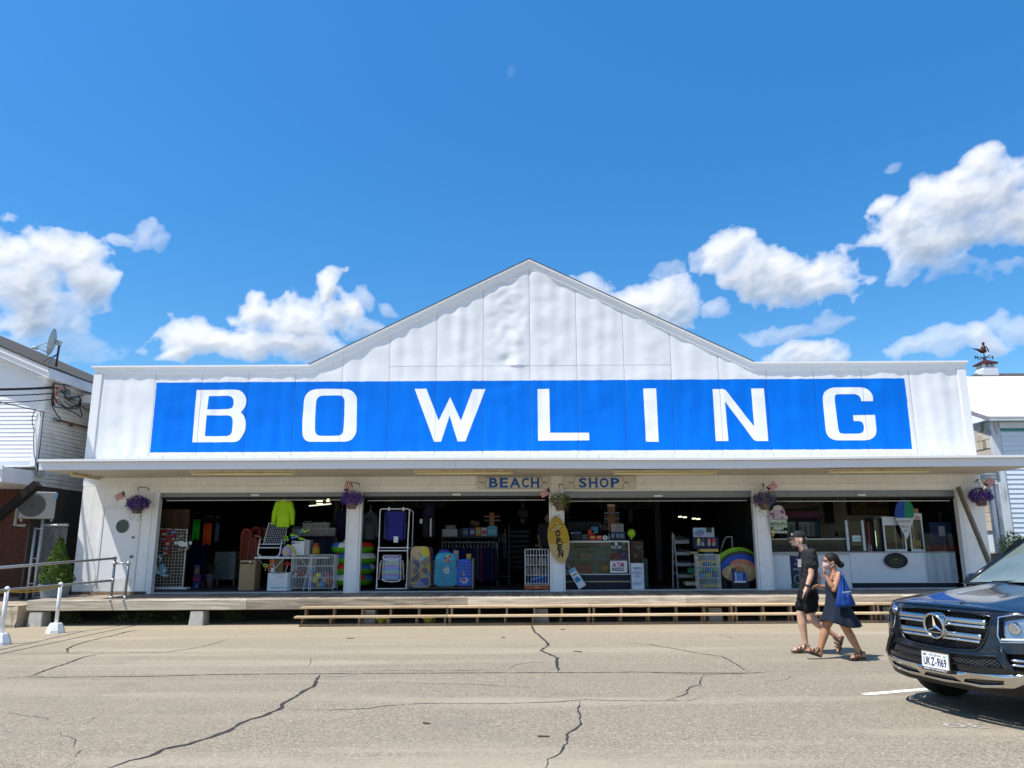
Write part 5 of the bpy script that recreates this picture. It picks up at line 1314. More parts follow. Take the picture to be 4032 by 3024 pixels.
a,b_=wpt(zA,610,680,20.2),wpt(zA,940,1195,20.2)
NAVY=C(.006,.010,.075)
L1=[[(a.x+(b_.x-a.x)*k/12,20.2,a.z),(a.x+(b_.x-a.x)*k/12,20.2,b_.z)]for k in range(13)]+[[(a.x,20.2,a.z+(b_.z-a.z)*k/20),(b_.x,20.2,a.z+(b_.z-a.z)*k/20)]for k in range(21)]
wire(t,'mesh',L1,.011,NAVY,4)
for x in(a.x,b_.x):m=MB(); m.box(x-.02,x+.02,20.21,20.25,IN_Z,a.z); m.build('leg',NAVY,t)
t=crate('kite_box','tall navy cardboard kite box with red lettering','box',zA,(738,1300,862,1572),19.1,.22,C(.008,.012,.10),True)
patch_on(t,'header_card',zA,(768,1125,852,1298),19.2,C(.05,.05,.12)); patch_on(t,'picture',zA,(772,1190,850,1292),19.195,C(.20,.10,.08))
words(t,'KITES',zA,795,1412,19.094,42,C(.55,.03,.03),s=1,width=.17,bold=.03)
words(t,'Jack\'s',zA,800,1352,19.094,26,C(.45,.03,.03),'lettering',width=.13)
m=MB(); q=wpt(zA,785,1520,19.09); m.tube([q+Vector((.02,0,.06)),q+Vector((.035,0,.0)),q+Vector((-.02,0,-.03))],[.012,.012,.003],6); m.build('moon_print',C(.5,.5,.5),t)
crate('red_box','small dark red box beside the navy kite box','box',zA,(872,1420,925,1560),19.2,.2,C(.09,.012,.012),True)
t=top('driftwood_bucket','white bucket holding dark driftwood sticks','bucket',place(zA,945,1290,1120,1540,19.7,True))
q=Vector(place(zA,945,1290,1120,1540,19.7,True)); hh=wpt(zA,1000,1300,19.7).z-IN_Z
m=MB(); m.lathe([(.09,0),(.12,hh),(.125,hh),(.115,hh-.02),(.001,hh-.03)],q,18); m.build('bucket',C(.26,.29,.31),t,smooth=True)
m=MB(); rr_=random.Random(2)
for k in range(14):m.tube([q+Vector((0,0,hh-.03)),q+Vector((rr_.uniform(-.1,.1),rr_.uniform(-.1,.1),hh+.12)),q+Vector((rr_.uniform(-.28,.42),rr_.uniform(-.2,.2),hh+rr_.uniform(.15,.38)))],[.008,.009,.006],5)
m.build('sticks',C(.05,.045,.03),t)
t=top('grey_cabinet','plain grey-green cabinet standing at the back of the first shopfront','cabinet',place(zA,1140,885,1485,1500,20.6,True))
m=MB(); boxat(m,zA,1140,890,1425,1390,20.6,.3); m.build('door',C(.13,.17,.17),t)
m=MB(); boxat(m,zA,1430,885,1482,1392,20.57,.33); m.build('side_frame',C(.19,.24,.25),t)
for x in(1160,1460):m=MB(); boxat(m,zA,x,1392,x+16,1560,20.65,.05,True); m.build('leg',GREYM,t)
REDB=C(.30,.035,.015,.4,var=.12)
for i,(x0,y0,x1,y1,Y)in enumerate(((1610,470,1790,1030,19.7),(1735,640,1905,1030,19.45),(1780,440,1960,900,20.0),(1958,455,2060,800,20.1))):
	lab=['leftmost red-orange inflatable boat standing on end','nearest red inflatable boat with rounded nose, behind the tall carton','third red inflatable boat, half hidden behind the starry chair','rearmost red inflatable boat, farthest right of the group'][i]
	a,b_=wpt(zA,x0,y0,Y),wpt(zA,x1,y1,Y); t=top('inflatable_boat',lab,'inflatable boat',((a.x+b_.x)/2,Y,b_.z),'red inflatable boats')
	w_=(b_.x-a.x)/2; cx=(a.x+b_.x)/2; r=w_*.30; loop=[(cx+(w_-r)*math.cos(RAD(k)),Y,a.z-w_+(w_-r)*math.sin(RAD(k))*1.3)for k in range(180,-1,-15)]
	loop=[(cx-w_+r,Y,b_.z)]+loop+[(cx+w_-r,Y,b_.z)]
	m=MB(); m.tube(loop,r,10); m.build('tube',REDB,t,smooth=True)
	m=MB(); m.prism([(p_[0],p_[2])for p_ in loop],lambda x,z:(x,Y-.02,z),(0,.04,0)); m.build('floor',C(.12,.015,.008),t)
	m=MB(); m.tube([(x,Y-r*.98,z)for x,_,z in loop],.007,5); m.build('seam',C(.30,.16,.10),t)
t=crate('cardboard_carton','tall closed brown cardboard carton on the threshold','carton',zA,(1592,1040,1838,1595),18.3,.42,CARD,True)
patch_on(t,'tape',zA,(1603,1078,1836,1108),18.298,C(.015,.015,.018)); m=MB(); q=wpt(zA,1770,1075,18.28); m.obox(q,(.055,.002,.03),(0,.6,0)); m.build('label_sticker',CARTON,t)
Yt=18.28
tb=top('folding_table','white folding table with crossed legs inside the first shopfront','table',place(zB,95,985,1445,1600,Yt,True))
a,b_=wpt(zB,95,988,Yt),wpt(zB,1443,972,Yt); ztb=(a.z+b_.z)/2
TABW=mat('table_white',(.62,.64,.63),.5)
m=MB(); m.box(a.x,b_.x,Yt,Yt+.62,ztb-.045,ztb); m.build('table_top',TABW,tb,bevel=.012)
for x,s in((wpt(zB,420,1000,Yt).x,1),(wpt(zB,1110,1000,Yt).x,-1)):
	for yy in(Yt+.06,Yt+.54):m=MB(); m.cyl((x,yy,ztb-.05),(x+s*.14,yy,IN_Z),.014,n=8); m.build('leg',TABW,tb)
	m=MB(); m.cyl((x+s*.25,Yt+.1,ztb-.05),(x+s*.04,Yt+.1,ztb-.28),.010,n=6); m.build('strut',TABW,tb)
q0=wpt(zB,160,1010,Yt); m=MB(); m.cyl(q0,wpt(zB,290,1145,Yt),.007,n=6); m.build('strut',GREYM,tb)
Yc=18.36
ch=top('star_beach_chair','folding beach chair with white stars on navy fabric, on the table','beach chair',tuple(wpt(zB,360,978,Yc)))
def zb_pt(x,y,dy=0):return wpt(zB,x,y,Yc+dy)
FR=mat('white_tube',(.75,.77,.78),.35,metal=.1)
NAVYF=C(.010,.014,.055,.8)
m=MB(); A=[zb_pt(362,372,.55),zb_pt(700,380,.55),zb_pt(640,755,.28),zb_pt(258,755,.28)]
m.grid(lambda u,v:A[3].lerp(A[2],u).lerp(A[0].lerp(A[1],u),v)+Vector((0,.03*math.sin(v*math.pi),0)),8,8); bk=m.build('backrest',NAVYF,ch,solid=.006)
m=MB()
def star(c,r,rx,ux):return[c+rx*(r*(1 if k%2==0 else .42)*math.cos(math.pi/2+k*math.pi/5))+ux*(r*(1 if k%2==0 else .42)*math.sin(math.pi/2+k*math.pi/5))for k in range(10)]
ux=(A[0]-A[3]).normalized(); rx=X3.copy(); nrm=rx.cross(ux)
for j in range(11):
	for i in range(9):
		u=(i+(.5 if j%2 else 0)+.25)/9; v=(j+.5)/11
		if u>.97:continue
		c=A[3].lerp(A[2],u).lerp(A[0].lerp(A[1],u),v)+Vector((0,.03*math.sin(v*math.pi)-.012,0)); m.add(star(c,.021,rx,ux),[tuple(range(10))])
m.build('star_print',C(.78,.80,.84),bk)
m=MB(); m.tube([zb_pt(262,760,.28),zb_pt(362,366,.56),zb_pt(702,372,.56),zb_pt(642,760,.28)],.012,8); m.build('back_frame',FR,ch,smooth=True)
m=MB(); m.tube([zb_pt(205,650),zb_pt(170,830),zb_pt(158,940),zb_pt(180,970),zb_pt(230,978),zb_pt(500,978),zb_pt(540,968),zb_pt(560,930),zb_pt(575,820),zb_pt(600,670)],.013,8); m.build('front_legs',FR,ch,smooth=True)
m=MB(); m.tube([zb_pt(170,815),zb_pt(575,815)],.012,8); m.tube([zb_pt(180,750,.02),zb_pt(560,750,.02)],.010,8); m.build('cross_tube',FR,ch,smooth=True)
m=MB(); S_=[zb_pt(190,800),zb_pt(560,795),zb_pt(640,755,.28),zb_pt(258,755,.28)]; m.grid(lambda u,v:S_[0].lerp(S_[1],u).lerp(S_[3].lerp(S_[2],u),v)-Vector((0,0,.04*math.sin(v*3.14))),6,6); m.build('seat',NAVYF,ch,solid=.008)
for x0,x1 in((100,270),(555,700)):m=MB(); m.tube([zb_pt(x0,598),zb_pt(x0+70,604),zb_pt(x1,672,.25)],.016,8); m.build('armrest',C(.34,.22,.12),ch,smooth=True)
m=MB(); m.tube([zb_pt(158,900,.5),zb_pt(230,974,.5),zb_pt(500,974,.5),zb_pt(560,900,.5)],.012,8); m.build('rear_legs',FR,ch,smooth=True)
garment('lime_sweatshirt','bright lime-green sweatshirt hanging under the shutter',zB,(440,-75,790,440),18.24,C(.34,.60,.012,.8,var=.1),True,.13,seed=3,cat='sweatshirt')
t=crate('toy_carton','white printed carton of toys on the folding table','carton',zB,(778,695,1000,950),18.42,.35,CARTON)
words(t,'0/32',zB,885,742,18.415,34,C(.05,.06,.10),width=.10); patch_on(t,'print',zB,(785,712,838,745),18.42,C(.10,.12,.25)); m=MB(); boxat(m,zB,1002,672,1090,945,18.5,.3); m.build('side_flap',C(.45,.47,.50),t)
LG=C(.28,.62,.04,.4)
for i,(pts,mt_,lab)in enumerate(([[(650,690),(660,600),(700,610),(690,680)],LG,'lime loop-handled water blaster left of the toy carton'],[[(755,575),(800,590),(870,600)],LG,'lime water blaster lying across the top of the toy carton'],[[(905,635),(950,650),(1000,665)],LG,'lime striped water blaster at the front of the toy carton'],[[(970,515),(1010,520),(1060,500)],LG,'lime fish-shaped water blaster, highest in the pile'],[[(760,625),(800,630),(845,620)],C(.05,.22,.50),'blue water blaster between the lime ones'],[[(925,560),(940,520),(965,500)],C(.07,.28,.55),'upright blue water blaster behind the carton'])):
	q=[wpt(zB,x,y,18.48-.01*i)for x,y in pts]; t=top('water_blaster',lab,'toy',tuple(q[0]),'water blasters')
	m=MB(); m.tube(q,[.028,.032,.024,.024][:len(q)],10); m.build('barrel',mt_,t,smooth=True)
	m=MB(); d_=(q[-1]-q[0]).normalized(); m.tube([q[0]+d_*.04,q[0]+d_*.03-Vector((0,.0,.06))],.014,8); m.build('grip',C(.05,.08,.10),t,smooth=True)
	m=MB(); m.cyl(q[-1],q[-1]+d_*.05,.018,n=8); m.build('nozzle',C(.5,.5,.45),t)
t=top('star_toy_bag','lilac plastic bag with a yellow star toy on the table','toy bag',place(zB,590,755,850,990,18.34))
q=wpt(zB,690,880,18.42); m=MB(); m.ball(q,(.13,.07,.145),14,10); m.build('bag',C(.42,.36,.56,.35),t,smooth=True)
q2=wpt(zB,675,900,18.335); m=MB(); m.add(star(q2,.075,X3,Z3),[tuple(reversed(range(10)))]); m.build('star',C(.66,.45,.14),t,solid=.012)
m=MB(); m.tube([wpt(zB,x,y,18.36)for x,y in((690,765),(760,790),(810,860),(840,950),(820,985))],[.03,.03,.028,.03,.02],8); m.build('yellow_strap',C(.52,.45,.10),t,smooth=True)
sh=top('basket_shelf','dark shelf carrying the white plastic baskets','shelf',place(zB,780,595,1570,640,19.25)); m=MB(); boxat(m,zB,775,598,1575,612,19.25,.4); m.build('board',C(.03,.03,.035),sh)
m=MB(); boxat(m,zB,785,612,800,1600,19.55,.04,True); m.build('support',C(.03,.03,.035),sh); m=MB(); boxat(m,zB,1555,612,1570,1600,19.55,.04,True); m.build('support',C(.03,.03,.035),sh)
BK=[((785,475,960,592),1,'far left basket of the lower row, two round handles'),((972,470,1155,594),1,'second basket of the lower row'),((1168,470,1300,594),0,'third basket of the lower row'),((1300,470,1425,594),0,'fourth basket of the lower row with a tag'),((1440,465,1560,592),0,'rightmost small basket of the lower row'),((975,378,1158,468),1,'left basket of the upper row, two round handles'),((1170,370,1300,468),0,'middle basket of the upper row'),((1302,366,1450,468),0,'right basket of the upper row with thin wire handle')]
BKM=mat('basket_white',(.48,.48,.46),.5)
for i,(bx,hd,lab)in enumerate(BK):
	x0,y0,x1,y1=bx; Y=19.27; a,b_=wpt(zB,x0,y0,Y),wpt(zB,x1,y1,Y); t=top('plastic_basket','white lattice '+lab,'basket',((a.x+b_.x)/2,Y,b_.z),'white plastic baskets')
	w_=b_.x-a.x; nn=max(5,int(w_/.028)); L1=[]; i_=.06*w_
	for k in range(nn+1):u=k/nn; L1.append([(a.x+w_*u,Y,a.z),(a.x+i_+(w_-2*i_)*u,Y+.02,b_.z)])
	for k in range(5):v=k/4; L1.append([(a.x+i_*v,Y+.02*v,a.z+(b_.z-a.z)*v),(b_.x-i_*v,Y+.02*v,a.z+(b_.z-a.z)*v),(b_.x-i_*v,Y+.26,a.z+(b_.z-a.z)*v),(a.x+i_*v,Y+.26,a.z+(b_.z-a.z)*v),(a.x+i_*v,Y+.02*v,a.z+(b_.z-a.z)*v)])
	wire(t,'lattice',L1,.0055,BKM,4); m=MB(); m.tube([(a.x,Y,a.z),(b_.x,Y,a.z),(b_.x,Y+.27,a.z),(a.x,Y+.27,a.z)],.009,6,closed=True); m.build('rim',BKM,t)
	m=MB(); m.box(a.x+.03,b_.x-.03,Y+.05,Y+.25,b_.z+.005,a.z-.03); m.build('contents',C(*[(.10,.05,.05),(.14,.06,.02),(.06,.07,.10)][i%3]),t)
	if hd:
		for f in(.28,.72):cxx=a.x+w_*f; m=MB(); m.tube([(cxx+w_*.22*math.cos(RAD(k)),Y+.01,a.z+.062*math.sin(RAD(k)))for k in range(0,181,20)],.006,6); m.build('handle',BKM,t)
	else:m=MB(); m.tube([(a.x+w_*.1,Y+.1,a.z),(a.x+w_*.15,Y+.1,a.z+.05),(a.x+w_*.5,Y+.1,a.z+.02)],.004,5); m.build('handle',BKM,t)
t=top('sand_pail_stack','stack of sand pails, orange on top of yellow','pails',place(zB,1140,730,1300,935,18.6))
q=Vector(place(zB,1140,730,1300,935,18.6)); z1=wpt(zB,1200,805,18.6).z; z2=wpt(zB,1200,730,18.6).z
m=MB(); m.lathe([(.10,0),(.085,z1-q.z),(.001,z1-q.z)],q,18); m.build('yellow_pails',C(.40,.25,.03),t,smooth=True)
m=MB(); m.lathe([(.078,z1-q.z),(.06,z2-q.z),(.001,z2-q.z)],q,18); m.build('orange_pail',C(.42,.09,.03),t,smooth=True)
for k in range(3):m=MB(); zz=(z1-q.z)*(.3+.3*k); m.lathe([(.104-.006*k,zz),(.108-.006*k,zz+.008),(.104-.006*k,zz+.016)],q,18); m.build('pail_rim',C(.46,.30,.05),t,smooth=True)
t=top('blue_slat_rack','dim blue slatted rack behind the pails','rack',place(zB,1140,600,1560,960,19.7,True)); m=MB()
for k in range(11):boxat(m,zB,1150,620+34*k,1540,636+34*k,19.7,.02)
m.build('slats',C(.02,.035,.10),t); m=MB(); boxat(m,zB,1330,610,1350,1000,19.725,.03,True); m.build('upright',C(.02,.03,.08),t)
crate('shadow_carton','brown carton in the shade under the table','carton',zB,(378,1022,612,1300),18.75,.35,CARD,True)
t=crate('printed_carton','open white carton with blue print under the folding table','carton',zB,(345,1272,690,1608),18.12,.32,CARTON,True)
m=MB(); boxat(m,zB,692,1262,735,1600,18.16,.30,True); m.build('side_panel',C(.42,.45,.50),t)
words(t,'Omy\'toto',zB,575,1342,18.112,22,C(.20,.30,.42),width=.155,shear=.2)
m=MB()
for k in range(5):q=wpt(zB,410+60*k,1555,18.112); m.add([q,q+Vector((.03,0,.012)),q+Vector((.05,0,.035)),q+Vector((.02,0,.028))],[(0,1,2,3)]); m.add([q+Vector((-.02,0,.02)),q+Vector((.0,0,.006)),q+Vector((.02,0,.028))],[(0,1,2)])
m.build('bird_print',C(.10,.16,.24),t)
m=MB()
for k in range(9):q=wpt(zB,420+27*k,1292,18.112); m.add([q,q+Vector((.012,0,-.005)),q+Vector((.012,0,.03)),q+Vector((0,0,.026))],[(0,1,2,3)])
m.build('bird_print',C(.15,.2,.28),t)
for i,(p0,p1,mt_,lab)in enumerate((((655,1262),(705,1135),C(.62,.05,.02),'red D-handled toy shovel standing in the white carton'),((380,1180),(415,1090),C(.70,.06,.02),'small red toy shovel leaning left in the white carton'),((300,1230),(300,1165),C(.30,.55,.04),'lime toy shovel outside the white carton'),((360,1240),(355,1190),C(.62,.06,.03),'red toy scoop low against the white carton'))):
	a,b_=wpt(zB,*p0,18.25),wpt(zB,*p1,18.25); t=top('toy_shovel',lab,'toy shovel',tuple(a),'toy shovels')
	m=MB(); m.cyl(a,b_,.008,n=8); m.build('shaft',C(.55,.45,.34),t)
	m=MB(); m.tube([b_,b_+Vector((-.05,0,.03)),b_+Vector((-.045,0,.065)),b_+Vector((.06,0,.055)),b_+Vector((.06,0,.02)),b_],.014,8); m.build('handle',mt_,t,smooth=True)
t=top('carton_tag','white price card in the carton of shovels','price tag',place(zB,400,1180,445,1255,18.22)); m=MB(); boxat(m,zB,402,1180,442,1258,18.22,.004); m.build('card',CARTON,t); words(t,'D-1',zB,422,1225,18.218,18,C(.04,.04,.06),width=.035)
Yw=18.22
for i,(x0,x1,nx)in enumerate(((785,1112,13),(1116,1525,15))):
	a,b_=wpt(zB,x0,945,Yw),wpt(zB,x1,1592,Yw)
	t=top('wire_cage',['white wire cage holding red goggles on its shelf','white wire cage filled with colourful balls'][i],'wire cage',((a.x+b_.x)/2,Yw,IN_Z),'white wire cages')
	zs=[wpt(zB,900,y,Yw).z for y in(1150,1352)]
	cage(t,a.x,b_.x,Yw,Yw+.42,IN_Z+.05,a.z,nx,9,.0034,zs)
	for x in(a.x,b_.x):
		for y in(Yw,Yw+.42):m=MB(); m.cyl((x,y,IN_Z),(x,y,a.z),.009,n=6); m.build('post',WIREW,t)
a=wpt(zB,900,1345,Yw)
m=MB(); xg0,xg1=wpt(zB,790,0,Yw).x,wpt(zB,1108,0,Yw).x
rr_=random.Random(9)
REDS=C(.45,.02,.02)
for k in range(8):
	x=xg0+.06+(xg1-xg0-.12)*k/7; t=top('swim_mask','red swim mask heaped on the cage shelf','swim mask',(x,Yw+.12+.1*(k%2),a.z+.01),'red swim masks')
	m=MB(); m.ball((x,Yw+.12+.1*(k%2),a.z+.055+.03*(k%3)),(.055,.05,.045),10,6); m.build('body',REDS,t,smooth=True)
	m=MB(); m.ball((x+.01,Yw+.075+.1*(k%2),a.z+.06+.03*(k%3)),(.035,.012,.025),10,6); m.build('lens',C(.12,.10,.12,.1),t,smooth=True)
for x,y in((835,1310),(1045,1310)):q=wpt(zB,x,y,Yw+.03); t=top('mask_tag','white cardboard tag among the red swim masks','tag',tuple(q-Vector((0,0,.04))),'tags in the cage'); m=MB(); m.obox(q,(.10,.004,.045),(0,-.7,0)); m.build('card',CARTON,t); m=MB(); m.obox(q-Vector((0,.004,0)),(.05,.002,.02),(0,-.7,0)); m.build('print',C(.05,.05,.06),t)
BC=[(.02,.08,.45),(.60,.10,.04),(.62,.58,.05),(.05,.20,.55),(.55,.04,.10),(.08,.30,.50),(.60,.55,.06),(.03,.06,.35),(.30,.45,.60),(.50,.12,.05)]
BN=['dark blue','orange','yellow','royal blue','pink-red','teal blue','lemon yellow','navy','pale blue','rust']
for k in range(16):
	x=wpt(zB,1160+(k%5)*75+20*(k//5%2),0,Yw).x; z=IN_Z+.05+.075+.105*(k//5); y=Yw+.10+.10*((k*2)%3)
	t=top('rubber_ball','%s toy ball in the %s layer of the right wire cage'%(BN[k%10],['bottom','second','third','top'][k//5]),'ball',(x,y,z-.07),'balls in the wire cage')
	m=MB(); m.ball((x,y,z),.074,14,10); m.build('ball',C(*BC[k%10],.35),t,smooth=True); m=MB(); m.tube([(x+.0745*math.cos(j*.524),y,z+.0745*math.sin(j*.524))for j in range(12)],.008,5,closed=True); m.build('stripe',C(*BC[(k+3)%10],.35),t,smooth=True)
rc=wpt(zC,-20,760,18.95)
GRNI=C(.10,.42,.01,.25)
def wedge(c,R,r,a0,a1,b0,b1,nu=10,nv=8):
	m=MB(); m.grid(lambda u,v:Vector((c.x+(R+r*math.cos(RAD(b0+(b1-b0)*v)))*math.cos(RAD(a0+(a1-a0)*u)),c.y+(R+r*math.cos(RAD(b0+(b1-b0)*v)))*math.sin(RAD(a0+(a1-a0)*u)),c.z+r*math.sin(RAD(b0+(b1-b0)*v)))),nu,nv); return m
for k,(yy,lab)in enumerate(((775,'top'),(965,'second'),(1145,'third'),(1335,'bottom'))):
	zc_=wpt(zC,0,yy,18.95).z; r=.135; R=.39; c=Vector((rc.x+.04*((k*5)%3-1),18.98,zc_))
	t=top('swim_ring','green inflatable swim ring with striped top, %s of the stack by the pillar'%lab,'swim ring',(c.x,c.y,c.z-r),'stack of swim rings')
	wedge(c,R,r,0,360,180,362,48,8).build('underside',GRNI,t,smooth=True)
	cols=[C(.04,.16,.45,.25),C(.70,.72,.72,.25),C(.55,.05,.03,.25)]
	for j in range(6):wedge(c,R,r,60*j+47*k,60*j+60+47*k,0,182,10,8).build('top_gore',cols[j%3],t,smooth=True)
	m=MB(); q=c+Vector((R*math.cos(RAD(250)),R*math.sin(RAD(250)),r)); m.cyl(q,q+Vector((0,0,.045)),.02,.014,8); m.build('valve',CARTON,t)
garment('navy_shirt','navy long-sleeved shirt hanging in the dark by the first pillar',zB,(1575,120,1765,640),19.6,C(.010,.011,.045,.85),True,.1,seed=8)
BULB=mat('bulb_glow',(1.0,.78,.45),.4,emit=1.6)
for i,(x,y)in enumerate(((1252,1977),(1264,1979),(1292,1973))):
	q=at(x,y,22); t=top('flood_lamp',['leftmost of the three glowing flood lamps deep in the shop','middle glowing flood lamp deep in the shop','largest, rightmost glowing flood lamp deep in the shop'][i],'lamp',tuple(q),'flood lamps')
	m=MB(); m.ball(q,(.055,.03,.07),12,8); m.build('bulb',BULB,t,smooth=True); m=MB(); m.cyl(q+Vector((0,.03,.03)),q+Vector((0,.16,.12)),.055,.03,12); m.build('socket',C(.03,.03,.03),t)
	m=MB(); m.cyl(q+Vector((0,.16,.12)),Vector((q.x,22.16,3.499)),.01,n=6); m.build('stem',C(.03,.03,.03),t)
TUBE=mat('tube_glow',(1.0,.92,.72),.4,emit=.7)
a,b_=at(1217,1992,21.5),at(1304,1984,21.5)
t=top('strip_light','glowing fluorescent strip below the flood lamps','strip light',tuple((a+b_)/2)); m=MB(); m.cyl(a,b_,.018,n=10); m.build('tube',TUBE,t,smooth=True); m=MB(); m.box(a.x,b_.x,21.47,21.55,max(a.z,b_.z)+.02,max(a.z,b_.z)+.06); m.build('channel',C(.15,.15,.14),t)
for x in(a.x+.05,b_.x-.05):m=MB(); m.cyl((x,21.5,max(a.z,b_.z)+.06),(x,21.5,3.499),.006,n=5); m.build('stem',C(.05,.05,.05),t)
for i,(x,y)in enumerate(((360,252),(445,262),(610,286),(690,293))):
	q=wpt(zF,x,y,26); t=top('ceiling_lamp','small glowing ceiling lamp far inside, number %s from the left'%['one','two','three','four'][i],'lamp',tuple(q),'far ceiling lamps'); m=MB(); m.box(q.x-.045,q.x+.045,25.9,26.1,q.z-.02,q.z+.02); m.build('diffuser',mat('far_glow',(1,.85,.6),.4,emit=1.2),t)
	m=MB(); m.cyl((q.x,26,q.z+.02),(q.x,26,3.499),.01,n=6); m.build('stem',C(.05,.05,.05),t)
t=garment('slogan_shirt','dark grey T-shirt with black slogan hanging left in the second shopfront',zC,(115,140,375,640),18.75,C(.05,.062,.068,.85,var=.08),True,.10,seed=5)
words(t,'2020',zC,225,310,18.742,48,C(.004,.004,.006),bold=.03,width=.19); words(t,'SUCKS',zC,225,362,18.742,44,C(.004,.004,.006),bold=.02,width=.19)
def chair_frame(t,Y,quad,r=.014):
	P=[wpt(zC,x,y,Y)for x,y in quad]; m=MB()
	Q=[]
	for i,p_ in enumerate(P):
		a,b2=P[i-1],P[(i+1)%4]
		Q+=[p_+(a-p_).normalized()*.045,p_+((a-p_).normalized()+(b2-p_).normalized())*.012,p_+(b2-p_).normalized()*.045]
	m.tube(Q,r,8,closed=True); return m.build('frame',FR,t,smooth=True)
Yk=18.22
ck=top('chair_rack','tall white tubular rack displaying two folded beach chairs','display rack',place(zC,360,100,945,1505,Yk,True))
chair_frame(ck,Yk,[(430,105),(942,105),(905,782),(405,782)]); chair_frame(ck,Yk,[(395,833),(912,833),(885,1494),(362,1496)])
for a,b_ in(((412,700),(388,905)),((912,700),(905,910)),((375,1410),(358,1510)),((880,1410),(885,1510))):m=MB(); m.cyl(wpt(zC,*a,Yk),wpt(zC,*b_,Yk),.017,n=8); m.build('joint_sleeve',FR,ck,smooth=True)
m=MB(); m.tube([wpt(zC,950,110,Yk+.3),wpt(zC,1005,160,Yk+.35),wpt(zC,985,780,Yk+.35),wpt(zC,920,790,Yk+.2)],.012,8); m.build('rear_frame',FR,ck,smooth=True)
for x in(580,830):m=MB(); boxat(m,zC,x-12,75,x+14,135,Yk-.02,.05); m.build('hook',CARTON,ck)
def beach_chair(label,quad,stripes,Y,tag_box=None,arms=None):
	t=top('folded_beach_chair',label,'beach chair',tuple((wpt(zC,*quad[2],Y)+wpt(zC,*quad[3],Y))/2),'folded beach chairs')
	A=[wpt(zC,x,y,Y)for x,y in quad]; n=len(stripes)
	for k,(f0,f1,mt_)in enumerate(stripes):
		m=MB(); m.grid(lambda u,v:(A[0].lerp(A[1],u)).lerp(A[3].lerp(A[2],u),f0+(f1-f0)*v)+Vector((0,-.012*math.sin(u*math.pi),0)),10,3,flip=True); m.build('fabric_stripe' if n>1 else 'fabric',mt_,t,solid=.006)
	m=MB(); o=[A[0]+Vector((-.03,.02,.02)),A[1]+Vector((.03,.02,.02)),A[2]+Vector((.03,.02,-.02)),A[3]+Vector((-.03,.02,-.02))]; m.tube(o+[o[0]],.012,8); m.build('frame',FR if n>1 else C(.02,.025,.08,.4),t,smooth=True)
	return t
BLU=C(.010,.012,.19,.6,var=.1)
t=beach_chair('plain blue folded beach chair on the upper rack',[(540,150),(850,150),(815,640),(560,640)],[(0,1,BLU)],Yk+.02)
for y in(300,380,430):patch_on(t,'seam',zC,(545,y,830,y+8),Yk+.016,C(.006,.008,.12),.012)
for x in(515,860):m=MB(); boxat(m,zC,x-12,170,x+14,630,Yk+.06,.02); m.build('side_bar',C(.02,.022,.10),t)
patch_on(t,'price_card',zC,(666,585,740,690),Yk,CARTON,.006)
sc=[((.42,.30,.55)),((.30,.38,.60)),((.32,.46,.62)),((.28,.45,.30)),((.38,.46,.42)),((.36,.24,.46)),((.28,.32,.60)),((.22,.34,.62)),((.26,.44,.40)),((.34,.46,.36)),((.34,.24,.46)),((.24,.30,.60)),((.24,.40,.62))]
t=beach_chair('rainbow striped folded beach chair on the lower rack',[(505,930,),(765,930),(757,1320),(495,1320)],[(k/13,(k+1)/13-.0005,C(*c))for k,c in enumerate(sc)],Yk+.02)
ed=[(.30,.08,.25),(.02,.05,.45),(.04,.25,.10),(.28,.35,.03),(.35,.05,.03),(.03,.04,.40),(.05,.15,.5),(.04,.3,.1),(.30,.36,.04),(.38,.12,.03),(.05,.03,.35),(.02,.08,.45)]
for sx0,sx1 in((455,500),(762,806)):
	for k,c in enumerate(ed):patch_on(t,'edge_stripe',zC,(sx0,1000+27*k,sx1,1026+27*k),Yk+.045,C(*c),.0,.008)
m=MB(); m.tube([wpt(zC,x,y,Yk-.01)for x,y in((465,945),(500,985),(620,1003),(740,990),(800,950))],.013,8); m.build('top_bar',FR,t,smooth=True)
m=MB(); m.tube([wpt(zC,x,y,Yk-.01)for x,y in((455,1325),(500,1362),(630,1375),(750,1365),(795,1330))],.013,8); m.build('bottom_bar',FR,t,smooth=True)
for q in([(455,1000),(430,1060),(408,1345)],[(815,1000),(830,1060),(838,1340)]):m=MB(); m.tube([wpt(zC,x,y,Yk-.015)for x,y in q],[.016,.02,.018],8); m.build('armrest',C(.45,.34,.20),t,smooth=True)
Yb=18.05
bc=top('board_cart','wire cart on black casters holding upright body boards','cart',place(zC,915,1000,2040,1540,Yb,True))
a,b_=wpt(zC,925,1018,Yb),wpt(zC,2035,1478,Yb)
CW=C(.20,.17,.12,.5)
cage(bc,a.x,b_.x,Yb,Yb+.5,b_.z,a.z,20,8,.004,tuple(b_.z+(a.z-b_.z)*k/8 for k in range(1,8)),CW,.0045)
for x in(a.x,b_.x):
	for y in(Yb,Yb+.5):m=MB(); m.box(x-.012,x+.012,y-.012,y+.012,b_.z-.03,a.z+.06); m.build('post',CW,bc)
m=MB(); m.box(a.x,b_.x,Yb+.01,Yb+.49,b_.z-.03,b_.z-.012); m.build('floor',C(.03,.025,.02),bc)
for x in(a.x+.04,b_.x-.04):
	for y in(Yb+.03,Yb+.47):m=MB(); rw=(b_.z-.04-IN_Z)*.45; m.cyl((x-.015,y,IN_Z+rw),(x+.015,y,IN_Z+rw),rw,n=14); m.box(x-.02,x+.02,y-.015,y+.015,IN_Z+rw,b_.z-.03); m.build('caster',C(.015,.015,.018),bc)
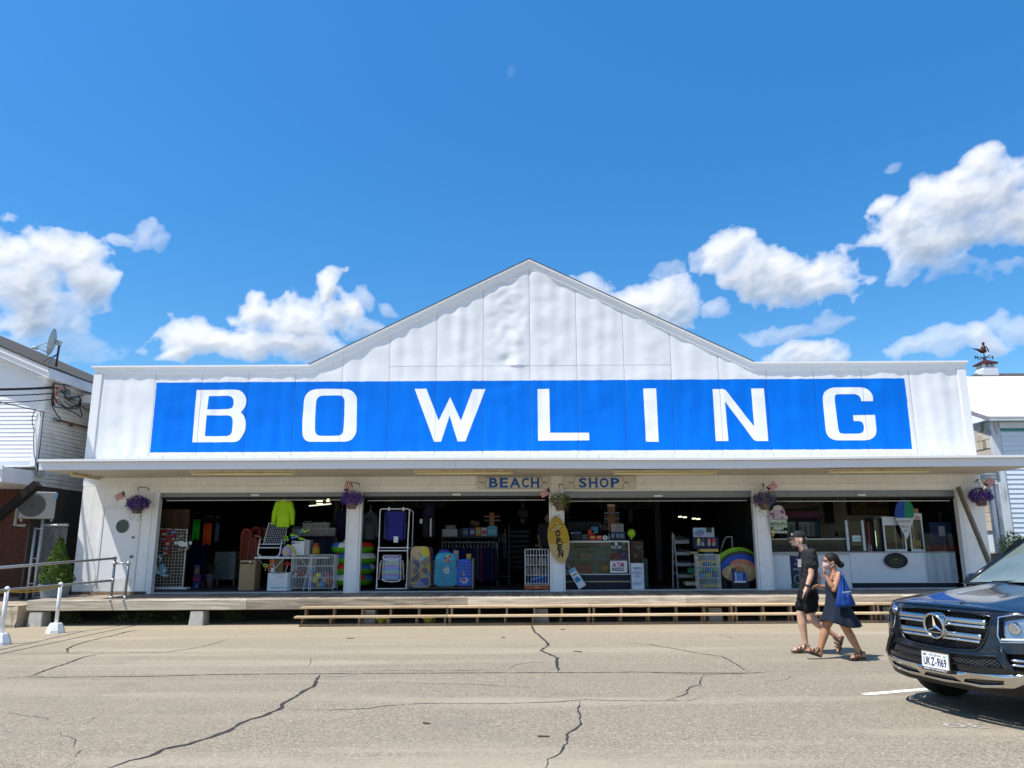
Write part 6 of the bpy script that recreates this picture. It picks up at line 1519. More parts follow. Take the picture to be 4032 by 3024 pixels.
def rrect(x0,y0,x1,y1,r,tp=.0):
	P=[]
	for cx,cy,a0 in((x1-r,y0+r,90),(x1-r,y1-r*.6,0),(x0+r,y1-r*.6,-90),(x0+r,y0+r,180)):
		ry=r if cy<(y0+y1)/2 else r*.6
		for k in range(6):a=RAD(a0-18*k); P.append((cx+r*math.cos(a)*(1 if cy>(y0+y1)/2 else 1),cy-ry*math.sin(a)))
	return[(p[0]+((x0+x1)/2-p[0])*tp*(1 if p[1]<(y0+y1)/2-(y1-y0)*.1 else 0),p[1])for p in P]
def body_board(label,box,Y,mt_,name='body_board',tp=.10,rim=None):
	x0,y0,x1,y1=box; t=top(name,label,'body board',tuple((wpt(zC,x0,y1,Y)+wpt(zC,x1,y1,Y))/2),'body boards in the cart')
	poly_on(t,'core',zC,rrect(x0,y0,x1,y1,(x1-x0)*.26,tp),Y+.04,mt_,.045)
	P=[wpt(zC,x,y,Y-.001)for x,y in rrect(x0,y0,x1,y1,(x1-x0)*.26,tp)]
	m=MB(); m.tube(P,.008,5,closed=True); m.build('rail',rim or mt_,t); return t
TAN=C(.46,.34,.19)
t=body_board('tan body board with blue, yellow and grey triangles',(948,762,1300,1470),Yb+.10,TAN)
for pts,c in(([(1145,770),(1240,770),(1285,840),(1290,910),(1230,945),(1150,900)],(.52,.45,.04)),([(975,900),(1060,985),(985,1030)],(.28,.24,.22)),([(985,1030),(1115,1030),(1115,1170)],(.06,.10,.30)),([(1045,985),(1120,1020),(985,1030)],(.09,.12,.30)),([(1135,905),(1215,950),(1140,1030)],(.20,.42,.45)),([(1225,950),(1295,905),(1298,1050),(1210,1120),(1140,1035)],(.24,.20,.17)),([(1215,1115),(1298,1050),(1296,1180)],(.50,.45,.05)),([(1210,1110),(1280,1195),(1210,1240),(1140,1180)],(.13,.12,.14)),([(1280,1200),(1290,1270),(1270,1310),(1215,1250)],(.08,.34,.40)),([(945,1350),(1115,1195),(1115,1330),(990,1380)],(.10,.11,.13)),([(1115,1340),(1200,1300),(1290,1330),(1270,1440),(1220,1440)],(.07,.10,.32)),([(1000,1460),(1115,1340),(1240,1465)],(.28,.26,.46))):
	poly_on(t,'print_triangle',zC,pts,Yb+.10,C(*c),.003,.006)
m=MB(); q=wpt(zC,1132,905,Yb+.088); m.lathe([(.018,0),(.018,.006)],q,12,Matrix.Rotation(RAD(90),3,'X')); m.build('leash_plug',C(.05,.05,.05),t)
q=wpt(zC,1040,1185,Yb+.09); m=MB(); m.lathe([(.062,0),(.062,.003)],q,20,Matrix.Rotation(RAD(90),3,'X')); m.build('round_print',C(.10,.11,.16),t); words(t,'SL',zC,1040,1205,Yb+.085,42,C(.42,.33,.22),width=.08)
body_board('dark red body board standing behind the tan one',(1010,762,1335,1460),Yb+.22,C(.20,.03,.03)); body_board('dark blue body board behind the red one',(1050,765,1365,1460),Yb+.32,C(.03,.06,.18))
AQ,AQ2=C(.03,.32,.50),C(.10,.48,.62)
t=body_board('aqua body board with beach ball print and wavy water',(1372,878,1760,1450),Yb+.08,AQ)
rr_=random.Random(5)
for k in range(26):x,y=rr_.uniform(1385,1680),rr_.uniform(920,1420); poly_on(t,'water_glint',zC,[(x,y),(x+30,y-6),(x+62,y),(x+30,y+7)],Yb+.08,AQ2,.002,.006)
q=wpt(zC,1610,970,Yb+.07); Rb=.085
for k in range(6):
	m=MB(); m.add([q]+[q+Vector((Rb*math.cos(RAD(60*k+10*j+15)),-.004,Rb*math.sin(RAD(60*k+10*j+15))))for j in range(7)],[tuple(reversed(range(8)))]); m.build('beach_ball_print',C(*[(.55,.04,.05),(.60,.50,.05),(.04,.10,.42),(.58,.30,.05),(.50,.08,.25),(.10,.35,.40)][k]),t)
poly_on(t,'white_print',zC,[(1500,1160),(1560,1120),(1620,1110),(1640,1180),(1620,1240),(1560,1230),(1530,1200)],Yb+.08,C(.45,.58,.66),.002,.007); poly_on(t,'dark_print',zC,[(1505,1130),(1560,1150),(1530,1165)],Yb+.08,C(.03,.06,.12),.002,.010)
body_board('purple-blue body board behind the aqua one',(1430,820,1650,1440),Yb+.2,C(.05,.03,.30)); body_board('second aqua body board leaning behind',(1400,860,1700,1440),Yb+.15,C(.02,.20,.34))
t=body_board('small royal blue kids body board with fish print',(1758,985,2030,1445),Yb+.08,C(.012,.10,.62))
for k in range(14):x,y=rr_.uniform(1775,1960),rr_.uniform(1020,1410); poly_on(t,'water_line',zC,[(x,y),(x+25,y-18),(x+50,y),(x+25,y-10)],Yb+.08,C(.06,.28,.75),.002,.006)
poly_on(t,'fish_print',zC,[(1855,1240),(1880,1195),(1912,1240),(1890,1280)],Yb+.08,C(.58,.34,.04),.002,.007); poly_on(t,'fish_print',zC,[(1868,1150),(1885,1110),(1925,1130),(1905,1165)],Yb+.08,C(.02,.16,.12),.002,.007); poly_on(t,'smile_print',zC,[(1820,1310),(1860,1330),(1930,1290),(1970,1330),(1940,1400),(1870,1405),(1830,1370)],Yb+.08,C(.46,.56,.70),.002,.007); poly_on(t,'mouth_print',zC,[(1840,1320),(1870,1335),(1925,1312),(1905,1360),(1860,1365)],Yb+.08,C(.30,.02,.03),.002,.010)
crate('white_flap_box','open white box poking up behind the body boards','box',zC,(1700,830,1790,1010),Yb+.3,.1,C(.28,.32,.36)); crate('yellow_pack','small yellow and red pack behind the body boards','packet',zC,(1930,890,2010,985),Yb+.3,.1,C(.35,.26,.06))
Ym=19.2
t=top('shorts_mannequin','hanging torso form in dark shirt and black shorts with white side stripes','mannequin',place(zC,1155,0,1380,610,Ym))
def zc3(x,y):return wpt(zC,x,y,Ym)
m=MB(); c_=zc3(1270,250); w_=(zc3(1370,0)-zc3(1160,0)).x
m.tube([zc3(1290,-40),zc3(1290,60),zc3(1270,160),zc3(1262,250)],[.12,.14,.17,.15],12); m.build('shirt',C(.012,.014,.045,.85),t,smooth=True)
for x0,x1 in((1165,1275),(1268,1378)):m=MB(); m.tube([zc3((x0+x1)/2,250),zc3((x0+x1)/2,420),zc3((x0+x1)/2,600)],[(zc3(x1,0)-zc3(x0,0)).x*.52,(zc3(x1,0)-zc3(x0,0)).x*.56,(zc3(x1,0)-zc3(x0,0)).x*.54],12); m.build('shorts_leg',C(.022,.022,.026,.85),t,smooth=True)
for x in(1302,1316):m=MB(); boxat(m,zC,x-4,272,x+4,585,Ym-.125,.01); m.build('stripe',C(.55,.56,.58),t)
m=MB(); boxat(m,zC,1118,282,1165,358,Ym-.1,.004); m.build('price_tag',CARTON,t)
m=MB(); m.cyl(zc3(1290,-40),Vector((zc3(1290,-40).x,Ym,3.499)),.008,n=5); m.build('cord',C(.1,.1,.1),t)
Yr=19.9
sh=top('goods_shelf','dark shelf over the clothes rail carrying boxes and packets','shelf',place(zD,180,585,1150,600,Yr)); m=MB(); boxat(m,zD,150,586,1170,606,Yr-.1,.5); m.build('board',C(.02,.02,.025),sh)
for x in(170,1150):m=MB(); boxat(m,zD,x,606,x+14,1450,Yr+.3,.05,True); m.build('upright',C(.05,.055,.06),sh)
crate('white_box','plain white box on the dark shelf','box',zD,(182,457,445,585),Yr-.05,.3,C(.30,.31,.31)); crate('grey_box','grey lidded box on top of the plain white box','box',zD,(243,388,412,456),Yr,.22,C(.14,.145,.15))
for i,(bx,c,c2,lab)in enumerate((((538,435,640,582),(.03,.05,.11),(.10,.20,.24),'navy'),((656,430,755,582),(.05,.03,.14),(.20,.32,.36),'purple'),((762,428,860,580),(.34,.15,.01),(.25,.26,.24),'orange'),((866,430,962,580),(.30,.30,.36),(.32,.04,.09),'pink and white'),((970,405,1142,585),(.04,.20,.28),(.12,.34,.42),'large turquoise'))):
	t=crate('toy_packet',lab+' toy packet standing on the dark shelf','packet',zD,bx,Yr-.03,.10,C(*c),group='toy packets on the shelf'); x0,y0,x1,y1=bx; patch_on(t,'picture',zD,(x0+12,y0+50,x1-12,y1-40),Yr-.03,C(*c2)); patch_on(t,'banner',zD,(x0+10,y0+8,x1-10,y0+34),Yr-.03,C(*[min(1,v*1.6)for v in c]))
crate('toy_packet','dim navy packet at the left end of the packets','packet',zD,(480,440,534,575),Yr+.1,.1,C(.015,.02,.05),group='toy packets on the shelf')
t=top('straw_hat','brown straw hat perched above the packets','hat',place(zD,680,300,830,410,Yr+.1)); q=wpt(zD,745,365,Yr+.1); m=MB(); m.ball(q+Vector((-.03,0,.03)),(.09,.09,.08),14,8); m.build('crown',C(.10,.045,.03),t,smooth=True); m=MB(); m.ball(q+Vector((.05,0,0)),(.10,.06,.085),14,8); m.build('brim',C(.09,.05,.035),t,smooth=True)
t=top('wooden_cross_stand','upright wooden post with crossing sign arm above the packets','sign post',place(zD,1005,165,1090,400,Yr)); m=MB(); boxat(m,zD,1005,168,1088,404,Yr,.05); m.build('post',C(.20,.10,.03),t)
for bx,c in(((912,226,1186,250),(.22,.07,.04)),((918,292,992,318),(.06,.09,.07)),((1100,294,1196,318),(.10,.10,.10))):patch_on(t,'arm',zD,bx,Yr,C(*c),.002,.02)
cr=top('clothes_rail','clothes rail below the dark shelf, crowded with hanging garments','clothes rail',place(zD,190,685,1140,1450,Yr+.05,True))
a,b_=wpt(zD,190,686,Yr+.05),wpt(zD,1140,690,Yr+.05); m=MB(); m.cyl(a,b_,.014,n=8); m.build('rail',GREYM,cr,smooth=True)
for q in(a,b_):m=MB(); m.cyl((q.x,q.y,IN_Z),q,.016,n=8); m.build('upright',GREYM,cr,smooth=True)
GC=[(.014,.012,.06),(.02,.014,.05),(.012,.012,.035),(.16,.02,.07),(.012,.010,.07),(.012,.012,.10),(.010,.012,.05),(.020,.020,.05),(.012,.022,.07),(.03,.05,.07),(.10,.015,.05),(.008,.010,.08)]
GN=['navy','indigo','black-blue','magenta','dark violet','royal blue','ink blue','slate blue','denim blue','grey-blue','plum','deep blue']
for k in range(15):
	x=215+64*k; y0,y1=745+12*(k%3),1180+(170 if k>7 else 40)+18*((k*5)%3)
	garment('hanging_garment','%s garment hanging %s on the clothes rail'%(GN[k%12],['at the left end','toward the left','mid-way','toward the right','at the right end'][k//3]),zD,(x-40,y0,x+44,y1),Yr-.02,C(*GC[k%12],.85),False,.34,'garments on the clothes rail',10+k,'garment')
t0=at(2030,2110,21.4)
SL=['BE NICE OR LEAVE','','SEASIDE','SALTY AIR','','LIFE IS GOOD','','RELAX','','BEACH','']
for k in range(8):
	y0=478+78*k+(0 if k<2 else 12*(k-1)); t=crate('slogan_plank','%s dark lettered plank from the top on the rear wall'%['first','second','third','fourth','fifth','sixth','seventh','lowest'][k],'sign',zD,(1360,y0,1700,y0+48),21.4,.03,C(*((.02,.05,.055)if k==1 else(.014,.018,.024))),group='lettered planks')
	if k==0:words(t,'BE NICE OR LEAVE',zD,1530,y0+34,21.395,22,C(.07,.10,.11),width=.5)
for bx,c,lab in(((1505,118,1672,248),(.015,.03,.02),'dim green square sign high on the rear wall'),((1545,272,1624,352),(.05,.07,.10),'small grey-blue picture below the green sign'),((1552,20,1620,90),(.05,.06,.08),'small grey plate near the ceiling')):crate('wall_sign',lab,'sign',zD,bx,21.45,.02,C(*c))
t=top('steel_rack','thin grey steel rack frame right of the clothes rail','rack',place(zD,1090,378,1355,1300,20.6,True)); P=[wpt(zD,x,y,20.6)for x,y in((1090,382),(1348,382),(1345,1310))]; m=MB(); m.tube([Vector((P[0].x,20.6,IN_Z)),P[0],P[1],Vector((P[2].x,20.6,IN_Z))],.012,6); m.tube([wpt(zD,1160,1278,20.6),wpt(zD,1345,1278,20.6)],.01,6); m.build('frame',C(.12,.16,.17),t)
garment('denim_garment','grey-blue striped towel hanging on the steel rack',zD,(1235,540,1310,970),20.5,C(.03,.055,.09,.85),False,.08,None,31,'towel')
for k,x in enumerate((1180,1228,1280)):t=top('white_strap','white hanging strap, %s of three on the steel rack'%['left','middle','right'][k],'strap',place(zD,x-4,535,x+6,690,20.45),'white straps'); m=MB(); boxat(m,zD,x-4,538,x+5,690,20.45,.006); m.build('strap',C(.30,.32,.34),t)
Yn=18.02
t=top('wire_book_bin','tall white wire bin on an orange wheeled base by the second pillar','wire bin',place(zD,1615,780,2045,1560,Yn,True))
a,b_=wpt(zD,1625,785,Yn),wpt(zD,2035,1432,Yn)
zs=[wpt(zD,1800,y,Yn).z for y in(915,1085,1258,1402)]
cage(t,a.x,b_.x,Yn,Yn+.40,b_.z,zs[0]+.14,8,6,.005,tuple(zs),WIREW,.0055)
for x in(a.x,b_.x):m=MB(); m.cyl((x,Yn,b_.z),(x,Yn+.02,zs[0]+.13),.012,n=6); m.build('post',WIREW,t)
m=MB(); z0=wpt(zD,1800,1508,Yn).z; m.box(a.x-.02,b_.x+.02,Yn-.02,Yn+.43,z0,b_.z-.012); m.build('base',C(.36,.085,.025),t,bevel=.01)
patch_on(t,'base_label',zD,(1795,1462,1865,1480),Yn-.02,C(.55,.35,.30))
for x in(a.x+.05,b_.x-.05):
	for y in(Yn+.02,Yn+.4):m=MB(); rw=(z0-IN_Z+.02)*.5; m.cyl((x-.014,y,IN_Z-.014+rw),(x+.014,y,IN_Z-.014+rw),rw,n=16); m.build('caster',C(.42,.42,.42),t)
for lvl in(1,2):
	for k in range(11):
		c=[(.30,.22,.07),(.34,.26,.22),(.28,.20,.05),(.07,.10,.22),(.24,.26,.20),(.05,.07,.16),(.32,.30,.20),(.08,.14,.26)][(k*3+lvl)%8]
		x=a.x+.02+(b_.x-a.x-.04)*k/11; bk=top('boxed_toy','thin boxed toy standing on the %s tier of the wire bin'%['','upper','lower'][lvl],'boxed toy',(x+.012,Yn+.15,zs[lvl]+.005),'boxed toys on the %s tier'%['','upper','lower'][lvl]); m=MB(); m.box(x,x+.028,Yn+.03,Yn+.3,zs[lvl]+.006,zs[lvl]+.15+.02*(k%3)); m.build('box',C(*c),bk)
for nm,c,p0,p1,lab in(('foam_noodle',(.62,.15,.01),(1750,1262),(1925,1252),'orange toy bat lying in the wire bin'),('foam_noodle',(.02,.22,.62),(1730,1340),(1990,1270),'bright blue foam noodle slanting in the wire bin')):
	a2,b2=wpt(zD,*p0,Yn+.08),wpt(zD,*p1,Yn+.08); tt=top(nm,lab,'toy',tuple(a2),'noodles in the wire bin'); m=MB(); m.cyl(a2,b2,.028,n=12); m.build('foam',C(*c),tt,smooth=True)
	m=MB(); m.cyl(b2,b2+(b2-a2).normalized()*.05,.012,n=8); m.build('tip',C(*[v*.7 for v in c]),tt)
crate('blue_pack','dark blue boxed toy at the bottom of the wire bin','box',zD,(1735,1300,2020,1395),Yn+.12,.2,C(.01,.03,.22))
Ys=17.93
t=top('open_skimboard','yellow pointed skimboard hung on the pillar as OPEN sign','sign board',place(zS,25,110,470,1040,Ys))
out_=[(195,110),(240,125),(300,185),(370,280),(420,385),(455,510),(468,640),(462,760),(440,880),(410,960),(370,1015),(310,1040),(250,1030),(200,985),(130,880),(80,780),(45,650),(28,520),(32,400),(60,280),(100,190),(150,125)]
dv=[(x,y)for x,y in out_]
YLW,YLT=C(.40,.24,.012,.35,var=.12,vs=5),C(.46,.32,.13,.45,var=.12,vs=5)
poly_on(t,'lower_board',zS,[(466,650),(462,760),(440,880),(410,960),(370,1015),(310,1040),(250,1030),(200,985),(130,880),(80,780),(46,652)],Ys,YLT,.02); poly_on(t,'upper_board',zS,[(195,110),(240,125),(300,185),(370,280),(420,385),(455,510),(466,649),(46,651),(28,520),(32,400),(60,280),(100,190),(150,125)],Ys,YLW,.02)
BLKP=C(.03,.022,.018,.6)
q=wpt(zS,205,350,Ys-.024); dr=Vector((math.cos(RAD(27)),0,math.sin(RAD(27)))); du=Vector((-dr.z,0,dr.x))
m=MB(); m.add([q+dr*.16*math.cos(k*.314)+du*.055*math.sin(k*.314)for k in range(20)],[tuple(reversed(range(20)))]); m.build('logo_field',C(.52,.40,.12),t)
m=MB(); m.tube([q+Vector((0,-.003,0))+dr*.16*math.cos(k*.314)+du*.055*math.sin(k*.314)for k in range(20)],.006,5,closed=True); m.build('logo_ring',BLKP,t)
m=MB(); put_text(m,'Kayou',q-du*.025+Vector((0,-.004,0)),dr,du,.06,width=.2,shear=.3); m.build('logo_lettering',C(.25,.17,.05),t)
m=MB()
tilt=RAD(-6); r2,u2=Vector((math.cos(tilt),0,math.sin(tilt))),Vector((-math.sin(tilt),0,math.cos(tilt)))
for ch_,x,y in(('O',230,510),('P',245,660),('E',268,790),('N',290,915)):put_text(m,ch_,wpt(zS,x,y,Ys-.024),r2,u2,.135,bold=.07,width=.118)
m.build('lettering',BLKP,t)
for pts in([(430,490),(445,480),(440,500)],[(385,770),(400,740),(415,770),(395,775)],[(290,640),(335,605),(345,665),(325,650)],[(230,900),(255,950),(240,955)]):poly_on(t,'chip',zS,pts,Ys-.02,BLKP,.002)
m=MB(); q=wpt(zS,230,268,Ys-.03); m.ball(q,(.02,.008,.02),10,6); m.build('screw',C(.6,.5,.2),t)
for z,bx,txt,lab,Y in((z4,(365,190,970,292),'BOWLING','dim grey BOWLING sign hanging inside the second shopfront',22.8),(z5,(560,218,1175,302),'GOLF','dim grey GOLF sign hanging inside the third shopfront',22.8)):
	t=crate('hall_sign',lab,'sign',z,bx,Y,.04,C(.028,.030,.036)); words(t,txt,z,(bx[0]+bx[2])/2,bx[3]-20,Y-.004,62,C(.003,.003,.004),bold=.05,width=(3.2 if txt=='BOWLING' else 2.3))
	for s in(.15,.85):m=MB(); a,b_=wpt(z,bx[0],bx[1],Y),wpt(z,bx[2],bx[1],Y); x=a.x+(b_.x-a.x)*s; m.cyl((x,Y,a.z),(x,Y,3.499),.006,n=5); m.build('chain',C(.05,.05,.05),t)
for z,bx,lab in((z5,(845,302,892,440),'narrow grey hanging banner below the GOLF sign'),(z4,(1697,205,1735,295),'narrow grey banner hanging right in the second shopfront')):crate('hanging_banner',lab,'banner',z,bx,22.6,.02,C(.045,.05,.055))
Yd=18.40
def ze_(x,y,dy=0):return wpt(zE,x,y,Yd+dy)
t=top('display_counter','white framed glass display counter with goods on its shelves','display counter',place(zE,0,685,1145,1575,Yd,True))
xL,xR=ze_(-60,700).x,ze_(1140,700).x; zT,zGl=ze_(600,688).z,ze_(600,1290).z; zt2=ze_(600,718).z
FRW=mat('counter_white',(.55,.57,.56),.45)
for b in((xL,xR,Yd,Yd+.62,zt2,zT),(xL,xR,Yd,Yd+.62,zGl-.02,zGl),(xR-.025,xR,Yd,Yd+.03,zGl,zt2),(xL,xL+.03,Yd,Yd+.62,zGl,zt2)):m=MB(); m.box(*b); m.build('frame',FRW,t)
m=MB(); m.box(xL+.03,xR-.03,Yd+.58,Yd+.61,zGl,zt2); m.build('back_panel',C(.34,.35,.31),t)
m=MB(); m.box(xL+.02,xR-.02,Yd+.01,Yd+.60,IN_Z,zGl-.021); m.build('plinth',C(.012,.016,.03),t); m=MB(); boxat(m,zE,-60,1418,1175,1438,Yd,.02); m.build('plinth_strip',C(.34,.32,.20),t)
for y in(830,1030):m=MB(); boxat(m,zE,-20,y,1110,y+8,Yd+.12,.46); m.build('shelf',C(.30,.33,.33),t)
m=MB(); m.box(xL+.03,xR-.026,Yd+.008,Yd+.012,zGl,zt2); m.build('glass_front',glass('counter_glass',(.80,.88,.86),.25),t)
for bx,mt_,lab,dy in(((155,730,435,812),C(.01,.035,.03),'rolled dark green item on the top counter shelf',.3),((235,910,475,1028),CARD,'brown carton on the middle counter shelf',.35),((600,722,820,815),C(.28,.28,.24),'pale open box on the top counter shelf',.3),((130,1120,470,1195),C(.42,.07,.06),'upper red folded float in the counter',.25),((190,1198,470,1275),C(.38,.06,.05),'lower red folded float in the counter',.22)):crate('counter_goods',lab,'goods',zE,bx,Yd+dy,.2,mt_)
for x,y,r,c,lab in((695,1195,.115,(.55,.22,.04),'orange and yellow ball on the counter floor'),(895,1010,.13,(.42,.015,.02),'shiny red ball behind the ATM card'),(1010,950,.125,(.05,.02,.20),'purple ball behind the red one')):
	q=ze_(x,y,.32); b2=top('play_ball',lab,'ball',tuple(q-Vector((0,0,r))),'balls in the counter'); m=MB(); m.ball(q,r,18,12); m.build('ball',C(*c,.2),b2,smooth=True)
	m=MB(); [m.ball(q+Vector((r*.9*math.cos(k*1.3)*math.cos(k),-r*.9*abs(math.sin(k*1.3+.4)),r*.9*math.sin(k)*.8)),.028,8,6)for k in range(6)]; m.build('spots',C(.55,.48,.06)if c[0]>.5 else C(*[v*1.3 for v in c],.2),b2,smooth=True)
def card(name,label,z,box,Y,mt_,lines,group=None):
	t=top(name,label,'sign',place(z,*box,Y),group); m=MB(); boxat(m,z,*box,Y,.006); m.build('board',mt_,t)
	for txt,x,y,h,c,w in lines:words(t,txt,z,x,y,Y-.003,h,C(*c),width=w,bold=.02)
	return t
card('atm_sign','white card reading ATM INSIDE on the counter glass',zE,(793,1052,1108,1268),Yd-.012,CARTON,[('ATM',940,1165,85,(.42,.01,.20),.27),('INSIDE',940,1235,58,(.02,.02,.07),.27)])
t=card('stay_safe_sign','small dark STAY SAFE notice at the top of the counter glass',zE,(806,712,1010,868),Yd-.012,C(.02,.045,.05),[('STAY SAFE',906,812,30,(.62,.68,.66),.25),('6ft',902,758,26,(.02,.05,.05),.04),('KEEP YOUR DISTANCE',906,836,12,(.5,.55,.55),.23)])
m=MB(); q=wpt(zE,902,745,Yd-.016); m.lathe([(.034,0),(.034,.002)],q,18,Matrix.Rotation(RAD(90),3,'X')); m.build('badge',C(.6,.65,.64),t); words(t,'6ft',zE,902,757,Yd-.022,22,C(.02,.05,.05),width=.038)
ON=[((90,575,270,680),(.012,.016,.02),'dark folded bundle'),((135,520,270,572),(.05,.08,.16),'blue-grey folder lying high'),((278,565,400,680),(.05,.045,.05),'stack of small dark cases'),((392,488,500,585),(.42,.03,.02),'red candy header card'),((412,590,540,680),(.40,.03,.02),'red printed sweets box'),((545,590,648,680),(.45,.07,.07),'pink-red sweets box'),((450,432,580,555),(.03,.13,.22),'teal blue card'),((80,535,135,560),(.35,.36,.38),'small white slip'),((808,520,1075,650),(.015,.025,.07),'navy rack of carded goods'),((820,650,1070,680),(.03,.02,.03),'low dark tray under the navy rack')]
for i,(bx,c,lab)in enumerate(ON):
	t=crate('counter_item',lab+' on the counter top','goods',zE,bx,Yd+.10+.03*(i%3),.14,C(*c))
	if i==8:
		for x in(845,935,1010):patch_on(t,'card',zE,(x-32,560,x+28,638),Yd+.10+.03*2,C(.13,.18,.26),.004)
	if i in(4,5):patch_on(t,'print',zE,(bx[0]+20,610,bx[2]-20,640),Yd+.1+.03*(i%3),C(.5,.40,.12))
	if i==2:
		for k in range(3):patch_on(t,'case_edge',zE,(285,590+28*k,396,598+28*k),Yd+.16,C(.16,.16,.18))
q=ze_(702,632,.1); t=top('tape_roll','white paper roll standing on the counter top','roll',tuple(q-Vector((0,0,.058)))); m=MB(); m.lathe([(.022,-.03),(.058,-.03),(.058,.03),(.022,.03)],q,22,Matrix.Rotation(RAD(90),3,'X')); m.build('roll',C(.55,.56,.54),t,smooth=False); m=MB(); m.lathe([(.021,-.031),(.021,.031)],q,16,Matrix.Rotation(RAD(90),3,'X')); m.build('core',C(.03,.03,.03),t)
q=ze_(777,680,.1); t=top('spray_bottle','clear sanitizer bottle beside the white paper roll','bottle',tuple(q)); m=MB(); m.lathe([(.028,0),(.03,.08),(.018,.11),(.012,.12),(.012,.15),(.02,.155),(.02,.17),(.001,.172)],q,14); m.build('bottle',C(.16,.19,.24,.2),t,smooth=True)
t=top('wire_card_rack','small white wire card rack on the counter','rack',place(zE,818,382,1035,520,Yd+.15)); a,b_=ze_(820,384,.15),ze_(1032,518,.15)
wire(t,'wires',[[(a.x,a.y,a.z+(b_.z-a.z)*k/8),(b_.x,a.y,a.z+(b_.z-a.z)*k/8)]for k in range(9)]+[[(x,a.y,a.z),(x,a.y,b_.z)]for x in(a.x,b_.x)],.004)
for i,y0 in enumerate((30,)):
	t=top('sunglasses_tower','brown wooden sunglasses tower rising behind the counter','display tower',place(zE,745,25,900,420,Yd+.35)); m=MB(); boxat(m,zE,750,66,895,520,Yd+.35,.06); m.build('column',C(.13,.055,.02),t); m=MB(); boxat(m,zE,745,26,880,66,Yd+.34,.05); m.build('header',C(.32,.29,.26),t)
	for k in range(6):
		for s,x in((-1,690),(1,895),(0,790)):
			if s==0 and k>2:continue
			m=MB(); yy=(180+36*k); q=wpt(zE,x+12,yy,Yd+.33); [m.ball(q+Vector((dx,-.01,0)),(.024,.006,.016),8,6)for dx in(0,.052)]; m.tube([q+Vector((.024,-.01,.004)),q+Vector((.03,-.01,.004))],.003,4); m.build('sunglasses',C(*[(.12,.20,.26),(.05,.05,.06),(.16,.07,.03)][k%3],.1),t,smooth=True)
for k in range(6):q=wpt(zE,650+26*k,490,Yd+.2); t=top('pen_stick','thin souvenir stick %s in the fan beside the wire rack'%['far left','second','third','fourth','fifth','far right'][k],'stick',tuple(q),'souvenir sticks'); m=MB(); m.cyl(q,q+Vector((-.06+.02*k,0,.14)),.006,n=6); m.build('stick',C(*[(.25,.18,.08),(.05,.06,.12)][k%2]),t)
crate('dark_monitor','dark glossy monitor at the left behind the counter','monitor',zE,(20,340,640,520),Yd+.5,.05,C(.008,.009,.012,.7))
t=top('lime_lantern','round lime-green mesh balloon beside the counter','balloon',place(zE,1105,478,1255,640,Yd+.2)); q=ze_(1180,552,.2); m=MB(); m.ball(q,(.098,.098,.102),18,12); m.build('globe',C(.30,.55,.02),t,smooth=True); m=MB(); [m.tube([q+Vector((.1*math.cos(a)*math.cos(RAD(k)),.1*math.sin(a)*math.cos(RAD(k)),.105*math.sin(RAD(k))))for k in range(-90,91,18)],.003,4)for a in(3.4,4.0,4.7,5.3,5.9)]; m.build('ribs',C(.20,.42,.02),t); m=MB(); m.lathe([(.03,0),(.022,.03),(.03,.05)],ze_(1180,660,.2),10); m.build('neck',C(.3,.33,.3),t)
t=top('souvenir_rack','dark brown souvenir rack hung with small goods right of the counter','rack',place(zE,1150,680,1440,1560,Yd+.3,True)); m=MB(); boxat(m,zE,1160,690,1420,1400,Yd+.3,.05,True); m.build('board',C(.07,.028,.014),t)
for k in range(7):q=(1165+(k*37)%160,700+42*k); m=MB(); boxat(m,zE,q[0],q[1],q[0]+60+30*(k%3),q[1]+30,Yd+.26,.03); m.build('goods',C(*[(.03,.07,.08),(.10,.05,.03),(.12,.12,.13),(.02,.10,.06)][k%4]),t)
crate('green_display_board','dark green board leaning behind the white bat-and-ball box','display board',zE,(1365,1010,1490,1470),Yd+.22,.03,C(.015,.06,.055),True)
t=crate('bat_ball_box','tall white printed plastic bat-and-ball box on the threshold','box',zE,(1178,1095,1418,1578),18.2,.2,C(.60,.63,.70),True)
INKB=(.05,.09,.26)
for txt,y,h,w in(('WIFFLE',1210,46,.21),('PERFORATED',1250,14,.16),('PLASTIC BASEBALL',1280,20,.25),('AND',1308,18,.06),('PLASTIC BAT',1340,20,.17),('SET',1368,18,.05),('THE WIFFLE BALL INC.',1463,16,.23),('SHELTON, CT 06484',1486,12,.17)):words(t,txt,zE,1293,y,18.196,h,C(*INKB),width=w,bold=.03)
m=MB(); q=wpt(zE,1378,1408,18.195); m.tube([q+Vector((.028*math.cos(k*.45),0,.028*math.sin(k*.45)))for k in range(14)],.003,4,closed=True); m.build('ball_print',C(.3,.33,.42),t)
Yl=18.2; A=[wpt(zS,x,y,Yl)for x,y in((440,1195),(560,1130),(790,1475),(655,1560))]
t=top('leaning_kite_box','narrow white and blue box of kites leaning by the second pillar','box',tuple(A[3]))
m=MB(); P=A+[p_+Vector((0,.14,.02))for p_ in A]; m.add(P,[(3,2,1,0),(4,5,6,7),(0,1,5,4),(1,2,6,5),(2,3,7,6),(3,0,4,7)]); m.build('box',CARTON,t)
poly_on(t,'blue_print',zS,[(555,1345),(620,1300),(705,1370),(600,1435)],Yl,C(.03,.22,.45),.002,.003); poly_on(t,'blue_print',zS,[(445,1195),(555,1140),(590,1185),(480,1240)],Yl,C(.12,.40,.62),.002,.003); poly_on(t,'black_print',zS,[(520,1290),(605,1235),(612,1255),(530,1305)],Yl,C(.02,.02,.02),.002,.004)
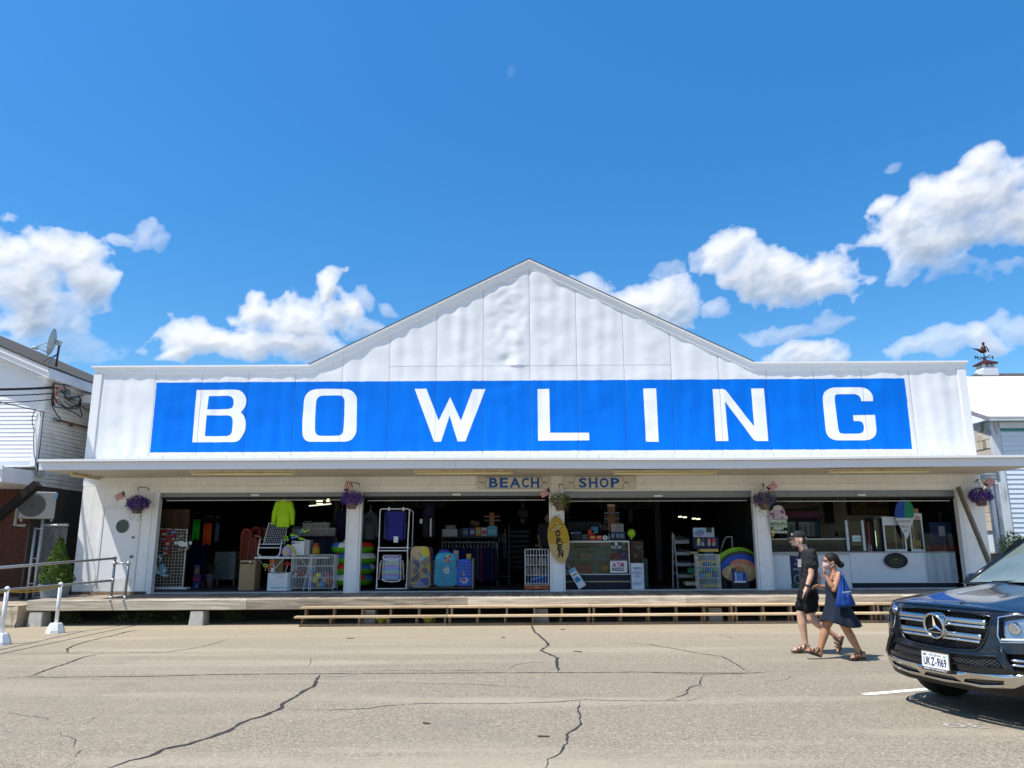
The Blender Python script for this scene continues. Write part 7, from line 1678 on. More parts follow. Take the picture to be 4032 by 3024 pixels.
for k in range(5):q=A[0].lerp(A[1],.15+.17*k)+Vector((0,.07,-.02)); m=MB(); m.cyl(q,q+(A[0]-A[3]).normalized()*(.28+.03*(k%2)),.016,n=8); m.build('kite',C(*[(.05,.10,.16),(.40,.06,.22),(.22,.26,.18),(.06,.12,.12),(.10,.06,.04)][k]),t)
t=top('shoe_shelves','grey ladder-like shoe shelves left of the flip-flop stand','shelving',place(zF,215,540,680,1490,18.9,True))
m=MB(); [m.beam(wpt(zF,a0,b0,18.9),Vector((wpt(zF,a1,1480,18.9).x,18.9,IN_Z)),.03,.03)for a0,b0,a1 in((220,540,228),(245,575,320))]; m.build('uprights',C(.22,.24,.25),t)
for k,(y,x0)in enumerate(((680,260),(890,280),(1090,300),(1300,320))):m=MB(); boxat(m,zF,x0,y,530+25*k,y+60,18.86,.28); m.build('tray',C(.21,.235,.25),t,bevel=.006); m=MB(); boxat(m,zF,225,y-35,525,y-5,19.1,.2); m.build('shelf',C(.13,.15,.16),t)
for k,(x,y,c)in enumerate(((360,625,(.02,.035,.05)),(380,850,(.015,.015,.02)),(420,1072,(.02,.02,.03)),(430,1275,(.02,.02,.02)))):q=wpt(zF,x,y,18.95); s=top('sandals','pair of dark sandals on the %s shoe shelf'%['top','second','third','lowest'][k],'sandals',tuple(q-Vector((0,0,.03))),'sandals on the shoe shelves'); m=MB(); m.ball(q,(.13,.06,.035),12,6); m.build('sole',C(*c),s,smooth=True); m=MB(); m.tube([q+Vector((-.05,-.04,.02)),q+Vector((-.02,0,.06)),q+Vector((.02,.04,.02))],.01,6); m.build('strap',C(*[v*1.5 for v in c]),s)
Yf=18.55
t=top('flip_flop_stand','flip-flop display stand with picture header and yellow trays','display stand',place(zF,590,445,1065,1500,Yf,True))
m=MB(); boxat(m,zF,590,452,982,620,Yf,.02); hd=m.build('header',C(.30,.40,.50),t); poly_on(t,'header_print',zF,[(600,560),(700,480),(800,500),(790,570),(700,615)],Yf,C(.10,.22,.40),.002,.003); poly_on(t,'header_print',zF,[(640,545),(760,560),(740,590)],Yf,C(.45,.14,.12),.002,.006); patch_on(t,'header_plate',zF,(825,450,935,538),Yf,C(.03,.035,.03)); words(t,'free gift',zF,890,575,Yf-.008,24,C(.45,.05,.12),width=.13,shear=.2)
m=MB(); boxat(m,zF,600,622,1062,835,Yf+.01,.2); m.build('panel',C(.012,.014,.06),t)
for x,c in((695,(.50,.50,.05)),(770,(.05,.05,.16)),(885,(.50,.16,.08)),(970,(.42,.09,.06))):
	f=MB(); P=[(x-28,780),(x-30,700),(x-20,650),(x,636),(x+20,650),(x+30,700),(x+28,780)]; poly_on(t,'flip_flop',zF,P,Yf,C(*c),.012,.0); patch_on(t,'pack_card',zF,(x-26,720,x+26,780),Yf-.014,C(.26,.30,.34))
YT=C(.50,.36,.10,.5)
for(x0,y0,x1,y1)in((720,838,1060,888),(735,1045,1040,1095),(770,1480,1110,1530)):m=MB(); boxat(m,zF,x0,y0,x1,y1,Yf-.12,.3); m.build('tray',YT,t,bevel=.01)
for(x0,y0,x1,y1)in((560,885,690,925),(600,1100,690,1140),(620,1285,700,1322),(465,1435,690,1500)):m=MB(); boxat(m,zF,x0,y0,x1,y1,Yf+.05,.3); m.build('side_tray',C(.40,.36,.24),t,bevel=.01)
m=MB(); boxat(m,zF,800,890,1000,1480,Yf+.12,.12,True); m.build('column',C(.03,.16,.34),t)
crate('green_slippers','bright green clogs heaped on the left of the flip-flop stand','clogs',zF,(505,1180,650,1275),Yf+.0,.15,C(.015,.12,.06))
Yq=18.12
t=top('wire_ball_bin','round-cornered white wire bin full of toy balls','wire bin',place(zF,680,935,1115,1600,Yq,True)); a,b_=wpt(zF,688,940,Yq),wpt(zF,1112,1590,Yq)
cage(t,a.x,b_.x,Yq,Yq+.42,IN_Z+.02,a.z,12,8,.004,tuple(wpt(zF,900,y,Yq).z for y in(1160,1365)),WIREW,.006)
for k in range(11):
	x=a.x+.09+.105*(k%4); z=wpt(zF,0,1330-105*(k//4),Yq).z; c=[(.02,.16,.40),(.08,.40,.03),(.55,.42,.04),(.02,.07,.32),(.04,.30,.10),(.10,.14,.40)][k%6]
	b2=top('foam_ball','%s foam ball in the %s layer of the wire ball bin'%(['sea blue','green','yellow','navy','emerald','violet-blue'][k%6],['bottom','middle','top'][k//4]),'ball',(x,Yq+.15,z-.06),'balls in the wire bin'); m=MB(); m.ball((x,Yq+.13+.06*(k%3),z),(.075,.06,.058),12,8); m.build('ball',C(*c,.4),b2,smooth=True); m=MB(); m.ball((x+.02,Yq+.085+.06*(k%3),z+.02),(.015,.02,.015),8,6); m.build('spot',C(.3,.45,.6,.3),b2)
Yo=18.35
def disc(label,c0,rx,ry,Y,mt_,th=0):
	q=wpt(zF,*c0,Y); t=top('skimboard',label,'skimboard',tuple(q-Vector((0,0,ry))),'skimboards on the dolly'); m=MB(); m.prism([(rx*math.cos(k*.196),ry*math.sin(k*.196)*(1+.1*math.cos(k*.196)))for k in range(32)],lambda x,z:(q.x+x*math.cos(th)-z*math.sin(th),Y,q.z+x*math.sin(th)+z*math.cos(th)),(0,.02,0)); m.build('board',mt_,t); return t,q
disc('lime-green oval skimboard, rearmost of the fan',(1395,1085),.49,.36,Yo+.16,C(.18,.42,.01,.35)); disc('dark grey oval skimboard second in the fan',(1440,1130),.46,.33,Yo+.12,C(.05,.055,.05,.35)); disc('royal blue oval skimboard third in the fan',(1445,1200),.465,.34,Yo+.08,C(.012,.07,.42,.35)); disc('salmon and grey oval skimboard half hidden by the tan one',(1520,1210),.35,.235,Yo+.04,C(.50,.17,.11,.4),-.35)
t,q=disc('tan oval skimboard lettered Ride a Wave, front of the fan',(1430,1270),.405,.215,Yo,C(.44,.30,.13,.4))
poly_on(t,'sun_print',zF,[(1330,1190),(1380,1145),(1450,1140),(1520,1190),(1525,1240),(1400,1245)],Yo,C(.40,.17,.07),.002,.003); poly_on(t,'palm_print',zF,[(1280,1215),(1320,1170),(1345,1200),(1380,1165),(1370,1215),(1350,1270),(1300,1270)],Yo,C(.05,.06,.06),.002,.006)
m=MB(); put_text(m,'Ride',wpt(zF,1262,1290,Yo-.008),Vector((.34,0,.94)),Vector((-.94,0,.34)),.085,width=.26,shear=.25); put_text(m,'a Wave',wpt(zF,1640,1290,Yo-.008),Vector((.1,0,.99)),Vector((-.99,0,.1)),.075,width=.27,shear=.2); m.build('lettering',C(.60,.54,.42),t)
dl=top('skimboard_dolly','low black dolly on small wheels under the skimboards','dolly',place(zF,1295,1450,1620,1620,18.15,True)); m=MB(); boxat(m,zF,1298,1450,1618,1550,18.15,.4); m.build('body',C(.012,.013,.018),dl,bevel=.01)
for x in(1360,1600):
	for dy in(.03,.36):q=wpt(zF,x,1585,18.15+dy); m=MB(); r=q.z-IN_Z+.03; m.cyl((q.x-.015,q.y,IN_Z+r*.6),(q.x+.015,q.y,IN_Z+r*.6),r*.6,n=14); m.build('wheel',C(.22,.24,.25),dl)
t=crate('promo_box','blue printed promo box standing in a white tray before the tan board','box',zF,(1325,1255,1560,1425),18.2,.1,C(.02,.05,.30)); patch_on(t,'picture',zF,(1395,1270,1500,1415),18.2,C(.08,.24,.48)); patch_on(t,'white_strip',zF,(1352,1262,1390,1415),18.2,C(.45,.50,.58)); m=MB(); boxat(m,zF,1352,1418,1556,1462,18.17,.16); m.build('tray',CARTON,t)
t=top('hand_truck','bent grey tube handle of a hand truck behind the skimboards','hand truck',place(zF,1090,610,1315,900,18.8,True)); m=MB(); m.tube([wpt(zF,x,y,18.8)for x,y in((1080,930),(1140,730),(1175,640),(1220,615),(1300,618),(1305,700),(1315,1000))]+[Vector((wpt(zF,1315,1000,18.8).x,18.8,IN_Z))],.016,8); m.build('handle',C(.36,.36,.35),t,smooth=True); m=MB(); boxat(m,zF,1115,1200,1285,1510,18.85,.03,True); m.build('plate',C(.10,.14,.17),t)
Yc4=18.28; X40,X41=OPN[3][0]+.05,OPN[3][1]-.04
def zq(x,y,Y=Yc4):return wpt(z6,x,y,Y)
CTW=mat('counter_panel',(.62,.66,.71),.4,var=.03)
t=top('snack_counter','long white panelled snack counter with steel edge','counter',((X40+X41)/2,Yc4,IN_Z)); xm=zq(985,900).x; ztp=zq(1300,718).z
for i,(xa,xb)in enumerate(((X40,zq(660,900).x),(zq(668,900).x,xm),(xm+.005,X41))):m=MB(); m.box(xa,xb-.004,Yc4,Yc4+.04,IN_Z+(.14 if i==2 else .01),ztp-.03); m.build('panel',CTW,t,bevel=.004)
m=MB(); m.box(xm+.02,X41,Yc4+.05,Yc4+.1,IN_Z,IN_Z+.14); m.build('toe_kick',C(.012,.016,.03),t); m=MB(); m.box(X40,X41,Yc4-.03,Yc4+.75,ztp-.028,ztp); m.build('worktop',C(.36,.37,.37,.35),t,bevel=.005)
m=MB(); m.box(X40,xm,Yc4-.015,Yc4-.001,ztp-.08,ztp-.03); m.build('steel_edge',C(.38,.38,.36,.35),t)
SH=glass('plastic_sheet',(.80,.86,.88),.5,.06); a=zq(1690,735).x; m=MB(); m.grid(lambda u,v:Vector((a+(X41-a)*u,Yc4-.035+.008*math.sin(u*23+v*2)+.006*math.sin(u*9-v*5),IN_Z+.16+(ztp+.42-IN_Z-.16)*v)),30,12); s=m.build('clear_curtain',SH,None,smooth=True,label='creased clear plastic sheet hanging over the right of the counter',cat='plastic sheet')
t=top('ice_cream_case','low glass ice cream case with steel rim behind the walkers','display case',((X40+xm)/2,Yc4+.1,ztp)); za,zb4=zq(600,590).z,zq(600,700).z
m=MB(); m.box(X40,xm-.02,Yc4+.06,Yc4+.10,za-.03,za); m.build('rim',C(.40,.41,.38,.35),t); m=MB(); m.box(X40,xm-.02,Yc4+.07,Yc4+.075,ztp+.001,za-.03); m.build('glass',glass('case_glass',(.62,.70,.70),.5),t); m=MB(); m.box(X40,xm-.02,Yc4+.6,Yc4+.63,ztp+.001,za); m.build('back',C(.04,.05,.05),t)
t=card('flavour_poster','navy poster with white words and green ring on the counter front',z6,(388,740,570,1085),Yc4-.002,C(.012,.02,.07),[('Proudly Serving',478,760,14,(.5,.52,.56),.31),('Rich',478,800,16,(.5,.52,.56),.11),('Creamy',478,845,16,(.5,.52,.56),.2),('Delicious',478,895,16,(.5,.52,.56),.24),("Gifford's",478,1066,34,(.02,.14,.10),.36),('FAMOUS ICE CREAM',478,1082,9,(.5,.52,.56),.3)])
m=MB(); q=zq(478,985,Yc4-.014); m.tube([q+Vector((.10*math.cos(k*.4),0,.10*math.sin(k*.4)))for k in range(15)],.012,5); m.build('ring_print',C(.22,.40,.22),t)
t=top('oval_neon_sign','dark oval unlit neon sign with a steaming cup on the counter front','sign',tuple(zq(1420,875,Yc4-.05))); q=zq(1420,805,Yc4-.05); rx_,rz_=.265,.16
E_=lambda k,f,dy=0:q+Vector((rx_*f*math.cos(k),dy,rz_*f*math.sin(k)))
m=MB(); m.add([E_(k*.262,.93)for k in range(24)],[tuple(reversed(range(24)))]); m.build('face',C(.02,.026,.024,.6),t); m=MB(); m.tube([E_(k*.262,.97,-.005)for k in range(24)],.020,8,closed=True); m.build('rim',C(.010,.012,.016,.4),t,smooth=True)
m=MB(); m.tube([E_(k*.35,.52,-.01)-Vector((0,0,.045))for k in range(18)],.004,5,closed=True); m.tube([q+Vector((-.07+.14*k/8,-.01,-.02-.04*math.sin(k/8*3.14)))for k in range(9)],.005,5); [m.tube([q+Vector((dx,-.01,-.005)),q+Vector((dx+.015,-.01,.03)),q+Vector((dx,-.01,.06))],.004,5)for dx in(-.03,.015)]; m.build('cup_tubing',C(.22,.22,.12),t); m=MB(); m.cyl(q+Vector((.04,0,rz_)),q+Vector((.02,0,rz_+.09)),.003,n=5); m.cyl(q-Vector((0,0,rz_)),q-Vector((0,0,rz_+.07)),.003,n=5); m.build('cord',C(.05,.05,.06),t)
t=top('acrylic_guard','white framed clear screen with a notice on the counter','screen',tuple(zq(1040,712)))
for x0,x1,y0 in((925,965,415),(1080,1122,415)):A=[zq(x0,y0),zq(x0+22,y0),zq(x1+10,708),zq(x1-14,708)]; m=MB(); m.prism([(p_.x,p_.z)for p_ in A],lambda x,z:(x,Yc4-.01,z),(0,.03,0)); m.build('frame',C(.45,.50,.55),t)
m=MB(); A=[zq(950,425,Yc4+.01),zq(1080,425,Yc4+.01),zq(1110,708,Yc4+.01),zq(970,708,Yc4+.01)]; m.add(A,[(0,3,2,1)]); m.build('pane',glass('guard_pane',(.62,.66,.72),.4),t)
card('counter_notice','pale blue notice taped to the clear screen',z6,(995,562,1082,620),Yc4-.012,C(.42,.56,.62),[('PLEASE',1038,590,9,(.1,.2,.25),.15),('ORDER HERE',1038,606,7,(.1,.2,.25),.17)])
crate('cash_drawer','tan box behind the clear screen','box',z6,(985,630,1095,660),Yc4+.3,.2,C(.32,.26,.14)); crate('red_strip_case','narrow red-edged pane right of the clear screen','panel',z6,(1155,430,1168,708),Yc4+.05,.02,C(.25,.02,.03))
q=zq(1168,708,Yc4+.1); t=top('sanitizer_bottle','clear pump sanitizer bottle on the snack counter','bottle',(q.x,q.y,ztp)); m=MB(); m.lathe([(.05,0),(.05,.14),(.02,.18),(.001,.18)],(q.x,q.y,ztp),14); m.build('bottle',C(.30,.34,.36,.15),t,smooth=True); m=MB(); m.tube([(q.x,q.y,ztp+.18),(q.x,q.y,ztp+.23),(q.x-.04,q.y,ztp+.235)],.01,6); m.build('pump',CARTON,t)
def cabinet(name,label,x0,x1,y0,y1,Y,d,fr,w=.03,lab=None):
	a,b=zq(x0,y0,Y),zq(x1,y1,Y); t=top(name,label,'machine',((a.x+b.x)/2,Y,ztp)); zb=ztp+.002
	for bx in((a.x,a.x+w,Y,Y+.03,zb,a.z),(b.x-w,b.x,Y,Y+.03,zb,a.z),(a.x,b.x,Y,Y+d,a.z,a.z+.02),(a.x+w,b.x-w,Y,Y+.03,zb,zb+.05),(a.x,a.x+w,Y+d-.03,Y+d,zb,a.z),(b.x-w,b.x,Y+d-.03,Y+d,zb,a.z)):m=MB(); m.box(*bx); m.build('frame',fr,t)
	m=MB(); m.box(a.x+w,b.x-w,Y+.012,Y+.016,zb+.05,a.z); m.build('pane',glass('cabinet_pane',(.82,.86,.87),.5),t); m=MB(); m.box(a.x+.01,b.x-.01,Y+d-.02,Y+d-.01,zb,a.z); m.build('back',C(.025,.03,.03),t)
	return t,a,b
FRM=mat('machine_frame',(.52,.56,.60),.4)
t,a,b_=cabinet('food_warmer','white framed food warmer cabinet on the snack counter',1285,1532,388,708,Yc4+.04,.5,FRM,.035)
m=MB(); m.box(a.x+.035,b_.x-.035,Yc4+.038,Yc4+.06,zq(1400,462,Yc4).z,a.z); m.build('header',FRM,t)
for k in range(3):m=MB(); m.box(a.x+.05,b_.x-.05,Yc4+.1,Yc4+.48,ztp+.1+.13*k,ztp+.108+.13*k); m.build('rack',C(.12,.13,.13),t)
t,a,b_=cabinet('drink_cooler','small dark cooler with lit strip left of the warmer',1196,1290,400,706,Yc4+.1,.4,C(.015,.018,.02),.02); m=MB(); m.box(a.x+.03,a.x+.05,Yc4+.13,Yc4+.14,ztp+.12,ztp+.48); m.build('lit_tube',mat('cooler_glow',(.75,.85,.45),.4,emit=.8),t)
t,a,b_=cabinet('popcorn_machine','white popcorn machine half full of yellow popcorn',1535,1705,355,706,Yc4+.05,.45,FRM,.03)
m=MB(); m.box(a.x,b_.x,Yc4+.04,Yc4+.5,zq(1600,405,Yc4).z,a.z+.001); hd=m.build('header',C(.55,.55,.54),t); m=MB(); m.box(a.x+.12,b_.x-.06,Yc4+.045,Yc4+.3,a.z+.022,a.z+.13); m.build('top_crate',C(.34,.15,.04),t)
words(t,'CORN',z6,1630,398,Yc4+.035,20,C(.45,.02,.06),width=.11,bold=.03)
m=MB(); rr_=random.Random(7); [m.ball((rr_.uniform(a.x+.05,b_.x-.05),Yc4+rr_.uniform(.08,.4),ztp+.06+.20*rr_.random()**.8),.016,6,4)for k in range(420)]; m.build('popcorn',C(.62,.46,.16,.8,var=.2,vs=40),t)
m=MB(); m.lathe([(.05,0),(.09,.02),(.09,.12),(.001,.12)],((a.x+b_.x)/2,Yc4+.25,ztp+.40),16); m.cyl(((a.x+b_.x)/2,Yc4+.25,ztp+.52),((a.x+b_.x)/2,Yc4+.25,a.z),.008,n=6); m.build('kettle',C(.14,.14,.14,.3),t)
t=top('snow_cone_sign','big blue and green snow cone cut-out lettered Hawaiian Snow Shave Ice','sign',tuple(zq(1522,605,Yc4-.06))); Yv=Yc4-.06
ball_=[(1408,320),(1415,275),(1440,235),(1475,215),(1500,212)]; ballr=[(1500,212),(1540,225),(1570,255),(1590,300),(1592,345),(1585,390),(1500,392)]
poly_on(t,'blue_half',z6,ball_+[(1500,392),(1412,388),(1404,350)],Yv,C(.012,.06,.32),.02); poly_on(t,'green_half',z6,ballr,Yv,C(.005,.20,.10),.02); poly_on(t,'cone',z6,[(1413,391),(1588,394),(1532,585),(1520,600)],Yv,C(.50,.53,.54),.02)
for txt,x,y,h,w in(('HAWAIIAN SNOW',1503,432,18,.30),('Shave',1508,485,22,.17),('Ice',1515,522,20,.09)):words(t,txt,z6,x,y,Yv-.024,h,C(.02,.03,.06),width=w,shear=.15)
poly_on(t,'tip',z6,[(1512,575),(1534,580),(1524,608)],Yv,C(.40,.38,.08),.022)
t=top('slush_machine','dim blue slush machine at the right end of the snack counter','machine',tuple(zq(1860,708,Yc4+.4))); m=MB(); boxat(m,z6,1740,430,1990,700,Yc4+.4,.35); m.build('body',C(.010,.03,.09),t,bevel=.02); m=MB(); boxat(m,z6,1830,470,1900,570,Yc4+.38,.02); m.build('label',C(.30,.32,.34),t); q=zq(1840,345,Yc4+.5); m=MB(); m.lathe([(.03,-.05),(.06,0),(.06,.02),(.02,.03)],q,12); m.cyl(q-Vector((0,0,.35)),q,.02,n=8); m.build('hopper',C(.02,.02,.025),t); m=MB(); boxat(m,z6,1720,655,2060,712,Yc4+.3,.05); m.build('red_tray',C(.16,.012,.02),t)
Yz=22.15
def wz(x,y):return wpt(z6,x,y,Yz)
t=crate('menu_board','wide dark framed menu board with a red script panel','menu board',z6,(940,195,1420,362),Yz,.04,C(.02,.02,.018)); m=MB(); boxat(m,z6,975,200,1395,352,Yz-.006,.004); m.build('face',C(.24,.215,.115),t); patch_on(t,'red_panel',z6,(1130,200,1234,275),Yz-.006,C(.22,.015,.015)); words(t,'Coca-Cola',z6,1182,250,Yz-.014,26,C(.5,.4,.36),width=.66,shear=.3)
INK=C(.05,.05,.03)
for i,(txt,x,y)in enumerate((('HOT DOGS',1010,222),('SODA',1005,240),('FRIES',1008,265),('CANDY  1.25',1035,290),('ICE CREAM',1300,222),('SLUSH',1296,238),('NACHOS  4.50',1310,270),('WATER',1285,288),('PRETZEL  3.00',1320,304),('NO REFUNDS',1185,306))):words(t,txt,z6,x,y,Yz-.008,10,INK,width=.09*len(txt)*.62)
crate('chalk_menu','narrow black chalk menu on the snack bar wall','menu board',z6,(712,222,828,442),21.4,.03,C(.012,.012,.012))
t=crate('drinks_fridge','tall dark glass-door drinks fridge with pink lettered header','fridge',z6,(260,300,700,700),20.4,.7,C(.012,.012,.014)); patch_on(t,'header',z6,(330,326,695,392),20.4,C(.16,.04,.09)); words(t,'DELICIOUS',z6,550,366,20.388,16,C(.34,.22,.32),width=1.0); patch_on(t,'header_patch',z6,(330,326,420,392),20.394,C(.20,.02,.03))
for x0,x1 in((345,455),(475,680)):patch_on(t,'door_glass',z6,(x0,430,x1,570),20.4,C(.06,.16,.20,.06));
for k in range(7):patch_on(t,'bottle_print',z6,(360+46*k,470,372+46*k,560),20.39,C(.012,.02,.03))
crate('toaster_box','dark toaster by the end of the ice cream case','appliance',z6,(858,518,935,570),Yc4+.6,.2,C(.05,.045,.03))
m=MB(); m.box(zq(1700,300,20.4).x,zq(1730,300,20.4).x,20.4,20.5,IN_Z,3.3); thing(m,'snack_post',C(.035,.035,.035),'dark post at the back right of the snack bar','post')
Yi=17.95
t=top('ice_cream_sign','ice cream cone shaped sign with green name plate on the third pillar','sign',tuple(wpt(zG,350,1200,Yi)))
poly_on(t,'scoop',zG,[(270,790),(262,680),(290,610),(345,590),(350,540),(390,505),(450,492),(520,505),(580,560),(605,640),(615,710),(660,735),(670,800),(600,810),(400,790)],Yi,C(.46,.36,.42),.02)
poly_on(t,'scoop_top',zG,[(350,600),(352,545),(395,510),(450,500),(510,512),(560,560),(500,600),(420,590)],Yi-.02,C(.50,.50,.46),.003)
for P in([(500,620),(560,600),(590,650),(550,690),(530,650)],[(275,690),(340,650),(370,690),(310,720)],[(340,720),(380,700),(370,780),(345,760)],[(540,540),(580,570),(575,610)],[(520,760),(580,750),(570,790)]):poly_on(t,'berry',zG,P,Yi-.02,C(.16,.02,.08),.004)
poly_on(t,'name_plate',zG,[(282,790),(650,800),(665,980),(600,985),(560,1030),(460,1045),(380,1025),(340,975),(285,960)],Yi-.021,C(.42,.50,.36),.008); m=MB(); m.tube([wpt(zG,x,y,Yi-.03)for x,y in((290,800),(640,810),(655,970),(600,975),(555,1020),(460,1036),(385,1016),(345,968),(295,950))],.004,5,closed=True); m.build('plate_border',C(.02,.08,.05),t)
words(t,"Gifford's",zG,460,930,Yi-.033,68,C(.015,.035,.03),width=.36,bold=.02); words(t,'ICE CREAM',zG,465,978,Yi-.033,30,C(.12,.16,.10),width=.24)
poly_on(t,'scroll',zG,[(300,1055),(660,1050),(660,1105),(310,1100)],Yi-.015,C(.46,.48,.40),.01); words(t,'THE ICE CREAM STAND ICE CREAM',zG,480,1088,Yi-.027,16,C(.10,.16,.12),width=.35); poly_on(t,'cone',zG,[(320,1000),(400,1010),(390,1110),(350,1200),(325,1150)],Yi,C(.38,.28,.05),.012)
SB=mk(1860,1850,.29837); SGN=mat('sign_cream',(.60,.57,.50),.5,var=.05,dirt=(.45,.4,.32),dirt_amt=.3); INKN=C(.008,.008,.01); SBLU=C(.006,.10,.40,.5)
for txt,bx,lx,lab in(('BEACH',(68,86,1025,254),[(213,345),(352,478),(487,640),(650,748),(764,890)],'cream signboard lettered BEACH in blue with black scroll border'),('SHOP',(1196,80,2160,262),[(1405,1512),(1530,1662),(1678,1802),(1820,1950)],'cream signboard lettered SHOP in blue with black scroll border')):
	Y=17.965; t=top('sign_board',lab,'sign',tuple(wpt(SB,(bx[0]+bx[2])/2,bx[3],Y))); m=MB(); boxat(m,SB,*bx,Y,.02); m.build('board',SGN,t,bevel=.003)
	x0,x1=bx[0]+110,bx[2]-115 if txt=='BEACH' else bx[2]-175
	if txt=='SHOP':x0=bx[0]+155
	y0,y1=bx[1]+8,bx[3]-12; ym=(y0+y1)/2
	L_=[[(x0,y0),(x1,y0)],[(x0,y1),(x1,y1)]]
	for xx,s in((x0,-1),(x1,1)):L_+=[[(xx,y0),(xx+s*6,ym-25),(xx+s*28,ym-4),(xx+s*60,ym+10),(xx+s*82,ym),(xx+s*60,ym-10),(xx+s*28,ym+4),(xx+s*6,ym+25),(xx,y1)]]
	m=MB(); [m.tube([wpt(SB,x,y,Y-.003)for x,y in l],.0045,4)for l in L_]; m.build('border',INKN,t)
	for ch_,(a0,a1)in zip(txt,lx):
		yb=ym+60; ztop_=120; hgt=(wpt(SB,a0,yb-ztop_,Y)-wpt(SB,a0,yb,Y)).length; w_=(wpt(SB,a1,yb,Y)-wpt(SB,a0,yb,Y)).x
		m=MB(); q=wpt(SB,(a0+a1)/2,yb,Y-.0035); put_text(m,ch_,q,X3,Z3,hgt,bold=.035,width=w_*(.86 if ch_ in 'BEPH' else .95))
		if ch_ in 'BEHP':
			for s in((-1,)if ch_ in 'BEP' else(-1,1)):
				for zz in(0,hgt):xx=q.x+s*w_*.34; m.box(xx-w_*.17,xx+w_*.17,q.y-.001,q.y+.001,q.z+zz-.008,q.z+zz+.008)
		m.build('letter',SBLU,t)
	for x,y in((bx[0]+24,bx[1]+18),(bx[0]+22,bx[3]-18),(bx[2]-20,bx[1]+14),(bx[2]-20,bx[3]-22)):m=MB(); m.ball(wpt(SB,x,y,Y-.002),(.010,.005,.010),8,4); m.build('bolt',INKN,t)
TUBY=mat('unlit_tube',(.72,.66,.36),.25,var=.03); RCH=mat('rusty_channel',(.58,.52,.40),.6,var=.08,dirt=(.25,.11,.03),dirt_amt=.9,dirt_scale=4)
zl=CZ0+.004
lx_=[(at(754,1850,16.42).x,at(1167,1850,16.42).x),(at(1631,1848,16.42).x,at(2028,1848,16.42).x),(at(2410,1850,16.42).x,at(2822,1850,16.42).x),(at(3254,1848,16.42).x,at(3661,1848,16.42).x)]
for i,(xa,xb)in enumerate(lx_):
	dz_=sag((xa+xb)/2); t=top('strip_fixture','rusty unlit fluorescent strip under the canopy, %s from the left'%['first long one','second long one','third long one','last long one'][i],'light fixture',((xa+xb)/2,16.42,zl-.1),'fluorescent strips under the canopy')
	m=MB(); m.box(xa,xb,16.36,16.48,zl-.035+dz_,zl+dz_); m.build('channel',RCH,t); m=MB(); m.cyl((xa+.06,16.40,zl-.065+dz_),(xb-.06,16.40,zl-.065+dz_),.024,n=10); m.build('tube',TUBY,t,smooth=True)
	for x in(xa+.03,xb-.05):m=MB(); m.box(x,x+.025,16.385,16.415,zl-.095+dz_,zl-.0355+dz_); m.build('lamp_holder',RCH,t)
xe=CX0+.35; t=top('strip_fixture','short rusty strip light set crosswise at the left end of the canopy','light fixture',(xe,17,zl-.1),'fluorescent strips under the canopy'); m=MB(); m.box(xe-.06,xe+.06,16.5,17.75,zl-.035,zl); m.build('channel',RCH,t); m=MB(); m.cyl((xe,16.55,zl-.06),(xe,17.7,zl-.06),.024,n=10); m.build('tube',TUBY,t,smooth=True)
FLW=[mat('petunia',(.075,.03,.27),.6,var=.35,vs=30),mat('petunia2',(.12,.05,.34),.6,var=.3,vs=30)]
GRLF=mat('basket_leaf',(.09,.13,.02),.6,var=.4,vs=15); POT=mat('pot_tan',(.17,.115,.08),.7,var=.12)
FR_,FW_,FB_=C(.36,.03,.035,.7),C(.60,.58,.55,.7),C(.02,.03,.10,.7)
BASK=[((540,1990),'left',-1,'purple','purple hanging basket with flag by the porthole door'),((1386,1972),'mid',0,'purple','purple hanging basket on the first pillar'),((2205,1978),'mid',-1,'green','yellow-green hanging basket above the OPEN skimboard'),((3010,1975),'mid',1,'mixed','purple and green hanging basket above the ice cream sign'),((3862,1960),'right',1,'purple','purple hanging basket right of the snack counter')]
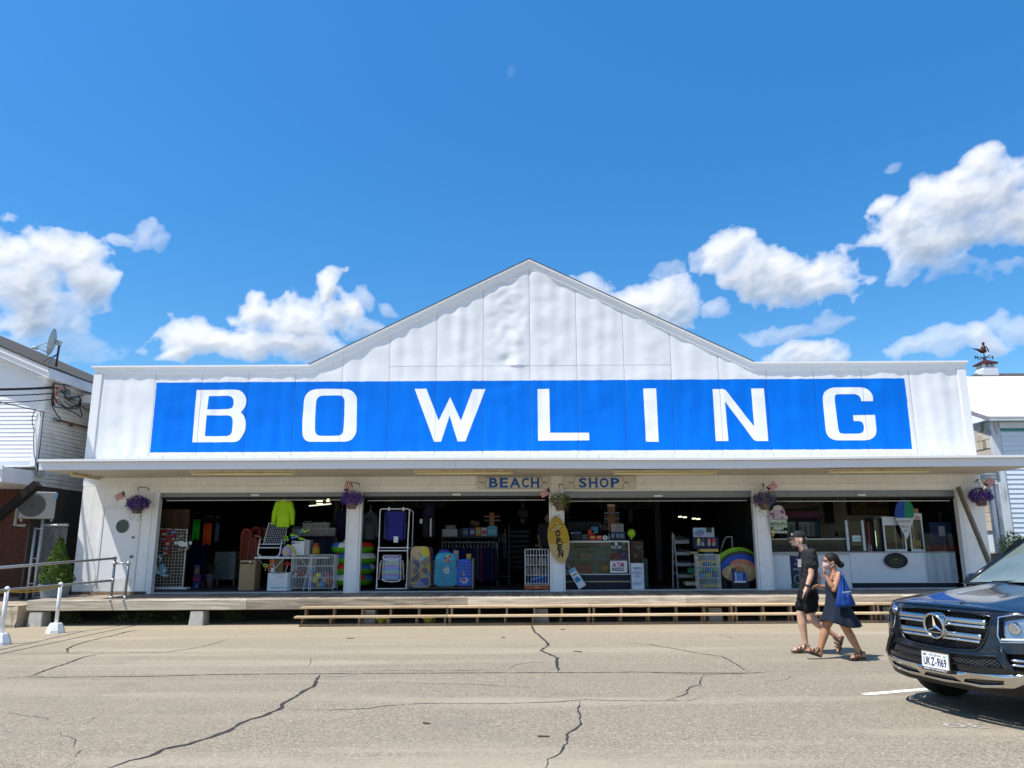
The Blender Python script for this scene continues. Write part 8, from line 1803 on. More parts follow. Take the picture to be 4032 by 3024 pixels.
for i,((bx,by),_,fs,kind_,lab)in enumerate(BASK):
	Y=17.72; c=at(bx,by,Y); t=top('hanging_basket',lab,'hanging basket',(c.x,Y,c.z-.20),'hanging flower baskets')
	m=MB(); m.lathe([(.09,-.19),(.135,-.03),(.145,-.03),(.145,0),(.001,0)],c,14); m.build('pot',POT,t)
	hk=c+Vector((0,0,.42)); m=MB(); m.tube([(hk.x+.10,YW+.005,hk.z-.08),(hk.x+.10,YW-.01,hk.z),(hk.x,Y,hk.z+.01),(hk.x-.03,Y,hk.z-.02),(hk.x-.01,Y,hk.z-.06),(hk.x,Y,hk.z-.1)],.009,6); m.build('bracket',C(.03,.02,.015),t)
	m=MB(); [m.cyl(hk-Vector((0,0,.1)),c+Vector((.13*math.cos(a),.13*math.sin(a),0)),.0025,n=4)for a in(.5,2.6,4.7)]; m.build('hanger_wires',C(.4,.4,.4),t)
	def smp(r,c=c,sp=(.27 if kind_!='green' else .25)):
		d=Vector((r.gauss(0,1),r.gauss(0,1),r.gauss(0,.75))).normalized(); R=sp*(.5+.5*r.random()**.5)*(1+.3*noise.noise(d*2.5+Vector((i*3,0,0)))); p_=c+Vector((d.x*R,d.y*R*.9,.05+d.z*R*.75)); return p_,d
	if kind_!='green':leaves(1500 if kind_=='purple' else 800,smp,.048,40+i,FLW[i%2],'flowers',t)
	leaves(160 if kind_=='purple' else 700,smp,.05,60+i,GRLF,'leaves',t)
	if kind_!='purple' or i==0:leaves(120,lambda r:(c+Vector((r.uniform(-.2,.2),-.12+r.uniform(-.05,.05),-.05-.32*r.random())),None),.035,80+i,GRLF,'trailing_stems',t)
	fp=c+Vector(((-.20 if fs<0 else .10 if fs>0 else-.02),-.16,.20)); ang=RAD(-28 if fs<0 else(-38 if fs>0 else-80)); L_,H_=.24,.145
	fl=top('small_flag','small striped flag stuck in the '+lab.replace(' hanging',''),'flag',tuple(fp-Vector((0,0,.2))),'small flags in the baskets')
	dx_,up_=Vector((-math.cos(ang),0,math.sin(ang)))*(1 if fs<0 else-1),None; up_=Vector((dx_.z,0,-dx_.x)); up_=up_ if up_.z>0 else-up_
	for k in range(7):m=MB(); m.grid(lambda u,v:fp+dx_*(L_*u)+up_*(H_*((k+v)/7))+Vector((0,.012*math.sin(u*7+k*.2),0)),8,1); m.build('stripe',FR_ if k%2==0 else FW_,fl)
	m=MB(); m.grid(lambda u,v:fp+dx_*(L_*.42*u)+up_*(H_*(.43+.57*v))+Vector((0,.012*math.sin(u*3)-.004,0)),4,2); m.build('canton',FB_,fl)
	m=MB(); m.cyl(fp-up_*.14,fp+up_*(H_+.03),.004,n=5); m.build('stick',C(.35,.26,.14),fl)
# ---------------------------------------------------------------- people
zP=mk(3050,2050,.36166)
def limb(m,pts,rs,n=12):
	m.tube(pts,rs,n)
	for p_,r in zip(pts,rs):m.ball(p_,r,12,8)
def loft(m,rings,n=20):
	"""stack of ellipses (centre, rx, ry) closed at both ends"""
	P=[]
	for c,rx,ry in rings:P+=[c+Vector((rx*math.cos(2*math.pi*k/n),ry*math.sin(2*math.pi*k/n),0))for k in range(n)]
	F=[(i*n+k,i*n+(k+1)%n,(i+1)*n+(k+1)%n,(i+1)*n+k)for i in range(len(rings)-1)for k in range(n)]
	m.add(P,F+[tuple(reversed(range(n))),tuple((len(rings)-1)*n+k for k in range(n))])
def organic(m,name,mt_,parent,vox=.010,it=6,label=None,fold=0):
	o=m.build(name,mt_,parent,label=label)
	r=o.modifiers.new('skin','REMESH'); r.mode='VOXEL'; r.voxel_size=vox; r.use_smooth_shade=True
	s=o.modifiers.new('smooth','SMOOTH'); s.iterations=it; s.factor=.5
	if fold:
		tx=bpy.data.textures.get('cloth_folds')or bpy.data.textures.new('cloth_folds','CLOUDS'); tx.noise_scale=.11; tx.noise_depth=2
		d_=o.modifiers.new('folds','DISPLACE'); d_.texture=tx; d_.strength=fold; d_.texture_coords='GLOBAL'; d_.mid_level=.5
	return o
def hand(m,w,d,across,n_,curl=.5,s=1.0,thumb=1):
	"""palm with four fingers and a thumb: w wrist, d direction, across knuckle line, n_ palm normal"""
	d,across,n_=Vector(d).normalized(),Vector(across).normalized(),Vector(n_).normalized()
	k0=w+d*.085*s
	limb(m,[w,w+d*.045*s],[.026*s,.03*s],10)
	for i,L in enumerate((.068,.078,.073,.056)):
		b=k0+across*(.028-.019*i)*s; limb(m,[w+d*.03*s+across*(.016-.011*i)*s,b],[.014*s,.0105*s],8)
		d1=(d+n_*curl*.5).normalized(); d2=(d+n_*curl*1.6).normalized(); d3=(d+n_*curl*3.2).normalized()
		limb(m,[b,b+d1*L*.45*s,b+d1*L*.45*s+d2*L*.32*s,b+d1*L*.45*s+d2*L*.32*s+d3*L*.25*s],[.0098*s,.009*s,.008*s,.0068*s],8)
	t0=w+d*.025*s+across*.024*s; t1=t0+(d*.6+across*.7+n_*.3).normalized()*.042*s; limb(m,[t0,t1,t1+(d+n_*.5).normalized()*.032*s],[.014*s,.011*s,.008*s],8)
def head(m,c,s=1.0,yaw=0.0):
	"""head looking along -X"""
	R_=Matrix.Rotation(yaw,3,'Z'); q=lambda x,y,z:c+R_@Vector((x,y,z))*s
	m.ball(q(.012,0,.025),(.098*s,.076*s,.098*s),18,12,R_); m.ball(q(-.028,0,-.04),(.062*s,.058*s,.078*s),16,10,R_); m.ball(q(-.055,0,-.085),(.028*s,.03*s,.025*s),12,8,R_)
	limb(m,[q(-.082,0,.012),q(-.112,0,-.028)],[.011*s,.015*s],8); m.ball(q(-.078,0,.025),(.02*s,.05*s,.012*s),10,6,R_); m.ball(q(-.084,0,-.062),(.016*s,.025*s,.012*s),10,6,R_)
	for y in(-.076,.076):m.ball(q(.012,y,-.008),(.02*s,.01*s,.032*s),10,8,R_)
def face_parts(t,c,s,brow):
	for y in(-.03,.03):
		m=MB(); m.ball(c+Vector((-.083,y,.008))*s,(.008*s,.013*s,.008*s),10,6); e=m.build('eye',C(.75,.75,.73,.2),t,smooth=True)
		m=MB(); m.ball(c+Vector((-.089,y,.008))*s,(.004*s,.005*s,.005*s),8,6); m.build('iris',C(.05,.03,.02,.2),e)
		m=MB(); m.ball(c+Vector((-.088,y,.026))*s,(.006*s,.018*s,.004*s),8,6); m.build('eyebrow',brow,t)
def sandal(t,toe,heel,up,mt_,mt2,w=.052):
	d=(heel-toe); L=d.length; d.normalize(); up=Vector(up).normalized(); y=up.cross(d).normalized()
	m=MB(); out=[(0,.55),(.12,.85),(.3,1.0),(.5,.78),(.75,.72),(.93,.7),(1,.35)]
	pts=[toe+d*L*a+y*w*b for a,b in out]+[toe+d*L*a-y*w*b for a,b in reversed(out)]
	n=len(pts); V=[p_-up*.012 for p_ in pts]+[p_+up*.012 for p_ in pts]; m.add(V,[tuple(range(n)),tuple(reversed(range(n,2*n)))]+[(k,k+n,(k+1)%n+n,(k+1)%n)for k in range(n)]); s_=m.build('sandal',mt_,t)
	for a0,h,sl in((.28,.055,.0),(.48,.075,.12),(.72,.11,.12)):
		m=MB(); m.tube([toe+d*L*(a0-sl)+y*w*.95+up*.01,toe+d*L*a0+y*w*.55+up*h,toe+d*L*a0-y*w*.55+up*h,toe+d*L*(a0-sl)-y*w*.95+up*.01],.010,6); m.build('strap',mt2,s_)
	m=MB(); m.tube([toe+d*L*.7+y*w*.8+up*.09,toe+d*L*1.0+up*.075,toe+d*L*.7-y*w*.8+up*.09],.010,6); m.build('strap',mt2,s_)
def foot(m,ankle,toe,heel,up):
	up=Vector(up).normalized(); d=(toe-heel).normalized(); y=up.cross(d).normalized()
	limb(m,[ankle,heel+up*.05+d*.03],[.040,.036]); limb(m,[heel+up*.04+d*.02,heel.lerp(toe,.45)+up*.045,heel.lerp(toe,.78)+up*.03],[.034,.036,.030]); limb(m,[ankle,heel.lerp(toe,.5)+up*.05],[.036,.032])
	for k,L in enumerate((.98,.97,.94,.90,.85)):b=heel.lerp(toe,.74)+y*(.026-.013*k)+up*.024; limb(m,[b,heel.lerp(toe,L)+y*(.030-.015*k)+up*.018],[.014,.0115 if k==0 else .0095],8)
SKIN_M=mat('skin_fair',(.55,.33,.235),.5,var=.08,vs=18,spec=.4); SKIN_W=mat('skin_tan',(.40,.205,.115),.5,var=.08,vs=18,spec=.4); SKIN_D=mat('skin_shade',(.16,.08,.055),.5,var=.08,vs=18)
HAIRD=mat('hair_dark',(.008,.006,.005),.65,var=.3,vs=60); CLB=mat('black_cotton',(.018,.019,.022),.85,var=.25,vs=25,bump=.3,bs=120)
STRP,SOLE=C(.05,.035,.028,.8),C(.075,.055,.04,.8)
# --- man in black, walking left
YM=on_ground(3165,2575).y
def pm_(x,y,dy=0.0):return at(*zP(x,y),YM+dy)
mn=top('person','man in black cap, T-shirt and shorts with lowered mask, walking left','person',(pm_(340,0).x,YM,gz(4.2)))
m=MB(); hc_=pm_(258,210); hc_.z-=.0; head(m,hc_,1.12)
limb(m,[hc_+Vector((.045,0,-.07)),pm_(318,320)],[.062,.066])
loft(m,[(pm_(340,330),.06,.10),(pm_(355,365),.085,.18),(pm_(362,450),.105,.18),(pm_(365,600),.10,.155),(pm_(362,740),.105,.16),(pm_(355,850),.10,.15)])
SH=.185
nA=[pm_(392,365,-SH),pm_(398,590,-.23),pm_(348,735,-.24)]; limb(m,[nA[0],nA[0].lerp(nA[1],.4),nA[1],nA[1].lerp(nA[2],.35),nA[2]],[.055,.050,.040,.041,.027])
hand(m,nA[2],pm_(318,800,-.24)-nA[2],Vector((-.4,-.9,0)),Vector((.5,.6,-.3)),.35,1.05)
fA=[pm_(345,365,SH),pm_(445,545,.24),pm_(480,600,.24)]; limb(m,fA,[.055,.042,.030]); hand(m,fA[2],Vector((.25,0,-1)),Vector((0,.8,.3)),Vector((-.6,.3,0)),.4)
fl=[pm_(335,820,.095),pm_(283,1015,.095),pm_(345,1385,.095)]; limb(m,[fl[0],fl[0].lerp(fl[1],.55),fl[1],fl[1].lerp(fl[2],.28),fl[1].lerp(fl[2],.75),fl[2]],[.098,.085,.060,.064,.042,.038])
nl=[pm_(380,820,-.095),pm_(395,1065,-.10),pm_(680,1265,-.10)]; limb(m,[nl[0],nl[0].lerp(nl[1],.55),nl[1],nl[1].lerp(nl[2],.30),nl[1].lerp(nl[2],.75),nl[2]],[.098,.085,.062,.064,.042,.038])
toeF,heelF=pm_(190,1448,.08),pm_(388,1440,.10); toeF.z=heelF.z=gz(4.2)+.024; foot(m,fl[2],toeF,heelF,(0,0,1))
toeN,heelN=pm_(690,1432,-.10),pm_(742,1255,-.10); upN=Vector((-.93,0,.28)); foot(m,nl[2],toeN,heelN,upN)
organic(m,'body',SKIN_M,mn,.0085,3)
face_parts(mn,hc_,1.12,HAIRD)
m=MB(); loft(m,[(pm_(328,312),.075,.085),(pm_(340,335),.10,.13),(pm_(358,362),.118,.20),(pm_(362,450),.135,.205),(pm_(366,600),.122,.18),(pm_(366,720),.124,.18),(pm_(366,775),.128,.185)],24)
limb(m,[nA[0],nA[0].lerp(nA[1],.50)],[.088,.080]); limb(m,[fA[0],fA[0].lerp(fA[1],.55)],[.088,.080]); organic(m,'shirt',CLB,mn,.011,4,fold=.05)
m=MB(); loft(m,[(pm_(364,760),.135,.185),(pm_(362,800),.142,.19),(pm_(358,850),.14,.19)],24)
limb(m,[fl[0],fl[0].lerp(fl[1],.45),fl[0].lerp(fl[1],.56)],[.112,.106,.108]); limb(m,[nl[0],nl[0].lerp(nl[1],.40),nl[0].lerp(nl[1],.50)],[.114,.108,.110]); organic(m,'shorts',mat('black_shorts',(.005,.005,.007),.9,var=.3,vs=20),mn,.011,3,fold=.05)
q=hc_+Vector((.014,0,.045)); m=MB(); R0=.108
m.grid(lambda u,v:q+Vector((R0*1.02*math.cos(u*6.2832)*math.cos(v*1.5),R0*.82*math.sin(u*6.2832)*math.cos(v*1.5),R0*.86*math.sin(v*1.5))),24,8); m.cyl(q+Vector((0,0,-.025)),q,.113,.113,20)if False else None; cap=m.build('cap',C(.016,.016,.018,.8),mn,smooth=True,solid=.006)
m=MB(); m.grid(lambda u,v:q+Vector((-.09-.105*v*math.cos((u-.5)*1.9),(u-.5)*.155*(1-.15*v),.006-.022*v-.03*(2*u-1)**2)),10,6); m.build('brim',C(.02,.02,.022,.8),cap,smooth=True,solid=.005)
m=MB(); m.grid(lambda u,v:q+Vector((-.108*math.cos((u-.5)*.5),(u-.5)*.05,.015+.04*v)),4,2); m.build('cap_badge',C(.55,.50,.40),cap)
m=MB(); loft(m,[(hc_+Vector((.035,0,-.06)),.075,.07),(hc_+Vector((.03,0,.0)),.085,.083),(hc_+Vector((.03,0,.06)),.085,.083)],18); m.build('hair',C(.06,.035,.025,.7),mn,smooth=True)
m=MB(); m.ball(hc_+Vector((-.058,0,-.112)),(.048,.060,.040),14,10); m.build('face_mask',C(.008,.009,.018,.8),mn,smooth=True)
m=MB(); [m.tube([hc_+Vector((-.02,y,-.10)),hc_+Vector((.01,y*1.28,-.03)),hc_+Vector((.03,y*1.30,.015)),hc_+Vector((.035,y*1.25,-.03)),hc_+Vector((-.0,y*1.05,-.11))],.0032,5)for y in(-.068,.068)]; m.build('mask_straps',C(.62,.60,.58),mn)
wv_=nA[2]+(nA[1]-nA[2]).normalized()*.035; dw=(nA[1]-nA[2]).normalized(); Mw=dw.to_track_quat('Z','Y').to_matrix(); m=MB(); m.lathe([(.033,-.012),(.036,-.010),(.036,.010),(.033,.012)],wv_,16,Mw); wt=m.build('watch',C(.012,.012,.014,.4),mn); m=MB(); m.lathe([(.021,0),(.021,.012)],wv_+Vector((-.012,-.044,0)),14,Matrix.Rotation(RAD(80),3,'X')); m.build('watch_case',C(.03,.03,.035,.3),wt)
m=MB(); put_text(m,'I',pm_(268,505,-.09),Vector((.35,-.93,0)),Z3,.06); [m.obox(pm_(272,430+22*k,-.10),(.02,.05,.018),(0,0,RAD(70)))for k in range(4)]; m.build('shirt_print',C(.5,.5,.5),mn)
sandal(mn,toeF,heelF,(0,0,1),SOLE,STRP); sandal(mn,toeN,heelN,upN,SOLE,STRP)
# --- woman in a dark dress, walking left
YF=on_ground(3300,2598).y
def pw_(x,y,dy=0.0):return at(*zP(x,y),YF+dy)
wn_=top('person','woman in dark sleeveless dress and flowered mask with blue tote bag, walking left','person',(pw_(660,0).x,YF,gz(4.4)))
m=MB(); hw_=pw_(606,445); head(m,hw_,.98); limb(m,[hw_+Vector((.035,0,-.07)),pw_(640,570)],[.048,.048])
loft(m,[(pw_(645,560),.05,.07),(pw_(655,590),.075,.145),(pw_(655,660),.095,.14),(pw_(650,770),.085,.125),(pw_(660,860),.10,.15),(pw_(665,940),.11,.16)])
wa=[pw_(702,592,-.155),pw_(648,752,-.20),pw_(550,590,-.16)]; limb(m,[wa[0],wa[0].lerp(wa[1],.5),wa[1],wa[1].lerp(wa[2],.3),wa[2]],[.052,.046,.038,.038,.024]); hand(m,wa[2],Vector((-.05,.05,1)),Vector((-.3,-.9,0)),Vector((-.6,.8,0)),1.0,.85)
wb=[pw_(640,592,.15),pw_(590,730,.18),pw_(500,715,.14)]; limb(m,[wb[0],wb[1],wb[1].lerp(wb[2],.4),wb[2]],[.048,.036,.034,.023]); hand(m,wb[2],Vector((-1,0,-.05)),Vector((0,-.6,.8)),Vector((0,.3,-.9)),.45,.85)
wl=[pw_(650,930,.08),pw_(562,1150,.08),pw_(487,1445,.08)]; limb(m,[wl[0],wl[0].lerp(wl[1],.5),wl[1],wl[1].lerp(wl[2],.3),wl[1].lerp(wl[2],.75),wl[2]],[.10,.088,.060,.062,.042,.036])
wr=[pw_(690,930,-.08),pw_(790,1190,-.08),pw_(945,1465,-.09)]; limb(m,[wr[0],wr[0].lerp(wr[1],.5),wr[1],wr[1].lerp(wr[2],.3),wr[1].lerp(wr[2],.75),wr[2]],[.10,.088,.060,.060,.040,.034])
tf,hf=pw_(322,1440,.07),pw_(510,1500,.08); hf.z=gz(4.2)+.03; tf.z=hf.z+.075; upf=Vector((.37,0,.93)); foot(m,wl[2],tf,hf,upf)
tr_,hr=pw_(822,1540,-.11),pw_(992,1530,-.09); tr_.z=gz(4.4)+.024; hr.z=tr_.z+.012; foot(m,wr[2],tr_,hr,(0,0,1))
organic(m,'body',SKIN_W,wn_,.0085,3)
DRS=mat('dark_dress',(.010,.016,.030),.9,var=.25,vs=30,bump=.3,bs=90)
m=MB(); Rr=[(pw_(648,640),.105,.135),(pw_(650,700),.115,.145),(pw_(660,780),.115,.15),(pw_(675,880),.14,.18),(pw_(690,960),.175,.21),(pw_(705,1040),.225,.24),(pw_(715,1090),.262,.25)]
def dress(u,v):
	i=min(len(Rr)-2,int(v*(len(Rr)-1))); f=v*(len(Rr)-1)-i; c=Rr[i][0].lerp(Rr[i+1][0],f); rx=Rr[i][1]*(1-f)+Rr[i+1][1]*f; ry=Rr[i][2]*(1-f)+Rr[i+1][2]*f
	a=u*6.2832; k=1+.09*v*v*math.sin(a*7+2*math.sin(a))+.04*v*math.sin(a*13)
	return c+Vector((rx*k*math.cos(a),ry*k*math.sin(a),(-.045*v**3*(1+math.cos(a))-.02*v**3*math.sin(3*a))))
m.grid(dress,72,24); m.build('dress',DRS,wn_,smooth=True,solid=.006)
m=MB(); [m.tube([pw_(648,645,s*.09)+Vector((-.08,0,0)),pw_(640,580,s*.10)+Vector((-.03,0,.015)),pw_(665,565,s*.11),pw_(680,600,s*.10)+Vector((.06,0,0)),pw_(660,650,s*.10)+Vector((.09,0,0))],.007,6)for s in(-1,1)]; m.build('dress_strap',C(.30,.12,.10,.8),wn_)
m=MB(); m.ball(hw_+Vector((.025,0,.035)),(.105,.086,.093),18,12); limb(m,[hw_+Vector((.10,0,.02)),hw_+Vector((.135,0,-.03))],[.04,.03]); m.ball(hw_+Vector((.145,0,-.045)),(.05,.048,.048),14,10); organic(m,'hair',HAIRD,wn_,.009,3)
m=MB(); m.ball(hw_+Vector((-.064,0,-.052)),(.052,.062,.055),16,10); mk_=m.build('face_mask',mat('flower_mask',(.50,.36,.38),.8,dirt=(.14,.012,.03),dirt_amt=1.0,dirt_scale=45),wn_,smooth=True); m=MB(); [m.tube([hw_+Vector((-.03,y*.8,-.02)),hw_+Vector((.02,y,.012)),hw_+Vector((.028,y,-.02)),hw_+Vector((-.03,y*.85,-.085))],.0026,5)for y in(-.076,.076)]; m.build('mask_straps',C(.6,.58,.55),mk_)
m=MB(); [m.ball(hw_+Vector((-.088,y,.012)),(.010,.026,.020),12,8)for y in(-.032,.032)]; gl_=m.build('sunglasses',C(.02,.012,.01,.1),wn_,smooth=True); m=MB(); [m.cyl(hw_+Vector((-.082,y,.022)),hw_+Vector((.015,y*1.28,.015)),.004,n=6)for y in(-.058,.058)]; m.build('temples',C(.04,.02,.015,.2),gl_)
m=MB(); m.ball(hw_+Vector((.012,-.082,-.045)),.007,8,6); m.build('earring',C(.6,.58,.55,.2),wn_)
sandal(wn_,tf,hf,upf,C(.04,.045,.055,.8),STRP,.045); sandal(wn_,tr_,hr,(0,0,1),C(.04,.032,.03,.8),STRP,.045)
bg_=top('tote_bag','slouchy royal blue cloth tote bag with small white print on her shoulder','bag',tuple(pw_(770,955,-.26)))
TOTE=mat('tote_cloth',(.006,.045,.22),.75,var=.2,vs=14)
TL_,TR_,BL_,BR_=[pw_(x,y,-.25)for x,y in((718,600),(745,590),(652,940),(888,915))]
def tote(sgn):
	def fn(u,v):
		e=v**.85; p_=TL_.lerp(TR_,u).lerp(BL_.lerp(BR_,u),e); b=math.sin(u*math.pi)*min(1,v*1.6)*.055*(1 if v<.92 else(1-v)/.08*.7+.3)
		fold=.014*math.sin(u*21+3*math.sin(v*2.5))*(1-.75*v)*math.sin(u*math.pi)+.006*math.sin(u*9+v*6)
		return p_+Vector((0,sgn*b+fold-.0,-.02*math.sin(u*math.pi)*v))
	return fn
m=MB(); m.grid(tote(-1),30,20); m.grid(tote(1),30,20,flip=True); m.build('bag',TOTE,bg_,smooth=True)
m=MB(); m.tube([TL_+Vector((0,.0,-.02)),pw_(716,555,-.17),pw_(700,548,-.10),pw_(722,570,-.04),pw_(745,640,.0)],.012,6); m.build('strap',TOTE,bg_,smooth=True)
m=MB(); put_text(m,'Popponesset',pw_(785,782,-.325),Vector((1,-.1,.12)),Z3,.022,width=.115,bold=.03,shear=.2); put_text(m,'Cape Cod',pw_(800,804,-.325),Vector((1,-.1,.12)),Z3,.008,width=.05); m.build('print',C(.55,.58,.62),bg_)
# --- shopkeeper in the shade behind the OPEN board
YS=19.4
def ps_(x,y,dy=0.0):return wpt(zD,x,y,YS+dy)
sk=top('person','person in dark polo shirt standing in the shade behind the OPEN board','person',(ps_(1985,0).x,YS,IN_Z))
m=MB(); hs_=ps_(2045,255); head(m,hs_,1.05); limb(m,[hs_+Vector((.03,0,-.07)),ps_(2030,350)],[.055,.058]); hipz=IN_Z+.92
loft(m,[(ps_(2020,350),.09,.1),(ps_(2000,385),.17,.09),(ps_(1985,500),.17,.11),(ps_(1985,680),.16,.11),(Vector((ps_(1985,0).x,YS,hipz)),.17,.12)])
sa=[ps_(1895,400,-.02),ps_(1862,600,-.05),ps_(1890,730,-.14)]; limb(m,sa,[.052,.040,.028]); hand(m,sa[2],Vector((-.1,-.3,-.9)),Vector((.6,-.7,0)),Vector((.6,.3,0)),.6)
sb=[ps_(2110,400,-.02),ps_(2135,600,-.03),ps_(2120,760,-.08)]; limb(m,sb,[.052,.040,.028]); hand(m,sb[2],Vector((0,-.1,-1)),Vector((-.6,-.7,0)),Vector((-.6,.3,0)),.4)
cx=ps_(1985,0).x; gb=IN_Z
for s in(-.1,.1):limb(m,[Vector((cx+s,YS,hipz)),Vector((cx+s,YS-.01,gb+.5)),Vector((cx+s,YS+.01,gb+.09))],[.09,.06,.04]); limb(m,[Vector((cx+s,YS+.03,gb+.045)),Vector((cx+s,YS-.16,gb+.04))],[.042,.036])
organic(m,'body',SKIN_D,sk,.011,3)
m=MB(); loft(m,[(ps_(2025,345),.10,.095),(ps_(2000,378),.19,.11),(ps_(1985,500),.19,.14),(ps_(1985,770),.19,.14)]); limb(m,[sa[0],sa[0].lerp(sa[1],.6)],[.072,.07]); limb(m,[sb[0],sb[0].lerp(sb[1],.6)],[.072,.07]); organic(m,'shirt',C(.014,.017,.024,.85),sk,.014,4)
m=MB(); loft(m,[(ps_(1985,760),.18,.13),(Vector((cx,YS,hipz-.05)),.185,.135)]); [limb(m,[Vector((cx+s,YS,hipz)),Vector((cx+s,YS,gb+.12))],[.10,.065])for s in(-.1,.1)]; organic(m,'trousers',C(.01,.01,.012,.85),sk,.014,4)
m=MB(); m.ball(hs_+Vector((.03,0,.045)),(.10,.083,.085),14,10); m.build('hair',HAIRD,sk,smooth=True); face_parts(sk,hs_,1.05,HAIRD)
t=top('receipt_slip','white slip held in the hand of the shaded shopkeeper','paper',tuple(ps_(1830,745,-.2))); m=MB(); boxat(m,zD,1800,735,1870,752,YS-.2,.01); m.build('slip',C(.20,.21,.21),t)
# ---------------------------------------------------------------- parked SUV at the right edge
PH=RAD(72); CF=Vector((3.96,7.60,0)); fw_=Vector((-math.sin(PH),-math.cos(PH),0)); lt_=Vector((math.cos(PH),-math.sin(PH),0))
def cp_(s,u,z):p_=CF-fw_*s+lt_*u; return Vector((p_.x,p_.y,gz(p_.x)+z))
car=top('parked_car','dark blue-black SUV with chrome grille star, cut by the right picture edge','car',tuple(cp_(2.5,0,0)))
def car_paint():
	mt=mat('car_paint',(.006,.008,.011),.25,metal=.35,var=.05,vs=2,coat=1.0); return mt
PAINTC=car_paint(); CHR=mat('chrome',(.78,.79,.80),.06,metal=1.0,var=.0); SATC=mat('satin_chrome',(.62,.61,.58),.16,metal=1.0,var=.02); BLKG=mat('black_plastic',(.010,.010,.011),.45,var=.1); BLKM=mat('matte_black',(.006,.006,.007),.8)
VP=[(.18,.16),(.28,.075),(.38,.02),(.50,0),(.58,.005),(.66,.03),(.80,.05),(.92,.075),(1.0,.13),(1.05,.22),(1.08,.34)]
def sv(z):
	for(z0,s0),(z1,s1)in zip(VP,VP[1:]):
		if z<=z1:return s0+(s1-s0)*max(0,(z-z0)/(z1-z0))
	return VP[-1][1]
def sp(u):a=min(1.02,abs(u)/.965); return .05*a*a+.36*a**6+.12*a**14
def fr_(u,z,o=0.0):return cp_(sv(z)+sp(u)-o,u*(1-.0*z),z)
def sheet_c(name,loops,mt_,o=0.0,d=.045,solid=0,parent=None,smooth=True):
	m=MB(); m.sheet(loops,lambda u,z:fr_(u,z,o),d); return m.build(name,mt_,parent or car,smooth=smooth,solid=solid)
def mir(P):return[(-u,z)for u,z in reversed(P)]
grille=[(-.53,.955),(-.30,.972),(0,.978),(.30,.972),(.53,.955),(.535,.93),(.49,.76),(.45,.69),(.40,.655),(.20,.635),(0,.630),(-.20,.635),(-.40,.655),(-.45,.69),(-.49,.76),(-.535,.93)]
lower=[(-.58,.625),(-.40,.606),(0,.594),(.40,.606),(.58,.625),(.64,.535),(.40,.512),(0,.505),(-.40,.512),(-.64,.535)]
lampR=[(.585,.955),(.70,.985),(.85,.985),(.935,.955),(.945,.85),(.90,.78),(.75,.755),(.62,.745),(.595,.80)]
fogR=[(.66,.655),(.80,.66),(.935,.655),(.945,.55),(.90,.515),(.78,.51),(.70,.53)]
m=MB()
body_out=[(-.965,.40),(-.70,.35),(0,.33),(.70,.35),(.965,.40),(.965,.70),(.965,.985),(.90,.995),(.60,1.003),(0,1.005),(-.60,1.003),(-.90,.995),(-.965,.985),(-.965,.70)]
sheet_c('front_bumper',[body_out,grille,lower,lampR,mir(lampR),fogR,mir(fogR)],PAINTC,0,.05)
sheet_c('grille_recess',[[(u*1.03,z+(.01 if z>.8 else-.01))for u,z in grille]],BLKM,-.085); sheet_c('lower_recess',[[(u*1.03,z+(.01 if z>.5 else-.01))for u,z in lower]],BLKM,-.06)
for L_ in(fogR,mir(fogR)):sheet_c('fog_recess',[L_],BLKM,-.05)
def edge_tube(P,r,mt_,nm,o=0.0,closed=True):m=MB(); m.tube([fr_(u,z,o)for u,z in P],r,6,closed=closed); return m.build(nm,mt_,car,smooth=True)
edge_tube(grille,.010,PAINTC,'grille_edge',.004); edge_tube(lower,.008,BLKG,'lower_grille_edge',.002)
gr_=MB()
def half_w(P,z):
	best=0
	for(u0,z0),(u1,z1)in zip(P,P[1:]+P[:1]):
		if(z0-z)*(z1-z)<=0 and z0!=z1:best=max(best,abs(u0+(u1-u0)*(z-z0)/(z1-z0)))
	return best
for nm,P,z0,z1,o,st,r in(('grille_mesh',grille,.64,.965,-.05,.05,.0032),('lower_mesh',lower,.508,.62,-.02,.045,.0040)):
	m=MB(); k=-1.4
	while k<1.4:
		for sg in(1,-1):
			pts=[]
			for j in range(9):
				z=z0+(z1-z0)*j/8; u=k+sg*(z-z0)*1.6
				if abs(u)<half_w(P,z)-.005:pts.append(fr_(u,z,o))
				else:
					if len(pts)>1:m.tube(pts,r,4,caps=False)
					pts=[]
			if len(pts)>1:m.tube(pts,r,4,caps=False)
		k+=st
	m.build(nm,mat('mesh_black',(.05,.052,.055),.35),car)
for z0,z1 in((.845,.925),(.715,.795)):
	for nm,a,b,mt_,o in(('chrome_bar',z0+.034,z1,SATC,.012),('chrome_bar_lower',z0,z0+.028,CHR,.004)):
		w=min(half_w(grille,a),half_w(grille,b))-.02
		m=MB(); m.grid(lambda u,v:fr_((u*2-1)*w,a+(b-a)*v,o+.012*math.sin(v*math.pi)),40,5); m.build(nm,mt_,car,smooth=True,solid=.006)
sc_=fr_(0,.83,.055); nx=fw_.copy(); Ms=Matrix((lt_,Z3,nx)).transposed(); Ms=Matrix.Rotation(RAD(6),3,lt_)@Ms
m=MB(); m.lathe([(.118,-.10),(.122,-.02),(.122,.012),(.117,.020),(.106,.020),(.101,.010),(.10,-.01)],sc_,36,Ms,False); em=m.build('emblem_ring',SATC,car,smooth=True)
m=MB(); m.lathe([(.101,-.02),(.101,-.012)],sc_,30,Ms); m.build('emblem_disc',mat('emblem_black',(.004,.004,.006),.6),em)
m=MB(); pts=[]
for k in range(6):a=math.pi/2+k*math.pi/3; r=.104 if k%2==0 else .020; pts.append(Vector((r*math.cos(a),r*math.sin(a),.004)))
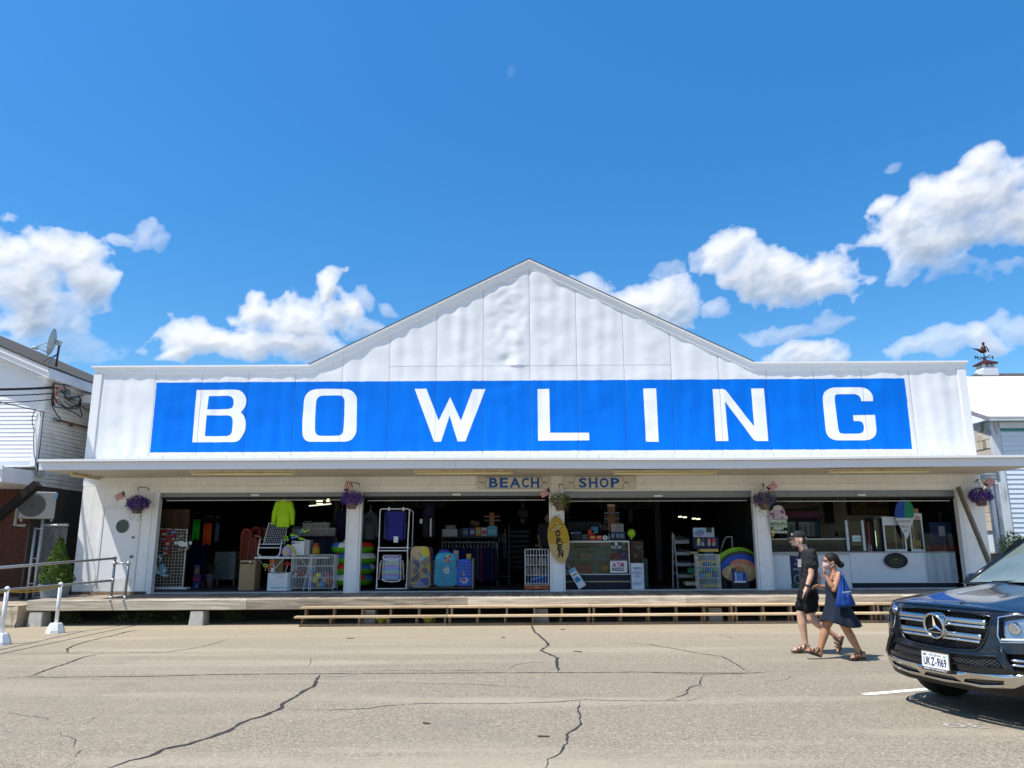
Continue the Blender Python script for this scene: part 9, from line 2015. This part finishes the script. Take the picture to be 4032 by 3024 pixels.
V=[sc_+Ms@p_ for p_ in pts]+[sc_+Ms@Vector((0,0,.022))]; m.add(V,[(k,(k+1)%6,6)for k in range(6)]); m.build('emblem_star',CHR,em)
m=MB(); q=cp_(.36,0,1.112); m.lathe([(.03,0),(.03,.006),(.024,.009),(.001,.010)],q,18); m.build('hood_badge',CHR,car,smooth=True)
LENS=glass('lamp_lens',(.92,.95,.96),.3); LBAS=mat('lamp_silver',(.42,.45,.48),.18,metal=.8)
for sgn,L_ in((1,lampR),(-1,mir(lampR))):
	hl=sheet_c('headlight',[L_],LENS,.004,.03); sheet_c('lamp_housing',[L_],LBAS,-.075,.04,parent=hl)
	m=MB(); m.tube([fr_(u,z,.002)for u,z in L_],.007,5,closed=True); m.build('lamp_rim',CHR,hl,smooth=True)
	for u,z,r in((.69,.865,.052),(.83,.875,.046)):q=fr_(sgn*u,z,-.035); m=MB(); m.lathe([(r,-.03),(r,.008),(r*.82,.012),(r*.5,-.004),(.001,.012)],q,20,Ms); m.build('projector',CHR,hl,smooth=True)
	m=MB(); m.tube([fr_(sgn*u,z,-.012)for u,z in((.615,.765),(.75,.775),(.90,.80),(.925,.93))],.011,6); m.build('light_strip',mat('drl_white',(.75,.78,.80),.3),hl,smooth=True)
for sgn in(1,-1):
	for zz in(.615,.575):m=MB(); m.grid(lambda u,v:fr_(sgn*(.69+.24*u),zz-.022*v,-.008+.012*math.sin(v*3.14)),10,4); m.build('fog_blade',CHR,car,smooth=True,solid=.004)
	m=MB(); m.tube([fr_(sgn*u,z,.012)for u,z in((.60,.70),(.64,.66),(.66,.60),(.70,.53),(.72,.50))],.022,8); m.build('bumper_crease',PAINTC,car,smooth=True)
skid=[(-.80,.495),(-.40,.455),(0,.44),(.40,.455),(.80,.495),(.86,.475),(.70,.375),(.40,.335),(0,.325),(-.40,.335),(-.70,.375),(-.86,.475)]
slots=[[(-.64,.43),(-.28,.395),(-.24,.36),(-.42,.36),(-.62,.392)],[(-.16,.39),(.16,.39),(.22,.352),(0,.347),(-.22,.352)],[(.28,.395),(.64,.43),(.62,.392),(.42,.36),(.24,.36)]]
sheet_c('skid_plate',[skid]+slots,mat('skid_chrome',(.60,.57,.52),.14,metal=1.0,var=.05,vs=4),.016,.05,solid=.006)
sheet_c('lower_valance',[[(-.93,.385),(0,.332),(.93,.385),(.86,.32),(.50,.285),(0,.28),(-.50,.285),(-.86,.32)]],BLKG,.002)
pc=fr_(0,.505,.035); R_,U_=lt_,(Z3+fw_*-.05).normalized(); n_=R_.cross(U_); n_=n_ if n_.dot(fw_)>0 else-n_
Mp=Matrix((R_,n_*-1,U_)).transposed()
m=MB(); m.obox(pc-n_*.014,(.33,.03,.18),M=Mp); fp_=m.build('plate_bracket',BLKG,car)
m=MB(); m.obox(pc+n_*.003,(.322,.006,.172),M=Mp); pf=m.build('plate_frame',SATC,fp_)
m=MB(); m.obox(pc+n_*.0075+U_*.008,(.300,.004,.135),M=Mp); m.build('plate',mat('plate_white',(.72,.74,.78),.4,var=.02),fp_)
INKP=mat('plate_ink',(.012,.016,.06),.5); o_=pc+n_*.0105
m=MB(); put_text(m,'UKZ-9169',o_-U_*.038,R_,U_,.072,width=.262,bold=.03); put_text(m,'VIRGINIA',o_+U_*.046,R_,U_,.020,width=.15); m.build('plate_number',INKP,fp_)
m=MB(); m.obox(pc+n_*.0075-U_*.073,(.312,.003,.026),M=Mp); m.build('dealer_strip',BLKG,fp_); m=MB(); put_text(m,'INFINITI OF CHANTILLY',o_-U_*.080,R_,U_,.015,width=.27,bold=.03); m.build('dealer_lettering',mat('dealer_white',(.7,.7,.7),.5),fp_)
for du in(-.115,.115):m=MB(); m.obox(o_+R_*du+U_*.055,(.035,.002,.014),M=Mp); m.build('sticker',INKP if du<0 else C(.15,.4,.25),fp_)
HL=1.42
def hoodz(s,u):t_=min(1,max(0,(s-.22)/(HL-.22))); return 1.050+.135*t_**.75-.075*(abs(u)/.9)**3+.016*math.exp(-((abs(u)-.42)/.10)**2)*min(1,t_*3)-.012*math.exp(-(u/.28)**2)*t_
def hood(u,v):
	uu=(u*2-1)*(.90-.02*v); s0=sv(1.0)+sp(uu)-.004; s=s0+(HL-s0)*v**1.5
	z=hoodz(s,uu); e=math.exp(-v*7); return cp_(s,uu,z*(1-e)+1.003*e)
m=MB(); m.grid(hood,60,30); m.build('hood',PAINTC,car,smooth=True)
ST=[.42,.60,.85,1.1,1.42,1.9,2.4,3.0,3.6,4.2,4.7,5.0]
for sgn in(-1,1):
	def side(u,v):
		s=.40+4.65*u; w=.955+.015*math.sin(min(1,u*2)*1.57); zt=hoodz(min(s,HL),.9)-.01 if s<HL else 1.10+.03*min(1,(s-HL))
		z=.38+(zt-.38)*v; bul=-.05*(1-v)**2-.05*v**6+.02*math.sin(v*3.14); a=1-max(0,1-(s-.40)/.25)**2*.06
		return cp_(s,sgn*(w+bul)*a,z)
	m=MB(); m.grid(side,60,14); m.build('body_side',PAINTC,car,smooth=True)
	m=MB(); m.grid(lambda u,v:cp_(1.50+3.2*u+.55*v*(1-u)-.25*v*u,sgn*(.90-.20*v),1.12+.52*v),20,6); m.build('side_glass',mat('tinted_glass',(.012,.016,.018),.05),car,smooth=True)
	for s_ in(.93,4.0):
		c=cp_(s_,sgn*.83,.385); ax=lt_*sgn; Mw2=Matrix((fw_,Z3,ax)).transposed(); m=MB(); m.lathe([(.26,-.14),(.345,-.135),(.383,-.10),(.388,0),(.383,.09),(.345,.125),(.26,.125)],c,40,Mw2); ty=m.build('tyre',mat('tyre_rubber',(.013,.013,.014),.85,var=.2,bump=.5,bs=80),car,smooth=True)
		m=MB(); m.lathe([(.265,.08),(.25,.10),(.08,.085),(.06,.11),(.001,.112)],c,30,Mw2); m.build('rim',mat('alloy',(.5,.5,.52),.25,metal=.9),ty,smooth=True)
		m=MB(); m.tube([c+fw_*(.43*math.cos(RAD(k)))+Z3*(.43*math.sin(RAD(k)))+ax*.115 for k in range(-20,201,20)],.028,6); m.build('wheel_arch',BLKG,car,smooth=True)
m=MB(); m.grid(lambda u,v:cp_(HL-.02+.95*v,(u*2-1)*(.84-.16*v),1.165+.545*v+.03*(1-(u*2-1)**2)),16,10); m.build('windscreen',mat('windscreen',(.16,.20,.18),.03,coat=1.0,var=.35,vs=1.6),car,smooth=True)
for sgn in(-1,1):m=MB(); m.tube([cp_(HL-.03+.95*v,sgn*(.86-.16*v),1.15+.55*v)for v in(0,.33,.66,1)],.035,8); m.build('pillar',PAINTC,car,smooth=True)
m=MB(); m.grid(lambda u,v:cp_(2.32+2.45*v,(u*2-1)*.70,1.715+.05*math.sin(v*2.6)+.04*(1-(u*2-1)**2)),12,16); m.build('roof',PAINTC,car,smooth=True)
m=MB(); m.grid(lambda u,v:cp_(5.05-.30*max(0,v-.6)/.4,(u*2-1)*(.93-.2*v),.3+1.44*v),10,12,flip=True); m.build('tailgate',PAINTC,car,smooth=True)
m=MB(); m.grid(lambda u,v:cp_(.35+4.6*v,(u*2-1)*.78,.27),4,8,flip=True); m.build('underbody',BLKM,car)
m=MB(); q8=[cp_(s,u,z)for z in(.30,.90)for s,u in((.30,-.72),(.30,.72),(1.38,.72),(1.38,-.72))]; m.add(q8,[(0,3,2,1),(4,5,6,7),(0,1,5,4),(1,2,6,5),(2,3,7,6),(3,0,4,7)]); m.build('bay_light_block',BLKM,car)  # unseen dark box added in the hollow front to stop sun leaking through
m=MB(); m.grid(lambda u,v:cp_(HL-.12+.12*v,(u*2-1)*.86,1.155+.012*v),10,2); m.build('cowl',BLKG,car)
for u0 in(-.5,.15):m=MB(); m.tube([cp_(HL-.06,u0,1.185),cp_(HL+.02,u0+.25,1.20),cp_(HL+.03,u0+.55,1.195)],.010,6); m.build('wiper',BLKG,car)
for sgn in(-1,1):m=MB(); m.ball(cp_(1.72,sgn*1.05,1.17),(.08,.11,.085),14,10); m.build('wing_mirror',PAINTC,car,smooth=True); m=MB(); m.cyl(cp_(1.70,sgn*.88,1.12),cp_(1.72,sgn*1.0,1.14),.03,n=8); m.build('mirror_arm',BLKG,car)
